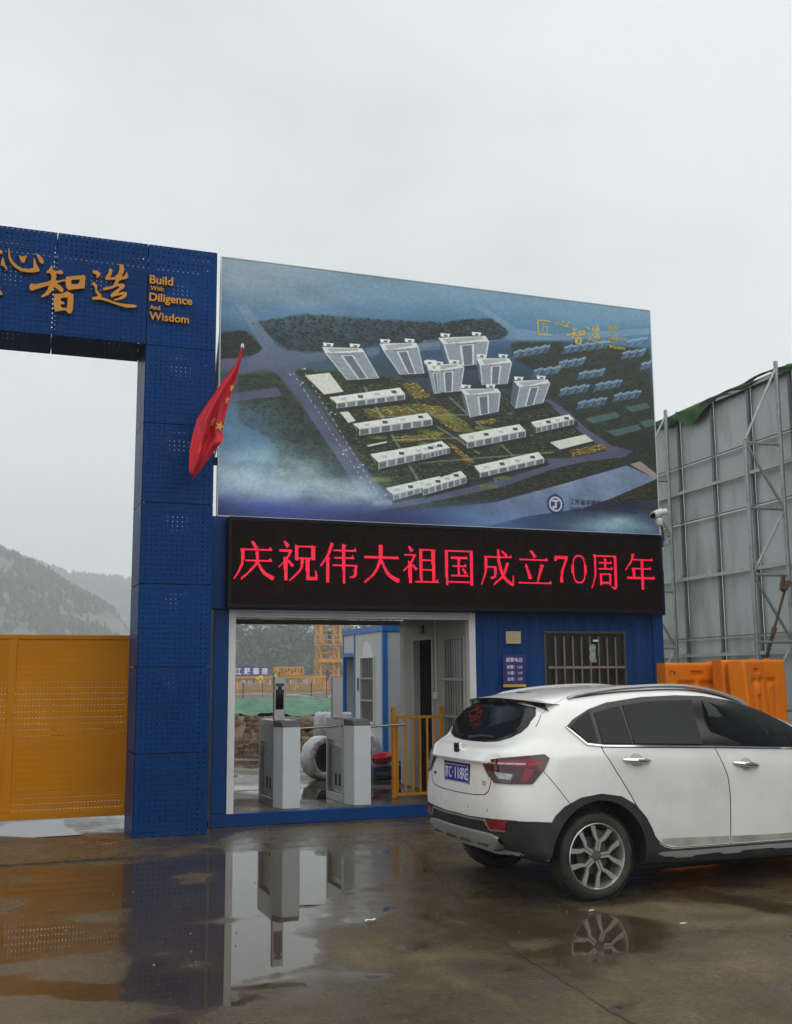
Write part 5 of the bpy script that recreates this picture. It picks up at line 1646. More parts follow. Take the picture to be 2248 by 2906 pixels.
def skin_person(label, loc):
    """one continuous body grown over a skeleton"""
    J = {'pel': (0, 0, .95, .125), 'abd': (0, 0, 1.1, .125), 'chs': (0, .01, 1.32, .14), 'nek': (0, 0, 1.47, .055), 'hd0': (0, -.01, 1.56, .085), 'hd1': (0, -.015, 1.68, .085),
         'hl': (-.1, 0, .90, .085), 'kl': (-.11, -.03, .50, .06), 'al': (-.11, .01, .09, .045), 'tl': (-.12, -.14, .04, .035),
         'hr': (.1, 0, .90, .085), 'kr': (.12, -.05, .50, .06), 'ar': (.14, .02, .09, .045), 'tr': (.15, -.13, .04, .035),
         'sl': (-.19, 0, 1.38, .06), 'el': (-.26, -.06, 1.12, .045), 'wl': (-.17, -.26, 1.05, .033), 'gl': (-.14, -.33, 1.06, .03),
         'sr': (.19, 0, 1.38, .06), 'er': (.28, -.14, 1.20, .045), 'wr': (.30, -.36, 1.26, .033), 'gr': (.31, -.43, 1.28, .03)}
    E = 'pel-abd abd-chs chs-nek nek-hd0 hd0-hd1 pel-hl hl-kl kl-al al-tl pel-hr hr-kr kr-ar ar-tr chs-sl sl-el el-wl wl-gl chs-sr sr-er er-wr wr-gr'.split()
    names = list(J)
    me = bpy.data.meshes.new('person')
    me.from_pydata([J[n][:3] for n in names], [tuple(names.index(q) for q in e.split('-')) for e in E], [])
    tmp = bpy.data.objects.new('person', me)
    COL.objects.link(tmp)
    tmp.modifiers.new('skin', 'SKIN')
    for i, n in enumerate(names):
        me.skin_vertices[0].data[i].radius = (J[n][3], J[n][3])
    me.skin_vertices[0].data[0].use_root = True
    sb = tmp.modifiers.new('sub', 'SUBSURF'); sb.levels = 2
    dg = bpy.context.evaluated_depsgraph_get()
    fin = bpy.data.meshes.new_from_object(tmp.evaluated_get(dg))
    bpy.data.objects.remove(tmp)
    p = thing('person', label, 'person', loc, world=False)
    body = link_mesh('body', fin, M('dark_workwear', (.035, .035, .04), .8, var=.2), p, True, 80)
    MB().lathe([(.0, 1.80), (.07, 1.79), (.112, 1.74), (.118, 1.68), (.145, 1.665), (.12, 1.66)], 16).build('helmet', M('white_helmet', (.7, .7, .68), .4), p, smooth=True)
    return p


skin_person('worker in dark clothes and white helmet standing on the crane platform', (37.55, 125.3, pz))

# ================================================================== national flag on a leaning pole
RED_CLOTH = M('red_cloth', (0.50, 0.008, 0.022), .65, var=.12, vscale=3)
STARY = M('yellow_star', (.62, .36, .05), .6, var=.05)
fl = thing('flag', 'limp red flag with yellow stars on a pole leaning out between pillar and billboard', 'flag', (2.317, 12.28, 4.28))
base_, tip_ = Vector((2.305, 12.42, 4.18)), Vector((2.455, 11.6, 5.33))
MB().tube([base_, tip_], .0115, 8).build('pole', M('pale_pole', (.5, .5, .5), .35, .5), fl)
MB().lathe([(0, -.03), (.017, -.025), (.022, 0), (.014, .025), (0, .03)], 10, tuple(tip_)).build('finial', WHITE_PAINT, fl, smooth=True)
MB().box(2.262, 2.352, 12.40, 12.455, 4.12, 4.21).build('bracket', BLACK_METAL, fl)
R_out = [(2455, 5319), (2444, 5179), (2398, 4960), (2345, 4767), (2299, 4576), (2260, 4362), (2280, 4253), (2238, 4213), (2197, 4155), (2126, 4046), (2033, 3907), (1952, 3805)]
L_out = [(2447, 5312), (2377, 5109), (2269, 4948), (2174, 4802), (2068, 4632), (1969, 4464), (1930, 4314), (1893, 4104), (1892, 3862), (1945, 3808)]


def resample(pts, n):
    pts = np.array(pts, float) / 1000
    d = np.r_[0, np.cumsum(np.hypot(*np.diff(pts, axis=0).T))]
    t = np.linspace(0, d[-1], n)
    return np.c_[np.interp(t, d, pts[:, 0]), np.interp(t, d, pts[:, 1])]


nr, nc = 70, 34
Ro, Lo = resample(R_out, nr), resample(L_out, nr)


def cloth_pt(t, s):
    """t down the flag, s from left edge to right edge"""
    i = t * (nr - 1)
    i0 = min(nr - 2, int(i)); f = i - i0
    a = Lo[i0] * (1 - f) + Lo[i0 + 1] * f
    b = Ro[i0] * (1 - f) + Ro[i0 + 1] * f
    p = a * (1 - s) + b * s
    w = np.hypot(*(b - a))
    y = 11.60 + .20 * t * s + .04 * (1 - s) * t
    amp = .085 * min(1, w * 3.2)
    y += amp * (math.sin(s * 9.0 + 2.2 * t + 1.2 * math.sin(3 * t)) * (1 - .45 * t) + .55 * math.sin(s * 17 - 5 * t + 2.0) * (.35 + .5 * t)) * (0.35 + .65 * math.sin(math.pi * min(1, max(0, s)))) - .02
    if t > .70:
        y -= .11 * math.exp(-((s - .55 + 1.1 * (t - .72)) / .16) ** 2) * min(1, (t - .70) * 8)
    bulge = math.exp(-(((t - .69) / .035) ** 2 + ((s - 1.0) / .18) ** 2))
    return (p[0] + .0 * bulge, y - .07 * bulge, p[1])


MB().grid([[cloth_pt(i / (nr - 1), j / (nc - 1)) for j in range(nc)] for i in range(nr)]).build('cloth', RED_CLOTH, fl, smooth=True, angle=80)


def star_on(t, s, r, squash, rot):
    mb = MB()
    cx = np.array(cloth_pt(t, s))
    ds = (np.array(cloth_pt(t, min(1, s + .02))) - np.array(cloth_pt(t, s - .02)))
    dt = (np.array(cloth_pt(t + .01, s)) - np.array(cloth_pt(t - .01, s)))
    ds, dt = ds / np.linalg.norm(ds), dt / np.linalg.norm(dt)
    nn = np.cross(ds, dt); nn = nn / np.linalg.norm(nn)
    if nn[1] > 0: nn = -nn
    P = []
    for k in range(10):
        a = rot + math.pi * k / 5
        q = r if k % 2 == 0 else r * .4
        P.append(cx + ds * q * math.cos(a) * squash - dt * q * math.sin(a) + nn * .018)
    mb.add([cx + nn * .02] + P, [(0, 1 + k, 1 + (k + 1) % 10) for k in range(10)])
    mb.build('star', STARY, fl)


star_on(.30, .93, .055, .6, .2); star_on(.39, .91, .058, .6, .4); star_on(.555, .62, .085, .55, .5); star_on(.575, .86, .062, .9, .2)

# ================================================================== hoarding seen from behind
hd_, hn_, H0_ = Vector((.0506, .9987, 0)), Vector((-.9987, .0506, 0)), Vector((12.0, 16.0, 0))


def hp(s, off, z):
    p = H0_ + hd_ * s + hn_ * off
    return (p.x, p.y, z)


def hbox(mb, s0, s1, o0, o1, z0, z1):
    v = [hp(s, o, z) for z in (z0, z1) for o in (o0, o1) for s in (s0, s1)]
    return mb.add(v, [(0, 2, 3, 1), (4, 5, 7, 6), (0, 1, 5, 4), (2, 6, 7, 3), (0, 4, 6, 2), (1, 3, 7, 5)])


SHEET = M('galvanised_sheet', (0.45, 0.49, 0.48), .5, .15, var=.10, vscale=.8, bump=.12, bscale=2.2, dirt=(.17, .15, .12), dirt_amt=.8, dirt_scale=1.5, streak=(1, 1, .3))
STUD = M('dark_stud', (0.15, 0.165, 0.165), .5, .4, var=.3, vscale=3, dirt=(.05, .045, .04), dirt_amt=.6, streak=(1, 1, .3))
CHAN = M('pale_channel', (.44, .45, .43), .5, .3, var=.12, dirt=(.25, .17, .1), dirt_amt=.45)
hoard = thing('hoarding', 'tall galvanised hoarding seen from its braced back with steel studs and rails', 'hoarding', hp(-1.5, 0, 0))
studs = [1.05 + 1.106 * k for k in range(-25, 3)]
seams = [0.02, 2.31, 4.465, 5.53, 6.60]
for a, b in zip(studs[:-1], studs[1:]):
    for z0, z1 in zip(seams[:-1], seams[1:]):
        mb = MB()
        n = 7
        bow = random.uniform(-.012, .016)
        P = []
        for i in range(n):
            P.append([hp(a + .004 + (b - a - .008) * j / (n - 1), bow * math.sin(math.pi * i / (n - 1)) * math.sin(math.pi * j / (n - 1)) + random.uniform(-.0015, .0015), z0 + .008 + (z1 - z0 - .016) * i / (n - 1)) for j in range(n)])
        mb.grid(P)
        mb.build('sheet', SHEET, hoard, smooth=True)
for s in studs:
    hbox(MB(), s - .03, s + .03, .024, .075, 0, 6.60).build('stud', STUD, hoard)
for z in (5.53, 4.465, 2.32):
    hbox(MB(), studs[0], studs[-1], .0765, .105, z - .022, z - .002).build('rail', STUD, hoard)
    hbox(MB(), studs[0], studs[-1], .0765, .100, z - .05, z - .034).build('rail', SHEET, hoard)
for z in (5.015, 3.397, 2.0, .6):
    hbox(MB(), studs[0], studs[-1], .0765, .125, z - .03, z + .03).build('rail', CHAN, hoard)
    for s in studs:
        hbox(MB(), s - .09, s - .035, .0765, .13, z + .0305, z + .085).build('clip', STUD, hoard)
hbox(MB(), studs[0], -.3, .0765, .115, 6.47, 6.53).build('rail', CHAN, hoard)

# green net draped over the top of the hoarding
GNET = M('dark_green_net', (.030, .085, .022), .8, var=.4, vscale=6)
P = []
for i in range(9):
    row = []
    for j in range(120):
        s = -10 + 12.25 * j / 119
        drop = .10 + .07 * fbm(s, 0, 1.3, 3, 2.0) + (.24 * math.exp(-((s - .45) / .55) ** 2) + .16 * math.exp(-((s - 1.25) / .35) ** 2)) + .05 * math.sin(s * 4.3)
        if s < -3.0: drop += .03
        t = i / 8
        o = .14 + .015 * math.sin(s * 9 + i) + .03 * math.sin(s * 2.3) * t
        z = 6.605 + .012 * math.sin(s * 3.1) - drop * t
        row.append(hp(s, o if i > 1 else (-.03 if i == 0 else .04), z + (.02 if i < 2 else 0)))
    P.append(row)
tag(MB().grid(P).build('dust_net', GNET, None, smooth=True, angle=70), 'dark green net sagging along the top edge of the hoarding', 'dust net')


def truss(label, s, w=.66, o0=.22):
    t = thing('truss', label, 'truss', hp(s, o0, 0), 'tubular trusses bracing the hoarding')
    MB().tube([hp(s, o0, 0), hp(s, o0, 6.66)], .036, 12).build('post', GALV, t, smooth=True)
    MB().tube([hp(s, o0 + w, 0), hp(s, o0 + w, 5.32)], .036, 12).build('post', GALV, t, smooth=True)
    zs = [5.28, 4.235, 3.185, 2.142, 1.1, .08]
    for k, z in enumerate(zs):
        MB().tube([hp(s, o0 + .03, z), hp(s, o0 + w - .03, z)], .023, 8).build('strut', GALV, t, smooth=True)
        if k < len(zs) - 1:
            a, b = (w - .03, .03) if k % 2 == 0 else (.03, w - .03)
            MB().tube([hp(s, o0 + a, z - .04), hp(s, o0 + b, zs[k + 1] + .05)], .023, 8).build('brace', GALV, t, smooth=True)
    MB().tube([hp(s, o0 + .02, 6.52), hp(s, o0 + w, 5.33)], .023, 8).build('brace', GALV, t, smooth=True)
    return t


truss('tubular steel truss just right of the billboard edge bracing the hoarding', 1.19)
truss('tubular steel truss at the right edge standing fully clear of the billboard', -2.17)
truss('tubular steel truss nearest the viewer beyond the right edge of the picture', -5.5)
pr_ = thing('prop', 'rusty adjustable steel prop leaning behind the right-hand truss', 'prop', hp(-1.7, .55, 0))
RUST = M('rusty_steel', (.13, .085, .06), .75, .2, var=.4, vscale=14)
a, b = Vector(hp(-1.2, .75, .02)), Vector(hp(-2.5, .55, 2.95))
MB().tube([a, a + (b - a) * .78], .03, 10).build('outer_tube', RUST, pr_)
MB().tube([a + (b - a) * .7805, b], .021, 10).build('inner_tube', M('ochre_steel', (.20, .13, .07), .6, .2), pr_)
MB().tube([a + (b - a) * .765, a + (b - a) * .80], .042, 10).build('collar', MATS['ochre_steel'], pr_)
hv_ = MB()
hv_.bar(b - Vector((.05, 0, .03)), b + Vector((.07, 0, .10)), .1, .07); hv_.bar(b + Vector((-.06, 0, .02)), b + Vector((-.02, 0, .2)), .05)
hv_.build('head_clamp', RUST, pr_)

# ================================================================== orange water-filled barriers
ORANGE = M('orange_plastic', (.82, .205, .004), .45, var=.07, vscale=2.5, spec=.2, dirt=(.45, .15, .04), dirt_amt=.5, dirt_scale=4)
FADE = M('faded_sticker', (.45, .32, .36), .5)
REDP = M('red_print', (.35, .02, .02), .5)


def make_barrier(label, W=1.02, Hh=1.80, D=.24):
    t = thing('water_barrier', label, 'barrier', (0, 0, 0), 'orange water-filled barriers', world=False)
    mb = MB()
    xs = np.linspace(-W / 2, W / 2, 62)
    zs = np.linspace(0, Hh, 96)

    def dep(x, z):
        # moulded face: raised rim, recessed field with rounded shoulders and upright ribs, hand slot
        d = 0.0
        fx = min(1, max(0, (W / 2 - .15 - abs(x)) / .025))
        fz = min(1, max(0, (Hh - .22 - z) / .03)) * min(1, max(0, (z - .14) / .03))
        d += .034 * fx * fz
        if z > Hh - .42:
            gap = max(0, 1 - abs(x) / .055)
            d -= .034 * min(1, gap * 2) * fx * fz
        for cx in (-.23, 0.0, .23):
            if z < Hh - .28:
                rib = max(0, 1 - (abs(x - cx) / .075) ** 4) * min(1, (Hh - .27 - z) / .05) * min(1, max(0, z - .16) / .05)
                d -= .03 * rib * fx * fz
        if abs(z - (Hh - .125)) < .028 and abs(x) < .085:
            d += .04
        e = min(1, (W / 2 - abs(x)) / .03) * min(1, (Hh - z) / .03)
        d += .03 * (1 - math.sqrt(max(0, 1 - (1 - max(0, e)) ** 2)))
        return d
    F = [[(x, dep(x, z), z) for x in xs] for z in zs]
    B = [[(x, D - dep(x, z), z) for x in xs] for z in zs]
    mb.grid(F)
    mb.grid([r[::-1] for r in B])
    ring_f = F[0] + [r[-1] for r in F[1:]] + F[-1][-2::-1] + [r[0] for r in F[-2:0:-1]]
    ring_b = B[0] + [r[-1] for r in B[1:]] + B[-1][-2::-1] + [r[0] for r in B[-2:0:-1]]
    k = len(mb.v)
    n = len(ring_f)
    mb.add(ring_f + ring_b, [(i, (i + 1) % n, (i + 1) % n + n, i + n) for i in range(n)])
    mb.build('shell', ORANGE, t, smooth=True, angle=50)
    MB().lathe([(0, Hh), (.045, Hh), (.045, Hh + .012), (.035, Hh + .018), (0, Hh + .018)], 14, (W * .3, D / 2, 0)).build('filler_cap', ORANGE, t, smooth=True)
    lug = MB()
    lug.lathe([(.018, .5), (.04, .5), (.04, .62), (.018, .62)], 12, (W / 2 + .035, D / 2, 0)); lug.lathe([(.018, 1.2), (.04, 1.2), (.04, 1.32), (.018, 1.32)], 12, (W / 2 + .035, D / 2, 0))
    lug.build('hinge_lug', ORANGE, t, smooth=True)
    return t


b1 = make_barrier('orange barrier with red characters standing against the corner of the guardhouse', W=.90)
b1.location = (8.29, 11.62, 0)
text('lettering', '八方保路器材', -.16, 1.38, -.004, REDP, b1, width=.36, depth=.012, bold=.025)
text('lettering', '广8·', -.42, 1.655, -.004, M('black_marker', (.03, .02, .02), .6), b1, width=.11, depth=.012, bold=.01)
b2 = make_barrier('orange barrier with a pale sticker and raised lines standing between two others', W=.95)
b2.location = (8.93, 11.32, .03)
MB().box(-.14, .13, -.006, .012, 1.62, 1.70).build('sticker', FADE, b2)
for k in range(3):
    MB().box(-.12, .06, -.008, .004, 1.34 - .11 * k, 1.352 - .11 * k).build('raised_line', ORANGE, b2)
b3 = make_barrier('orange barrier nearest the hoarding leaning slightly back', W=.68)
b3.location = (8.93, 11.14, .03)
b3.rotation_euler = (math.radians(-3.0), math.radians(-1.2), math.radians(30))

# ================================================================== security camera
cc = thing('security_camera', 'white bullet security camera on an arm beside the billboard corner', 'security camera', (8.40, 12.40, 3.45))
CWH = M('camera_white', (.62, .63, .63), .35, var=.05, dirt=(.4, .4, .38), dirt_amt=.3)
ax_ = Vector((.232, .10, .075)).normalized()
c0 = Vector((8.02, 12.0, 3.715))
MB().tube([c0, c0 + ax_ * .27], .042, 14).build('housing', CWH, cc, smooth=True)
MB().tube([c0 - ax_ * .03 + Vector((0, 0, .012)), c0 + ax_ * .16 + Vector((0, 0, .012))], [.047, .050], 14).build('sun_shield', CWH, cc, smooth=True)
MB().tube([c0 - ax_ * .045, c0 - ax_ * .029], .036, 14).build('lens', M('black_glass', (0.006, 0.006, 0.008), .06), cc)
MB().lathe([(0, -.05), (.035, -.045), (.05, -.01), (.05, .03), (.03, .05), (0, .05)], 14, (8.085, 12.0, 3.63)).build('pan_head', CWH, cc, smooth=True)
MB().tube([(8.12, 12.05, 3.69), (8.27, 12.2, 3.56), (8.40, 12.38, 3.44)], .018, 8).build('arm', GALV, cc)
MB().box(8.381, 8.43, 12.36, 12.50, 3.36, 3.52).build('wall_plate', GALV, cc)

# litter
PW = M('white_paper', (.62, .62, .58), .6)
for (x, y, l, a, lab) in ((2.496, 7.346, .085, .1, 'flattened white paper scrap lying by the puddle edge'), (4.404, 6.459, .05, -.2, 'white cigarette end on the concrete in front of the car'), (4.05, 7.05, .05, .2, 'pale cigarette end lying just before the rear tyre')):
    t = thing('litter', lab, 'litter', (x, y, .004), world=False)
    mb = MB()
    if l > .06:
        mb.grid([[(l * (u - .5), .03 * (v - .5), .004 + .008 * abs(math.sin(u * 5 + v * 3))) for u in np.linspace(0, 1, 8)] for v in np.linspace(0, 1, 4)])
        mb.build('scrap', PW, t)
    else:
        mb.tube([(-l / 2, 0, .006), (l * .2, 0, .006)], .0055, 7)
        mb.build('paper_tube', PW, t)
        MB().tube([(l * .2, 0, .006), (l / 2, 0, .006)], .0056, 7).build('filter_tip', M('tan_filter', (.42, .25, .1), .6), t)
    t.rotation_euler = (0, 0, a)

# ================================================================== white car
CARA = math.radians(2.0)
CLOC = (4.28 - .87 * math.sin(CARA), 7.33 + .87 * math.cos(CARA), 0.0)
car = thing('car', 'white crossover hatchback with dark windows parked on the wet concrete', 'car', (0, 0, 0), world=False)
PAINT = M('white_car_paint', (0.82, 0.82, 0.80), .26, var=.03, coat=.7, dirt=(.38, .35, .30), dirt_scale=1.6, dirt_amt=.28)
CLAD = M('black_cladding', (0.020, 0.021, 0.022), .55, var=.25, vscale=5, dirt=(.09, .085, .075), dirt_amt=.55, dirt_scale=3)
CGLASS = M('tinted_glass', (0.010, 0.011, 0.013), .035, var=.1, spec=.2)
GLOSSB = M('gloss_black', (0.012, 0.012, 0.013), .18, var=.1)
SILV = M('silver_trim', (0.42, 0.43, 0.43), .35, .6, var=.08, dirt=(.22, .2, .17), dirt_amt=.4)
GAPM = M('panel_gap', (0.012, 0.012, 0.012), .8)

ROWS = [
    [(-.55, 0, .30), (-.55, .2, .30), (-.54, .4, .30), (-.5, .45, .30), (-.4, .5, .28), (0, .5, .26), (.5, .5, .24), (1.15, .5, .23), (1.9, .5, .23), (2.5, .5, .24), (3.0, .5, .24), (3.2, .4, .24), (3.35, .2, .24), (3.4, 0, .24)],
    [(-.60, 0, .36), (-.60, .45, .36), (-.575, .66, .35), (-.52, .78, .34), (-.40, .84, .31), (0, .85, .27), (.5, .85, .24), (1.15, .86, .225), (1.9, .86, .22), (2.5, .85, .24), (3.0, .83, .24), (3.3, .70, .22), (3.45, .4, .22), (3.48, 0, .22)],
    [(-.715, 0, .49), (-.705, .45, .485), (-.67, .68, .48), (-.585, .81, .48), (-.42, .875, .47), (0, .885, .46), (.5, .88, .42), (1.15, .875, .40), (1.9, .875, .39), (2.5, .885, .43), (3.0, .86, .45), (3.36, .72, .46), (3.53, .4, .46), (3.56, 0, .46)],
    [(-.745, 0, .66), (-.73, .45, .66), (-.69, .70, .665), (-.60, .825, .67), (-.42, .885, .69), (0, .895, .72), (.5, .885, .70), (1.15, .88, .68), (1.9, .88, .67), (2.5, .895, .70), (3.0, .87, .70), (3.37, .74, .66), (3.54, .42, .64), (3.58, 0, .64)],
    [(-.735, 0, .98), (-.72, .42, .985), (-.665, .66, .99), (-.565, .79, 1.0), (-.42, .862, 1.03), (0, .885, 1.03), (.5, .885, 1.0), (1.15, .88, .96), (1.9, .875, .90), (2.5, .87, .87), (3.0, .84, .83), (3.33, .72, .79), (3.48, .42, .77), (3.52, 0, .77)],
    [(-.725, 0, 1.075), (-.705, .42, 1.08), (-.64, .64, 1.085), (-.54, .765, 1.09), (-.40, .835, 1.10), (0, .862, 1.095), (.5, .865, 1.07), (1.15, .86, 1.04), (1.9, .855, 1.01), (2.45, .84, .97), (2.95, .81, .91), (3.26, .68, .86), (3.42, .4, .85), (3.46, 0, .85)],
    [(-.60, 0, 1.13), (-.585, .40, 1.135), (-.545, .60, 1.15), (-.47, .715, 1.17), (-.35, .79, 1.18), (0, .838, 1.14), (.5, .848, 1.12), (1.15, .848, 1.095), (1.9, .842, 1.06), (2.4, .82, 1.03), (2.9, .77, .97), (3.2, .62, .92), (3.35, .35, .92), (3.38, 0, .93)],
    [(-.585, 0, 1.15), (-.57, .40, 1.155), (-.53, .595, 1.17), (-.455, .705, 1.19), (-.335, .78, 1.20), (0, .826, 1.165), (.5, .838, 1.145), (1.15, .838, 1.12), (1.95, .83, 1.085), (2.35, .79, 1.05), (2.55, .70, 1.04), (2.66, .5, 1.04), (2.71, .25, 1.05), (2.72, 0, 1.05)],
    [(-.49, 0, 1.30), (-.48, .38, 1.30), (-.45, .56, 1.30), (-.385, .66, 1.31), (-.27, .725, 1.32), (0, .745, 1.32), (.5, .752, 1.30), (1.15, .752, 1.28), (1.85, .73, 1.255), (2.03, .67, 1.24), (2.13, .58, 1.23), (2.21, .42, 1.23), (2.26, .22, 1.23), (2.27, 0, 1.23)],
    [(-.365, 0, 1.435), (-.36, .36, 1.43), (-.33, .52, 1.42), (-.26, .60, 1.42), (-.14, .635, 1.435), (.1, .645, 1.455), (.5, .65, 1.487), (1.05, .65, 1.492), (1.42, .632, 1.452), (1.52, .58, 1.442), (1.57, .5, 1.443), (1.61, .36, 1.45), (1.64, .18, 1.455), (1.65, 0, 1.455)],
    [(-.34, 0, 1.475), (-.33, .3, 1.472), (-.30, .44, 1.465), (-.22, .52, 1.47), (-.1, .55, 1.487), (.12, .56, 1.512), (.5, .56, 1.535), (1.02, .56, 1.538), (1.3, .53, 1.505), (1.38, .47, 1.49), (1.43, .39, 1.49), (1.46, .28, 1.495), (1.48, .14, 1.5), (1.48, 0, 1.5)],
    [(-.32, 0, 1.485), (-.29, 0, 1.49), (-.24, 0, 1.497), (-.15, 0, 1.51), (0, 0, 1.53), (.2, 0, 1.55), (.5, 0, 1.565), (.9, 0, 1.567), (1.15, 0, 1.552), (1.24, 0, 1.542), (1.30, 0, 1.535), (1.35, 0, 1.53), (1.39, 0, 1.525), (1.41, 0, 1.52)],
]


def catmull(P, k, axis):
    P = np.moveaxis(np.asarray(P, float), axis, 0)
    n = len(P)
    out = []
    for i in range(n - 1):
        p0, p1, p2, p3 = P[max(0, i - 1)], P[i], P[i + 1], P[min(n - 1, i + 2)]
        if i == 0: p0 = 2 * p1 - p2 if axis == 0 else p2 * np.array([1, -1, 1])
        if i == n - 2: p3 = 2 * p2 - p1 if axis == 0 else p1 * np.array([1, -1, 1])
        d01, d12, d23 = (np.maximum(1e-4, np.linalg.norm(b - a, axis=-1, keepdims=True)) ** .5 for a, b in ((p0, p1), (p1, p2), (p2, p3)))
        m1 = ((p1 - p0) / d01 - (p2 - p0) / (d01 + d12) + (p2 - p1) / d12) * d12
        m2 = ((p2 - p1) / d12 - (p3 - p1) / (d12 + d23) + (p3 - p2) / d23) * d12
        for q in range(k):
            t = q / k
            out.append((2 * t ** 3 - 3 * t ** 2 + 1) * p1 + (t ** 3 - 2 * t ** 2 + t) * m1 + (-2 * t ** 3 + 3 * t ** 2) * p2 + (t ** 3 - t ** 2) * m2)
    out.append(P[-1])
    return np.moveaxis(np.array(out), 0, axis)


SURF = catmull(catmull(np.array(ROWS), 7, 1), 5, 0)     # (rows, cols, 3), left half (y > 0)
SURF[:, 0, 1] = 0
SURF[:, -1, 1] = 0
nR, nC = SURF.shape[:2]
full = np.concatenate([SURF[:, ::-1] * np.array([1, -1, 1]), SURF[:, 1:]], axis=1)   # front -> right side -> rear -> left side
bmv = MB()
P = full[:, :-1]
m_ = P.shape[1]
bmv.v = [tuple(p) for row in P for p in row]
bmv.f = [(i * m_ + j, i * m_ + (j + 1) % m_, (i + 1) * m_ + (j + 1) % m_, (i + 1) * m_ + j) for i in range(nR - 1) for j in range(m_)]
# floor: stitch the lowest ring across, roof ridge: last ring already lies on y = 0
k = len(bmv.v)
half = m_ // 2
for j in range(1, half):
    a, b, c, d = j, j + 1, m_ - j - 1, m_ - j
    if j + 1 <= half:
        bmv.f.append((a, d % m_, c % m_, b) if b != c else (a, d % m_, b))
bmv.f.append((0, 1, m_ - 1))
me0 = bpy.data.meshes.new('body')
me0.from_pydata(bmv.v, [], bmv.f)
b0 = bmesh.new(); b0.from_mesh(me0)
bmesh.ops.remove_doubles(b0, verts=b0.verts, dist=2e-4)
bmesh.ops.dissolve_degenerate(b0, dist=1e-5, edges=b0.edges)
bmesh.ops.recalc_face_normals(b0, faces=b0.faces)
b0.to_mesh(me0)
BVH = BVHTree.FromBMesh(b0)
b0.free()
# wheel arches are cut out of the body
cutter = MB()
for wx, rr in ((.0, .415), (2.64, .41)):
    for s in (-1, 1):
        y0, y1 = sorted((s * .60, s * 1.1))
        cutter.lathe([(0, y0), (rr, y0), (rr, y1), (0, y1)], 48, (wx + .012, 0, .325), 'y')
mec = bpy.data.meshes.new('cutter')
mec.from_pydata(cutter.v, [], cutter.f)
bc = bmesh.new(); bc.from_mesh(mec); bmesh.ops.remove_doubles(bc, verts=bc.verts, dist=1e-5); bmesh.ops.recalc_face_normals(bc, faces=bc.faces); bc.to_mesh(mec); bc.free()
ob0 = bpy.data.objects.new('body', me0); obc = bpy.data.objects.new('cutter', mec)
COL.objects.link(ob0); COL.objects.link(obc)
mdf = ob0.modifiers.new('cut', 'BOOLEAN'); mdf.operation = 'DIFFERENCE'; mdf.object = obc; mdf.solver = 'EXACT'
dg = bpy.context.evaluated_depsgraph_get()
meb = bpy.data.meshes.new_from_object(ob0.evaluated_get(dg))
bpy.data.objects.remove(ob0); bpy.data.objects.remove(obc)
meb.name = 'body'
body = link_mesh('body', meb, PAINT, car, True, 42)
body.data.materials.append(CLAD)
for p in body.data.polygons:                              # inside of the wheel wells and the underside are black plastic
    c = p.center
    near = any(math.hypot(c.x - wx - .012, c.z - .325) < rr + .004 for wx, rr in ((.0, .415), (2.64, .41)))
    if (near and abs(c.y) < .93) or (c.z < .40 and p.normal.z < -.75):
        p.material_index = 1


def hit(x, y, z, d):
    loc, nrm, *_ = BVH.ray_cast(Vector((x, y, z)), d)
    return loc, nrm


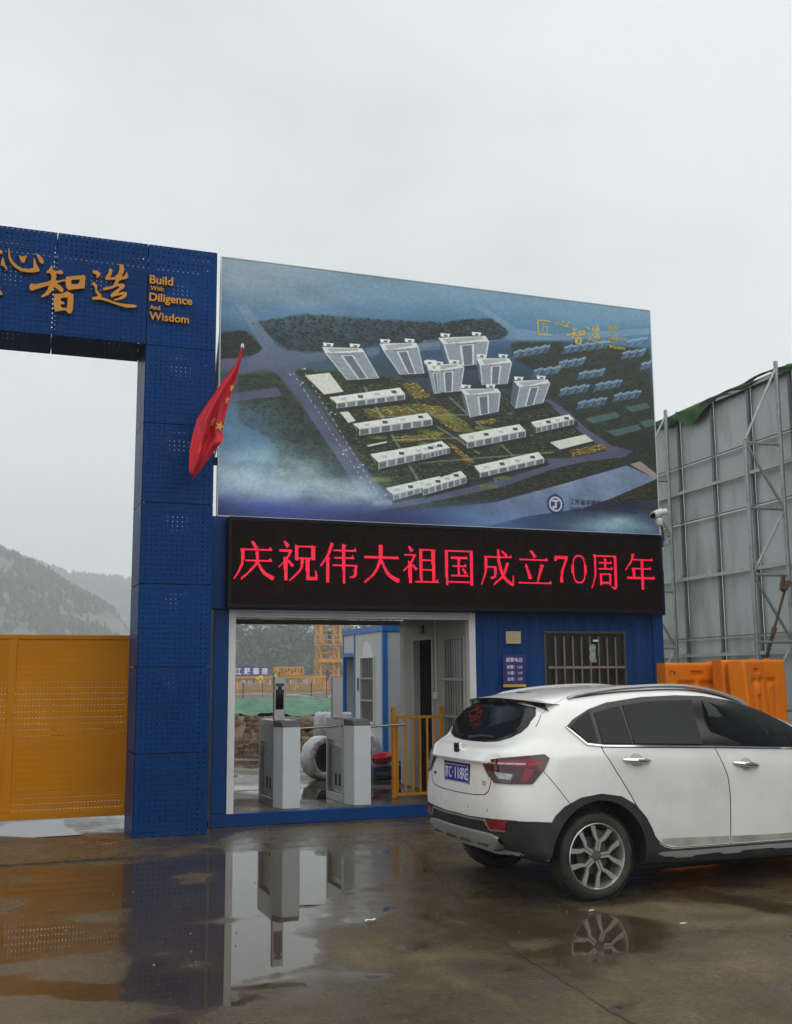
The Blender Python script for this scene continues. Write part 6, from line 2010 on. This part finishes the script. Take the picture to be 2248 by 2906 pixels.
def decal(name, pts, view, mat, parent, off=.004, step=.035, depth=.012, mirror=False, smooth=True, angle=40, fit=False):
    """a panel lying on the body: pts outline in (u, z), view = horizontal direction the outline is projected along"""
    d = Vector(view).normalized()
    ux = Vector((-d.y, d.x, 0))                           # horizontal axis across the view
    xs, zs = [p[0] for p in pts], [p[1] for p in pts]
    dense = []
    for i, p in enumerate(pts):
        q = pts[(i + 1) % len(pts)]
        n = max(1, int(math.hypot(q[0] - p[0], q[1] - p[1]) / step))
        dense += [(p[0] + (q[0] - p[0]) * t / n, p[1] + (q[1] - p[1]) * t / n) for t in range(n)]
    vs = [Vector(p) for p in dense]
    es = [(i, (i + 1) % len(dense)) for i in range(len(dense))]
    x = min(xs) + step / 2
    while x < max(xs):
        z = min(zs) + step / 2
        while z < max(zs):
            if min((x - a) ** 2 + (z - b) ** 2 for a, b in dense) > (step * .55) ** 2:
                vs.append(Vector((x, z)))
            z += step
        x += step
    ov, oe, of, *_ = geometry.delaunay_2d_cdt(vs, es, [], 1, 1e-7)
    top, bot, ok, mid = [], [], [], []
    for p in ov:
        o = ux * p[0] - d * 6.0
        loc, nrm = hit(o.x, o.y, p[1], d)
        if loc is None:
            ok.append(False); mid.append(Vector((0, 0, 0))); top.append(Vector((0, 0, 0))); bot.append(Vector((0, 0, 0))); continue
        if nrm.dot(d) > 0: nrm = -nrm
        ok.append(True); mid.append(loc); top.append(loc + nrm * off); bot.append(loc - nrm * depth)
    if fit:                                               # flat-curved glass: one smooth quadratic through the body surface
        A = np.array([[1, p[0], p[1], p[0] ** 2, p[0] * p[1], p[1] ** 2] for p in ov])
        okm = np.array(ok)
        cf, *_ = np.linalg.lstsq(A[okm], np.array([v.dot(d) for v in mid])[okm], rcond=None)
        for i, p in enumerate(ov):
            loc = ux * p[0] + Vector((0, 0, p[1])) + d * float(A[i] @ cf)
            g = Vector((0, 0, 0)) - d + ux * float(cf[1] + 2 * cf[3] * p[0] + cf[4] * p[1]) + Vector((0, 0, float(cf[2] + cf[4] * p[0] + 2 * cf[5] * p[1])))
            g.normalize()
            top[i], bot[i], ok[i] = loc + g * off, loc - g * depth, True
    of = [tuple(f) for f in of if all(ok[i] for i in f)]
    cnt = {}
    for f in of:
        for i in range(len(f)):
            e = tuple(sorted((f[i], f[(i + 1) % len(f)])))
            cnt[e] = cnt.get(e, 0) + 1
    n = len(ov)
    rim = [(a, b, b + n, a + n) for (a, b), c in cnt.items() if c == 1]
    mb = MB().add(top + bot, of + rim)
    o1 = mb.build(name, mat, parent, smooth=smooth, angle=angle)
    if mirror:
        mb2 = MB().add([(p[0], -p[1], p[2]) for p in mb.v], mb.f)
        par2 = parent
        mb2.build(name, mat, par2, smooth=smooth, angle=angle)
    return o1


def mm_(pts): return [(a / 1000, b / 1000) for a, b in pts]


SIDE = (0, 1, 0)                                          # seen from the right-hand side of the car (y < 0)
# with view (0,1,0) the across axis is (-1,0,0): flip x
def sx(pts): return [(-a, b) for a, b in mm_(pts)]


TRIM = [(-183, 1267), (-109, 1319), (57, 1390), (238, 1438), (571, 1476), (902, 1486), (1177, 1476), (1466, 1432), (1740, 1351), (1979, 1239), (2110, 1150), (2140, 1040), (1879, 1053), (1126, 1088), (94, 1122), (-47, 1139), (-114, 1197)]
decal('window_surround', sx(TRIM), SIDE, GLOSSB, car, .006, step=.025, mirror=True)
for nm, pts in (('quarter_window', [(-148, 1267), (-70, 1318), (55, 1374), (48, 1147), (-36, 1153), (-92, 1203)]), ('fixed_window', [(96, 1361), (218, 1388), (345, 1409), (350, 1130), (86, 1138)]),
                ('rear_window', [(373, 1415), (656, 1442), (1036, 1447), (1004, 1105), (367, 1128)]), ('front_window', [(1143, 1442), (1407, 1411), (1721, 1316), (1869, 1247), (1985, 1170), (1990, 1062), (1884, 1064), (1130, 1096)])):
    decal(nm, sx(pts), SIDE, CGLASS, car, .012, step=.03, depth=.02, mirror=True, fit=True)
decal('window_chrome', sx([(-190, 1266), (-118, 1196), (-50, 1131), (94, 1113), (1126, 1079), (1879, 1044), (2140, 1031), (2140, 1041), (1879, 1055), (1126, 1090), (94, 1124), (-45, 1141), (-106, 1200), (-178, 1262)]), SIDE, CHROME, car, .013, step=.02, depth=.004, mirror=True)


def inset(pts, d):
    """offset an outline outwards by d"""
    n = len(pts)
    A = sum(pts[i - 1][0] * pts[i][1] - pts[i][0] * pts[i - 1][1] for i in range(n))
    s = 1 if A > 0 else -1
    out = []
    for i in range(n):
        a, b, c = Vector(pts[i - 1]), Vector(pts[i]), Vector(pts[(i + 1) % n])
        e1, e2 = (b - a).normalized(), (c - b).normalized()
        nn = Vector((e1.y + e2.y, -(e1.x + e2.x))) * s
        out.append(tuple(b + nn.normalized() * d / max(.5, math.sqrt(max(.05, (1 + e1.dot(e2)) / 2)))))
    return out


RDOOR = [(74, 1109), (86, 1070), (175, 929), (286, 768), (399, 590), (480, 470), (530, 410), (600, 362), (662, 347), (932, 343), (1205, 341), (1211, 478), (1219, 716), (1203, 854), (1148, 994), (1118, 1073)]
FDOOR = [(1126, 1073), (1158, 993), (1213, 854), (1229, 716), (1221, 477), (1215, 340), (1515, 338), (2080, 332), (2180, 400), (2230, 560), (2240, 760), (2200, 1018), (1874, 1041)]
doors = {}
for nm, pts in (('rear_door', RDOOR), ('front_door', FDOOR)):
    decal('door_gap', inset(sx(pts), .006), SIDE, GAPM, car, .0008, mirror=True)
    doors[nm] = decal('door', sx(pts), SIDE, PAINT, car, .0035, depth=.004)
    d2 = MB()
    me_ = doors[nm].data
    d2.add([(v.co.x, -v.co.y, v.co.z) for v in me_.vertices], [tuple(p.vertices) for p in me_.polygons])
    d2.build('door', PAINT, car, smooth=True, angle=40)
for nm, (x0, z0), (x1, z1) in (('rear_door', (.235, 1.016), (.480, 1.002)), ('front_door', (1.27, .957), (1.52, .928))):
    for s in (-1, 1):
        pts, rad = [], []
        for k in range(9):
            t = k / 8
            x, z = x0 + (x1 - x0) * t, z0 + (z1 - z0) * t
            loc, _ = hit(x, -3, z, Vector((0, 1, 0)))
            pts.append((x, (loc.y - .005 - .034 * math.sin(math.pi * min(1, max(0, (t * 1.2 - .1)))) ** .5) * (1 if s < 0 else -1), z))
            rad.append(.011 + .009 * math.sin(math.pi * t) ** .6)
        par = doors[nm] if s < 0 else car
        MB().tube(pts, rad, 10).build('handle', CHROME, par, smooth=True)
    cx, cz = (x0 + x1) / 2, (z0 + z1) / 2
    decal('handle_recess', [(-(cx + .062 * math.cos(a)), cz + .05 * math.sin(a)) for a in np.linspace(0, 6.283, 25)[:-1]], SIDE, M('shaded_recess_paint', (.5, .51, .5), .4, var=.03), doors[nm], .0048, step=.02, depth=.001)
decal('fuel_seam', [(.451, .963), (.334, .823), (.240, .710), (.236, .713), (.330, .826), (.447, .965)], SIDE, GAPM, car, .0012, step=.03, mirror=True)

ROADDIRT = M('road_dirt', (.34, .325, .29), .75, var=.25, vscale=5)
decal('dirt_band', [(-a, b) for a, b in ((.590, .372), (.70, .352), (.93, .3485), (1.199, .3465), (1.2, .400), (.95, .408), (.75, .415), (.60, .418), (.555, .412))], SIDE, ROADDIRT, doors['rear_door'], .0044, depth=.001)
decal('dirt_band', [(-a, b) for a, b in ((1.220, .3455), (1.515, .3435), (2.07, .338), (2.14, .385), (1.5, .392), (1.221, .399))], SIDE, ROADDIRT, doors['front_door'], .0044, depth=.001)

# black cladding: arches, sill, rear corner
for wx in (0.0, 2.64):
    outer = [(wx + a, b) for a, b in ((-.43, .34), (-.42, .50), (-.40, .585), (-.37, .635), (-.29, .70), (-.15, .757), (.03, .778), (.2, .752), (.33, .682), (.42, .585), (.47, .50), (.505, .42), (.52, .33))]
    inner = [(wx + .012 + .405 * math.cos(a), .325 + .405 * math.sin(a)) for a in np.linspace(math.radians(2), math.radians(177), 30)]
    decal('arch_trim', [(-a, b) for a, b in outer + inner], SIDE, CLAD, car, .014, step=.022, depth=.02, mirror=True)
decal('sill_cladding', [(-a, b) for a, b in ((.41, .42), (.51, .425), (.54, .385), (.585, .355), (.66, .336), (1.2, .332), (2.2, .325), (2.2, .235), (1.6, .226), (.9, .234), (.41, .25))], SIDE, CLAD, car, .010, mirror=True)
decal('sill_strip', sx([(516, 308), (561, 321), (860, 316), (1300, 316), (2150, 312), (2150, 284), (1829, 287), (1790, 276), (1640, 277), (1600, 287), (1310, 287), (1270, 274), (1120, 275), (1080, 286), (861, 285), (820, 272), (680, 275), (640, 287), (569, 292)]), SIDE, SILV, car, .020, step=.03, mirror=True)
# rear face (seen along +x); across axis of view (1,0,0) is (0,1,0)
REAR = (1, 0, 0)
decal('bumper_cladding', [(0, .585), (-.2, .583), (-.42, .592), (-.60, .600), (-.72, .606), (-.79, .606), (-.79, .375), (-.55, .372), (-.2, .374), (0, .374)] + [(.2, .374), (.55, .372), (.79, .375), (.79, .606), (.72, .606), (.60, .600), (.42, .592), (.2, .583)], REAR, CLAD, car, .010, step=.04)
decal('bumper_corner', [(-a, b) for a, b in ((-.55, .602), (-.40, .592), (-.375, .50), (-.41, .325), (-.55, .338))], SIDE, CLAD, car, .0125, step=.025, mirror=True)
for s in (-1, 1):
    vv = Vector((1, -s, 0)).normalized()
    uu = Vector((-vv.y, vv.x, 0))
    decal('bumper_corner', [(uu.x * a + uu.y * s * b, z) for a, b, z in ((-.66, .73, .605), (-.50, .855, .600), (-.47, .84, .345), (-.56, .73, .365))], vv, CLAD, car, .0115, step=.025)
decal('bumper_strip', [(0, .578), (-.2, .576), (-.42, .583), (-.47, .588), (-.53, .522), (-.70, .528), (-.70, .520), (-.525, .512), (-.46, .574), (-.2, .566), (0, .567), (.2, .566), (.46, .574), (.525, .512), (.70, .520), (.70, .528), (.53, .522), (.47, .588), (.42, .583), (.2, .576)], REAR, SILV, car, .017, step=.025)
LRED = M('red_lamp', (.22, .006, .016), .08, var=.15, coat=.5)
DRED = M('dark_red_lamp', (.055, .004, .008), .06, var=.15, coat=.5)
for s in (-1, 1):
    pts = [(s * .475, .567), (s * .60, .592), (s * .735, .606), (s * .70, .53), (s * .53, .525)]
    decal('reflector', pts if s < 0 else pts[::-1], REAR, LRED, car, .016, step=.03)
# silver skid plate under the rear bumper
sk = MB()
rows = []
for yv in np.linspace(-.62, .62, 26):
    a = abs(yv)
    curve = .045 * (a / .62) ** 2
    zt_ = .487 - .0 * a
    zb_ = .372 - .025 * min(1, a / .5)
    if a > .52:
        f = (a - .52) / .10
        zt_ -= .02 * f; zb_ += .06 * f
    rows.append([(-.738 + curve, yv, zt_), (-.752 + curve, yv, zt_ - .012), (-.748 + curve, yv, (zt_ + zb_) / 2), (-.725 + curve, yv, zb_ + .01), (-.66 + curve, yv, zb_)])
sk.grid(rows)
sk.build('skid_plate', SILV, car, smooth=True, angle=50)
for y0 in (-.40, -.13, .13, .40):
    q = .026 if abs(y0) > .2 else .004
    MB().box(-.753 + q, -.733 + q, y0 - .085, y0 + .085, .385, .405).build('skid_slot', CLAD, car, bevel=.008)
# tailgate seam, ridge, plate recess
gt = [(.56, 1.005), (.545, .84), (.52, .79), (.47, .762), (.3, .748), (0, .744), (-.3, .748), (-.47, .762), (-.52, .79), (-.545, .84), (-.56, 1.005)]
gap = gt + [(a * .987, b + .006) for a, b in gt[::-1]]
decal('tailgate_seam', gap, REAR, GAPM, car, .0012, step=.02, depth=.002)
tg = [(-a * .982, b) for a, b in ((.56, .99), (.545, .84), (.515, .80), (.465, .772), (.3, .758), (0, .754), (-.3, .758), (-.465, .772), (-.515, .80), (-.545, .84), (-.56, .99))]
rg = MB()
rows = []
for yv in np.linspace(-.60, .60, 33):
    loc, _ = hit(-3, yv, 1.02, Vector((1, 0, 0)))
    loc2, _ = hit(-3, yv, .985, Vector((1, 0, 0)))
    f = min(1, (.60 - abs(yv)) / .14)
    rows.append([(loc.x + .01, yv, 1.075), (loc.x - .020 * f, yv, 1.035), (loc.x - .032 * f, yv, 1.012), (loc.x - .028 * f, yv, 1.000), (loc2.x + .004, yv, .990)])
rg.grid(rows)
rg.build('tailgate_ridge', PAINT, car, smooth=True, angle=40)
hs_ = [(-.075, 1.479), (-.23, 1.422), (-.33, 1.356), (-.40, 1.27)]
decal('hatch_seam', [(-a, b) for a, b in hs_] + [(-a - .006, b + .003) for a, b in hs_[::-1]], SIDE, GAPM, car, .002, step=.02, depth=.003, mirror=True)
# rear window and spoiler
RW_ = [(0, 1.136), (-.2, 1.138), (-.40, 1.152), (-.54, 1.185), (-.615, 1.225), (-.64, 1.27), (-.625, 1.35), (-.56, 1.41), (-.3, 1.44), (0, 1.445)]
decal('rear_screen', RW_ + [(-a, b) for a, b in RW_[-2:0:-1]], REAR, GLOSSB, car, .004, step=.045)
RG_ = [(0, 1.155), (-.2, 1.157), (-.38, 1.170), (-.49, 1.20), (-.545, 1.24), (-.555, 1.30), (-.50, 1.38), (0, 1.40)]
decal('rear_glass', RG_ + [(-a, b) for a, b in RG_[-2:0:-1]], REAR, CGLASS, car, .009, step=.05, depth=.02, fit=True)
MB().tube([(-.585, .08, 1.165), (-.575, -.12, 1.185), (-.578, -.34, 1.185)], [.012, .008, .006], 8).build('wiper', CLAD, car, smooth=True)
top, und = [], []
for yv in np.linspace(-.66, .66, 45):
    a = abs(yv)
    te = -.405 + .09 * (a / .62) ** 3                    # trailing edge
    zt_ = 1.478 - .028 * (a / .62) ** 2.2
    if .02 < a < .16: te += .014
    le = -.10 - .05 * (a / .62)
    zl = 1.512 - .075 * (a / .62) ** 2
    top.append([(le + (te - le) * t, yv * (1 - .03 * (1 - t)), zl + .006 + (zt_ - zl - .006) * t ** 1.25) for t in np.linspace(0, 1, 8)])
    dz = .045 + .075 * max(0, (a - .46) / .18)
    und.append([(te, yv, zt_), (te + .004, yv, zt_ - .014), (te + .07, yv, zt_ - dz - .01), (te + .14, yv * .97, zt_ - dz)])
MB().grid(top).build('spoiler', PAINT, car, smooth=True, angle=40)
MB().grid(und).build('spoiler_underside', GLOSSB, car, smooth=True, angle=40)
MB().box(-.403, -.37, -.11, .11, 1.467, 1.4775).build('brake_lamp', DRED, car)
MB().prism([(-.17, -.045), (-.02, -.03), (-.02, .03), (-.17, .045)], 1.5145, 1.522, 'z').build('antenna', GLOSSB, car, bevel=.003)

# wrap-round tail lamps
for s in (-1, 1):
    v = Vector((1, -s * 1.0, 0)).normalized()
    ux = Vector((-v.y, v.x, 0))

    def U(x, y, z):
        return (ux.x * x + ux.y * y * 1.0, z)
    L3 = [(-.722, s * .42, 1.014), (-.617, s * .60, 1.045), (-.52, s * .765, 1.062), (-.415, s * .84, 1.074), (-.385, s * .86, 1.048), (-.43, s * .865, .97), (-.525, s * .845, .866), (-.60, s * .74, .862), (-.665, s * .56, .862), (-.70, s * .48, .93)]
    o = [U(*p) for p in L3]
    lamp = decal('tail_lamp', o, v, DRED, car, .012, step=.025, depth=.02)

    def lp(name, pts, mat, off=.0145):
        decal(name, [U(p[0], s * p[1], p[2]) for p in pts], v, mat, lamp, off, step=.02, depth=.002)
    lp('brake_light', [(-.66, .55, 1.022), (-.48, .80, 1.042), (-.46, .83, 1.012), (-.47, .83, .985), (-.66, .56, .995)], LRED)
    lp('brake_light', [(-.55, .80, .975), (-.50, .835, .965), (-.555, .82, .875), (-.58, .79, .885)], LRED)
    WL = M('clear_lamp', (.42, .42, .42), .15, .5, var=.35, vscale=30)
    lp('light_strip', [(-.70, .46, 1.008), (-.645, .55, 1.010), (-.648, .55, .998), (-.70, .465, .997)], WL, .0165)
    lp('light_strip', [(-.635, .57, 1.010), (-.52, .77, 1.012), (-.52, .77, .999), (-.637, .57, .997)], WL, .0165)
    lp('light_strip', [(-.51, .785, 1.012), (-.44, .84, 1.018), (-.44, .84, 1.003), (-.51, .785, 1.0)], M('bright_red_strip', (.5, .01, .03), .1), .0165)
    lp('reversing_light', [(-.695, .49, .945), (-.60, .735, .935), (-.615, .72, .870), (-.662, .57, .868), (-.69, .50, .905)], M('smoked_lamp', (.10, .10, .10), .08, .2, var=.4, vscale=20), .0145)
    lp('reversing_light', [(-.665, .56, .940), (-.605, .725, .932), (-.612, .71, .892), (-.65, .60, .894)], WL, .0165)

# number plate, emblem, small badges
pl = MB().box(-.742, -.732, -.238, .238, .803, .977).build('number_plate', GLOSSB, car, bevel=.004)
MB().box(-.7445, -.7422, -.222, .222, .822, .962).build('plate_face', M('plate_blue', (.010, .025, .25), .45, var=.04), pl, bevel=.001)


def rear_text(name, s, yl, z, w, h, x, mat, parent, bold=.0, depth=.002):
    """lettering on a face that looks towards -x; yl = its left end as seen from behind"""
    o = text(name, s, 0, 0, 0, mat, parent, width=w, height=h, depth=depth, bold=bold)
    for vtx in o.data.vertices:
        a, b, c = vtx.co
        vtx.co = (x + b, yl - a, z + c)
    return o


rear_text('lettering', '苏', .208, .850, .066, .088, -.7465, WT, pl, .01)
rear_text('lettering', 'C', .134, .850, .050, .088, -.7465, WT, pl, .0)
rear_text('lettering', '·', .070, .888, .014, .014, -.7465, WT, pl, .0)
for k, chh in enumerate('118RE'):
    w = .013 if chh == '1' else .047
    rear_text('lettering', chh, .040 - k * .0525 - (.017 if chh == '1' else 0), .850, w, .088, -.7465, WT, pl, .0)
pf = MB()
for (a, b, c, d) in ((-.218, .218, .826, .829), (-.218, .218, .955, .958), (-.218, -.215, .829, .955), (.215, .218, .829, .955)):
    pf.box(-.7462, -.7446, a, b, c, d)
pf.build('plate_border', WT, pl)
shield = [(-.052, .048), (.052, .048), (.056, .0), (.03, -.042), (0, -.056), (-.03, -.042), (-.056, .0)]
loc, _ = hit(-3, 0, 1.075, Vector((1, 0, 0)))
ex = loc.x - .014
em_ = MB().prism([(a, 1.078 + b) for a, b in shield], ex, ex + .03, 'x').build('emblem', CHROME, car, bevel=.004)
for (y0, y1, z0, z1) in ((-.045, -.018, .008, .038), (-.013, .013, .008, .038), (.018, .045, .008, .038), (-.04, -.018, -.028, .001), (-.013, .013, -.042, .001), (.018, .04, -.028, .001)):
    MB().box(ex - .002, ex + .001, y0, y1, 1.078 + z0, 1.078 + z1).build('emblem_field', GLOSSB, em_)
loc, _ = hit(-3, -.455, .845, Vector((1, 0, 0)))
rear_text('badge', 'S1', -.43, .832, .052, .034, loc.x - .004, CHROME, car, .02, .004)
loc, _ = hit(-3, .45, .86, Vector((1, 0, 0)))
MB().box(loc.x - .004, loc.x + .02, .375, .475, .846, .874).build('badge', M('grey_badge', (.25, .25, .25), .3, .5), car, bevel=.004)
for yv in (-.50, -.2, .2, .50):
    loc, _ = hit(-3, yv, .655, Vector((1, 0, 0)))
    MB().lathe([(0, loc.x - .003), (.011, loc.x - .003), (.0125, loc.x + .005), (0, loc.x + .005)], 14, (0, yv, .655), 'x').build('parking_sensor', M('sensor_grey', (.42, .42, .42), .4), car)

# roof rails and mirrors
for s in (-1, 1):
    pts = []
    for k in range(25):
        t = k / 24
        x = -.06 + 1.72 * t
        loc, _ = hit(x, s * .60, 3, Vector((0, 0, -1)))
        lift = .030 * math.sin(math.pi * t) ** .35 if 0 < t < 1 else 0
        pts.append((x, s * .605, loc.z + .004 + lift))
    MB().tube(pts, .016, 8).build('roof_rail', SILV, car, smooth=True)
    base = []
    for k in range(25):
        t = k / 24
        x = -.06 + 1.72 * t
        loc, _ = hit(x, s * .60, 3, Vector((0, 0, -1)))
        base.append((x, s * .603, loc.z + .002))
    MB().tube(base, .009, 6).build('roof_rail_base', GLOSSB, car, smooth=True)
    mr_ = MB()
    mr_.lathe([(0, -.10), (.05, -.09), (.07, -.03), (.075, .03), (.06, .09), (0, .10)], 16, (2.02, s * .98, 1.10), 'y')
    mr_.build('mirror', PAINT, car, smooth=True)
    MB().tube([(2.04, s * .83, 1.05), (2.03, s * .92, 1.08)], .025, 8).build('mirror_arm', GLOSSB, car)
# windscreen and front lamps, seen only from other viewpoints
FRONT = (-1, 0, 0)
decal('windscreen', [(-a, b) for a, b in ((-.62, 1.075), (0, 1.07), (.62, 1.075), (.56, 1.30), (.50, 1.43), (0, 1.44), (-.50, 1.43), (-.56, 1.30))], FRONT, CGLASS, car, .004, step=.06)
for s in (-1, 1):
    decal('headlamp', [(s * .42, .70), (s * .78, .74), (s * .78, .82), (s * .45, .77)], FRONT, WL, car, .006)
decal('grille', [(-.36, .56), (.36, .56), (.40, .74), (-.40, .74)], FRONT, GLOSSB, car, .006)

# wheels
TYRE = M('tyre_rubber', (.022, .021, .020), .75, var=.3, vscale=6, bump=.3, bscale=60, dirt=(.085, .075, .06), dirt_amt=.7, dirt_scale=3)
RIMF = M('machined_alloy', (.62, .62, .60), .32, .75, var=.08, dirt=(.2, .18, .15), dirt_amt=.4)
RIMD = M('dark_alloy', (.16, .16, .16), .4, .6, var=.15, dirt=(.1, .09, .08), dirt_amt=.4)
HUB = M('brake_iron', (.09, .085, .08), .6, .6, var=.3, vscale=12)


def make_wheel(x, s):
    w = thing_part = bpy.data.objects.new('wheel', None)
    COL.objects.link(w)
    w.parent = car
    w.location = (x, s * .765, .321)
    w.rotation_euler = (0, random.random(), 0 if s > 0 else math.pi)
    R, hw = .321, .103
    prof = [(.238, -hw + .012), (.262, -hw), (.292, -hw + .004), (.312, -hw + .022), (.318, -.06), (.320, -.02), (.320, .02), (.318, .06), (.312, hw - .022), (.292, hw - .004), (.262, hw), (.238, hw - .012)]
    MB().lathe(prof, 64, (0, 0, 0), 'y').build('tyre', TYRE, w, smooth=True, angle=60)
    tr_ = MB()
    for k in range(72):
        a = 2 * math.pi * k / 72
        for (ya, yb, r) in ((-.092, -.055, .3165), (-.04, .04, .3205), (.055, .092, .3165)):
            da = .031 if ya < 0 < yb else .028
            off = .02 if ya > 0 else 0
            P4 = [(r * math.cos(a + off + da * t), y, r * math.sin(a + off + da * t)) for y in (ya, yb) for t in (-1, 1)]
            P5 = [((r + .0045) * math.cos(a + off + da * t), y, (r + .0045) * math.sin(a + off + da * t)) for y in (ya, yb) for t in (-1, 1)]
            tr_.add(P4 + P5, [(4, 5, 7, 6), (0, 1, 5, 4), (2, 6, 7, 3), (0, 4, 6, 2), (1, 3, 7, 5)])
    tr_.build('tread', TYRE, w)
    MB().lathe([(.244, hw - .012), (.236, hw - .004), (.228, hw - .016), (.222, .0), (.205, -.05), (.205, -.09)], 56, (0, 0, 0), 'y').build('rim', RIMF, w, smooth=True, angle=50)
    MB().lathe([(0, -.02), (.204, -.02), (.204, -.01), (0, -.01)], 40, (0, 0, 0), 'y').build('wheel_well_disc', M('black_matte', (.01, .01, .01), .9), w)
    MB().lathe([(.05, .0), (.135, .0), (.135, .02), (.05, .02)], 40, (0, 0, 0), 'y').build('brake_disc', HUB, w)
    cal = MB()
    cal.prism([(.13 * math.cos(a), .13 * math.sin(a)) for a in np.linspace(2.2, 3.1, 8)] + [(.19 * math.cos(a), .19 * math.sin(a)) for a in np.linspace(3.1, 2.2, 8)], .0, .045)
    cal.build('caliper', HUB, w, bevel=.004)
    sp_, sd = MB(), MB()
    for k in range(5):
        a0 = 2 * math.pi * k / 5

        def rp(r, t):
            return (r * math.cos(a0) - t * math.sin(a0), r * math.sin(a0) + t * math.cos(a0))
        for sg_ in (-1, 1):
            poly = [rp(.035, sg_ * .003), (rp(.115, sg_ * .003)), rp(.150, sg_ * .030), rp(.212, sg_ * .058), rp(.206, sg_ * .100), rp(.130, sg_ * .050), rp(.105, sg_ * .021), rp(.04, sg_ * .020)]
            if sg_ < 0: poly = poly[::-1]
            sp_.cdt([poly], .062, .078)
            inner = [rp(.03, 0), rp(.118, 0), rp(.155, sg_ * .033), rp(.215, sg_ * .062), rp(.209, sg_ * .090), rp(.135, sg_ * .044), rp(.106, sg_ * .016), rp(.03, sg_ * .016)]
            if sg_ < 0: inner = inner[::-1]
            sd.cdt([inner], .030, .0615)
    sp_.build('spokes', RIMF, w)
    sd.build('spoke_backs', RIMD, w)
    MB().lathe([(.060, .050), (.058, .066), (.034, .070), (.030, .079), (0, .081)], 30, (0, 0, 0), 'y').build('hub', RIMD, w, smooth=True, angle=40)
    nuts = MB()
    for k in range(5):
        a = 2 * math.pi * (k + .5) / 5
        nuts.lathe([(0, .068), (.010, .068), (.0095, .055), (0, .055)], 6, (.047 * math.cos(a), 0, .047 * math.sin(a)), 'y')
    nuts.build('wheel_nuts', HUB, w)
    return w


MB().box(.36, 3.3, -.60, .60, .13, .235).build('underbody_blocker', CLAD, car, bevel=.03)  # floor tray added and set low to block barrier reflections beneath the car
WHEELS = [make_wheel(0, -1), make_wheel(0, 1), make_wheel(2.64, -1), make_wheel(2.64, 1)]
MB().tube([(0, -.66, .30), (0, .66, .30)], .03, 8).build('axle', CLAD, car)
MB().tube([(2.64, -.66, .30), (2.64, .66, .30)], .03, 8).build('axle', CLAD, car)
car.rotation_euler = (0, 0, CARA)
car.location = CLOC
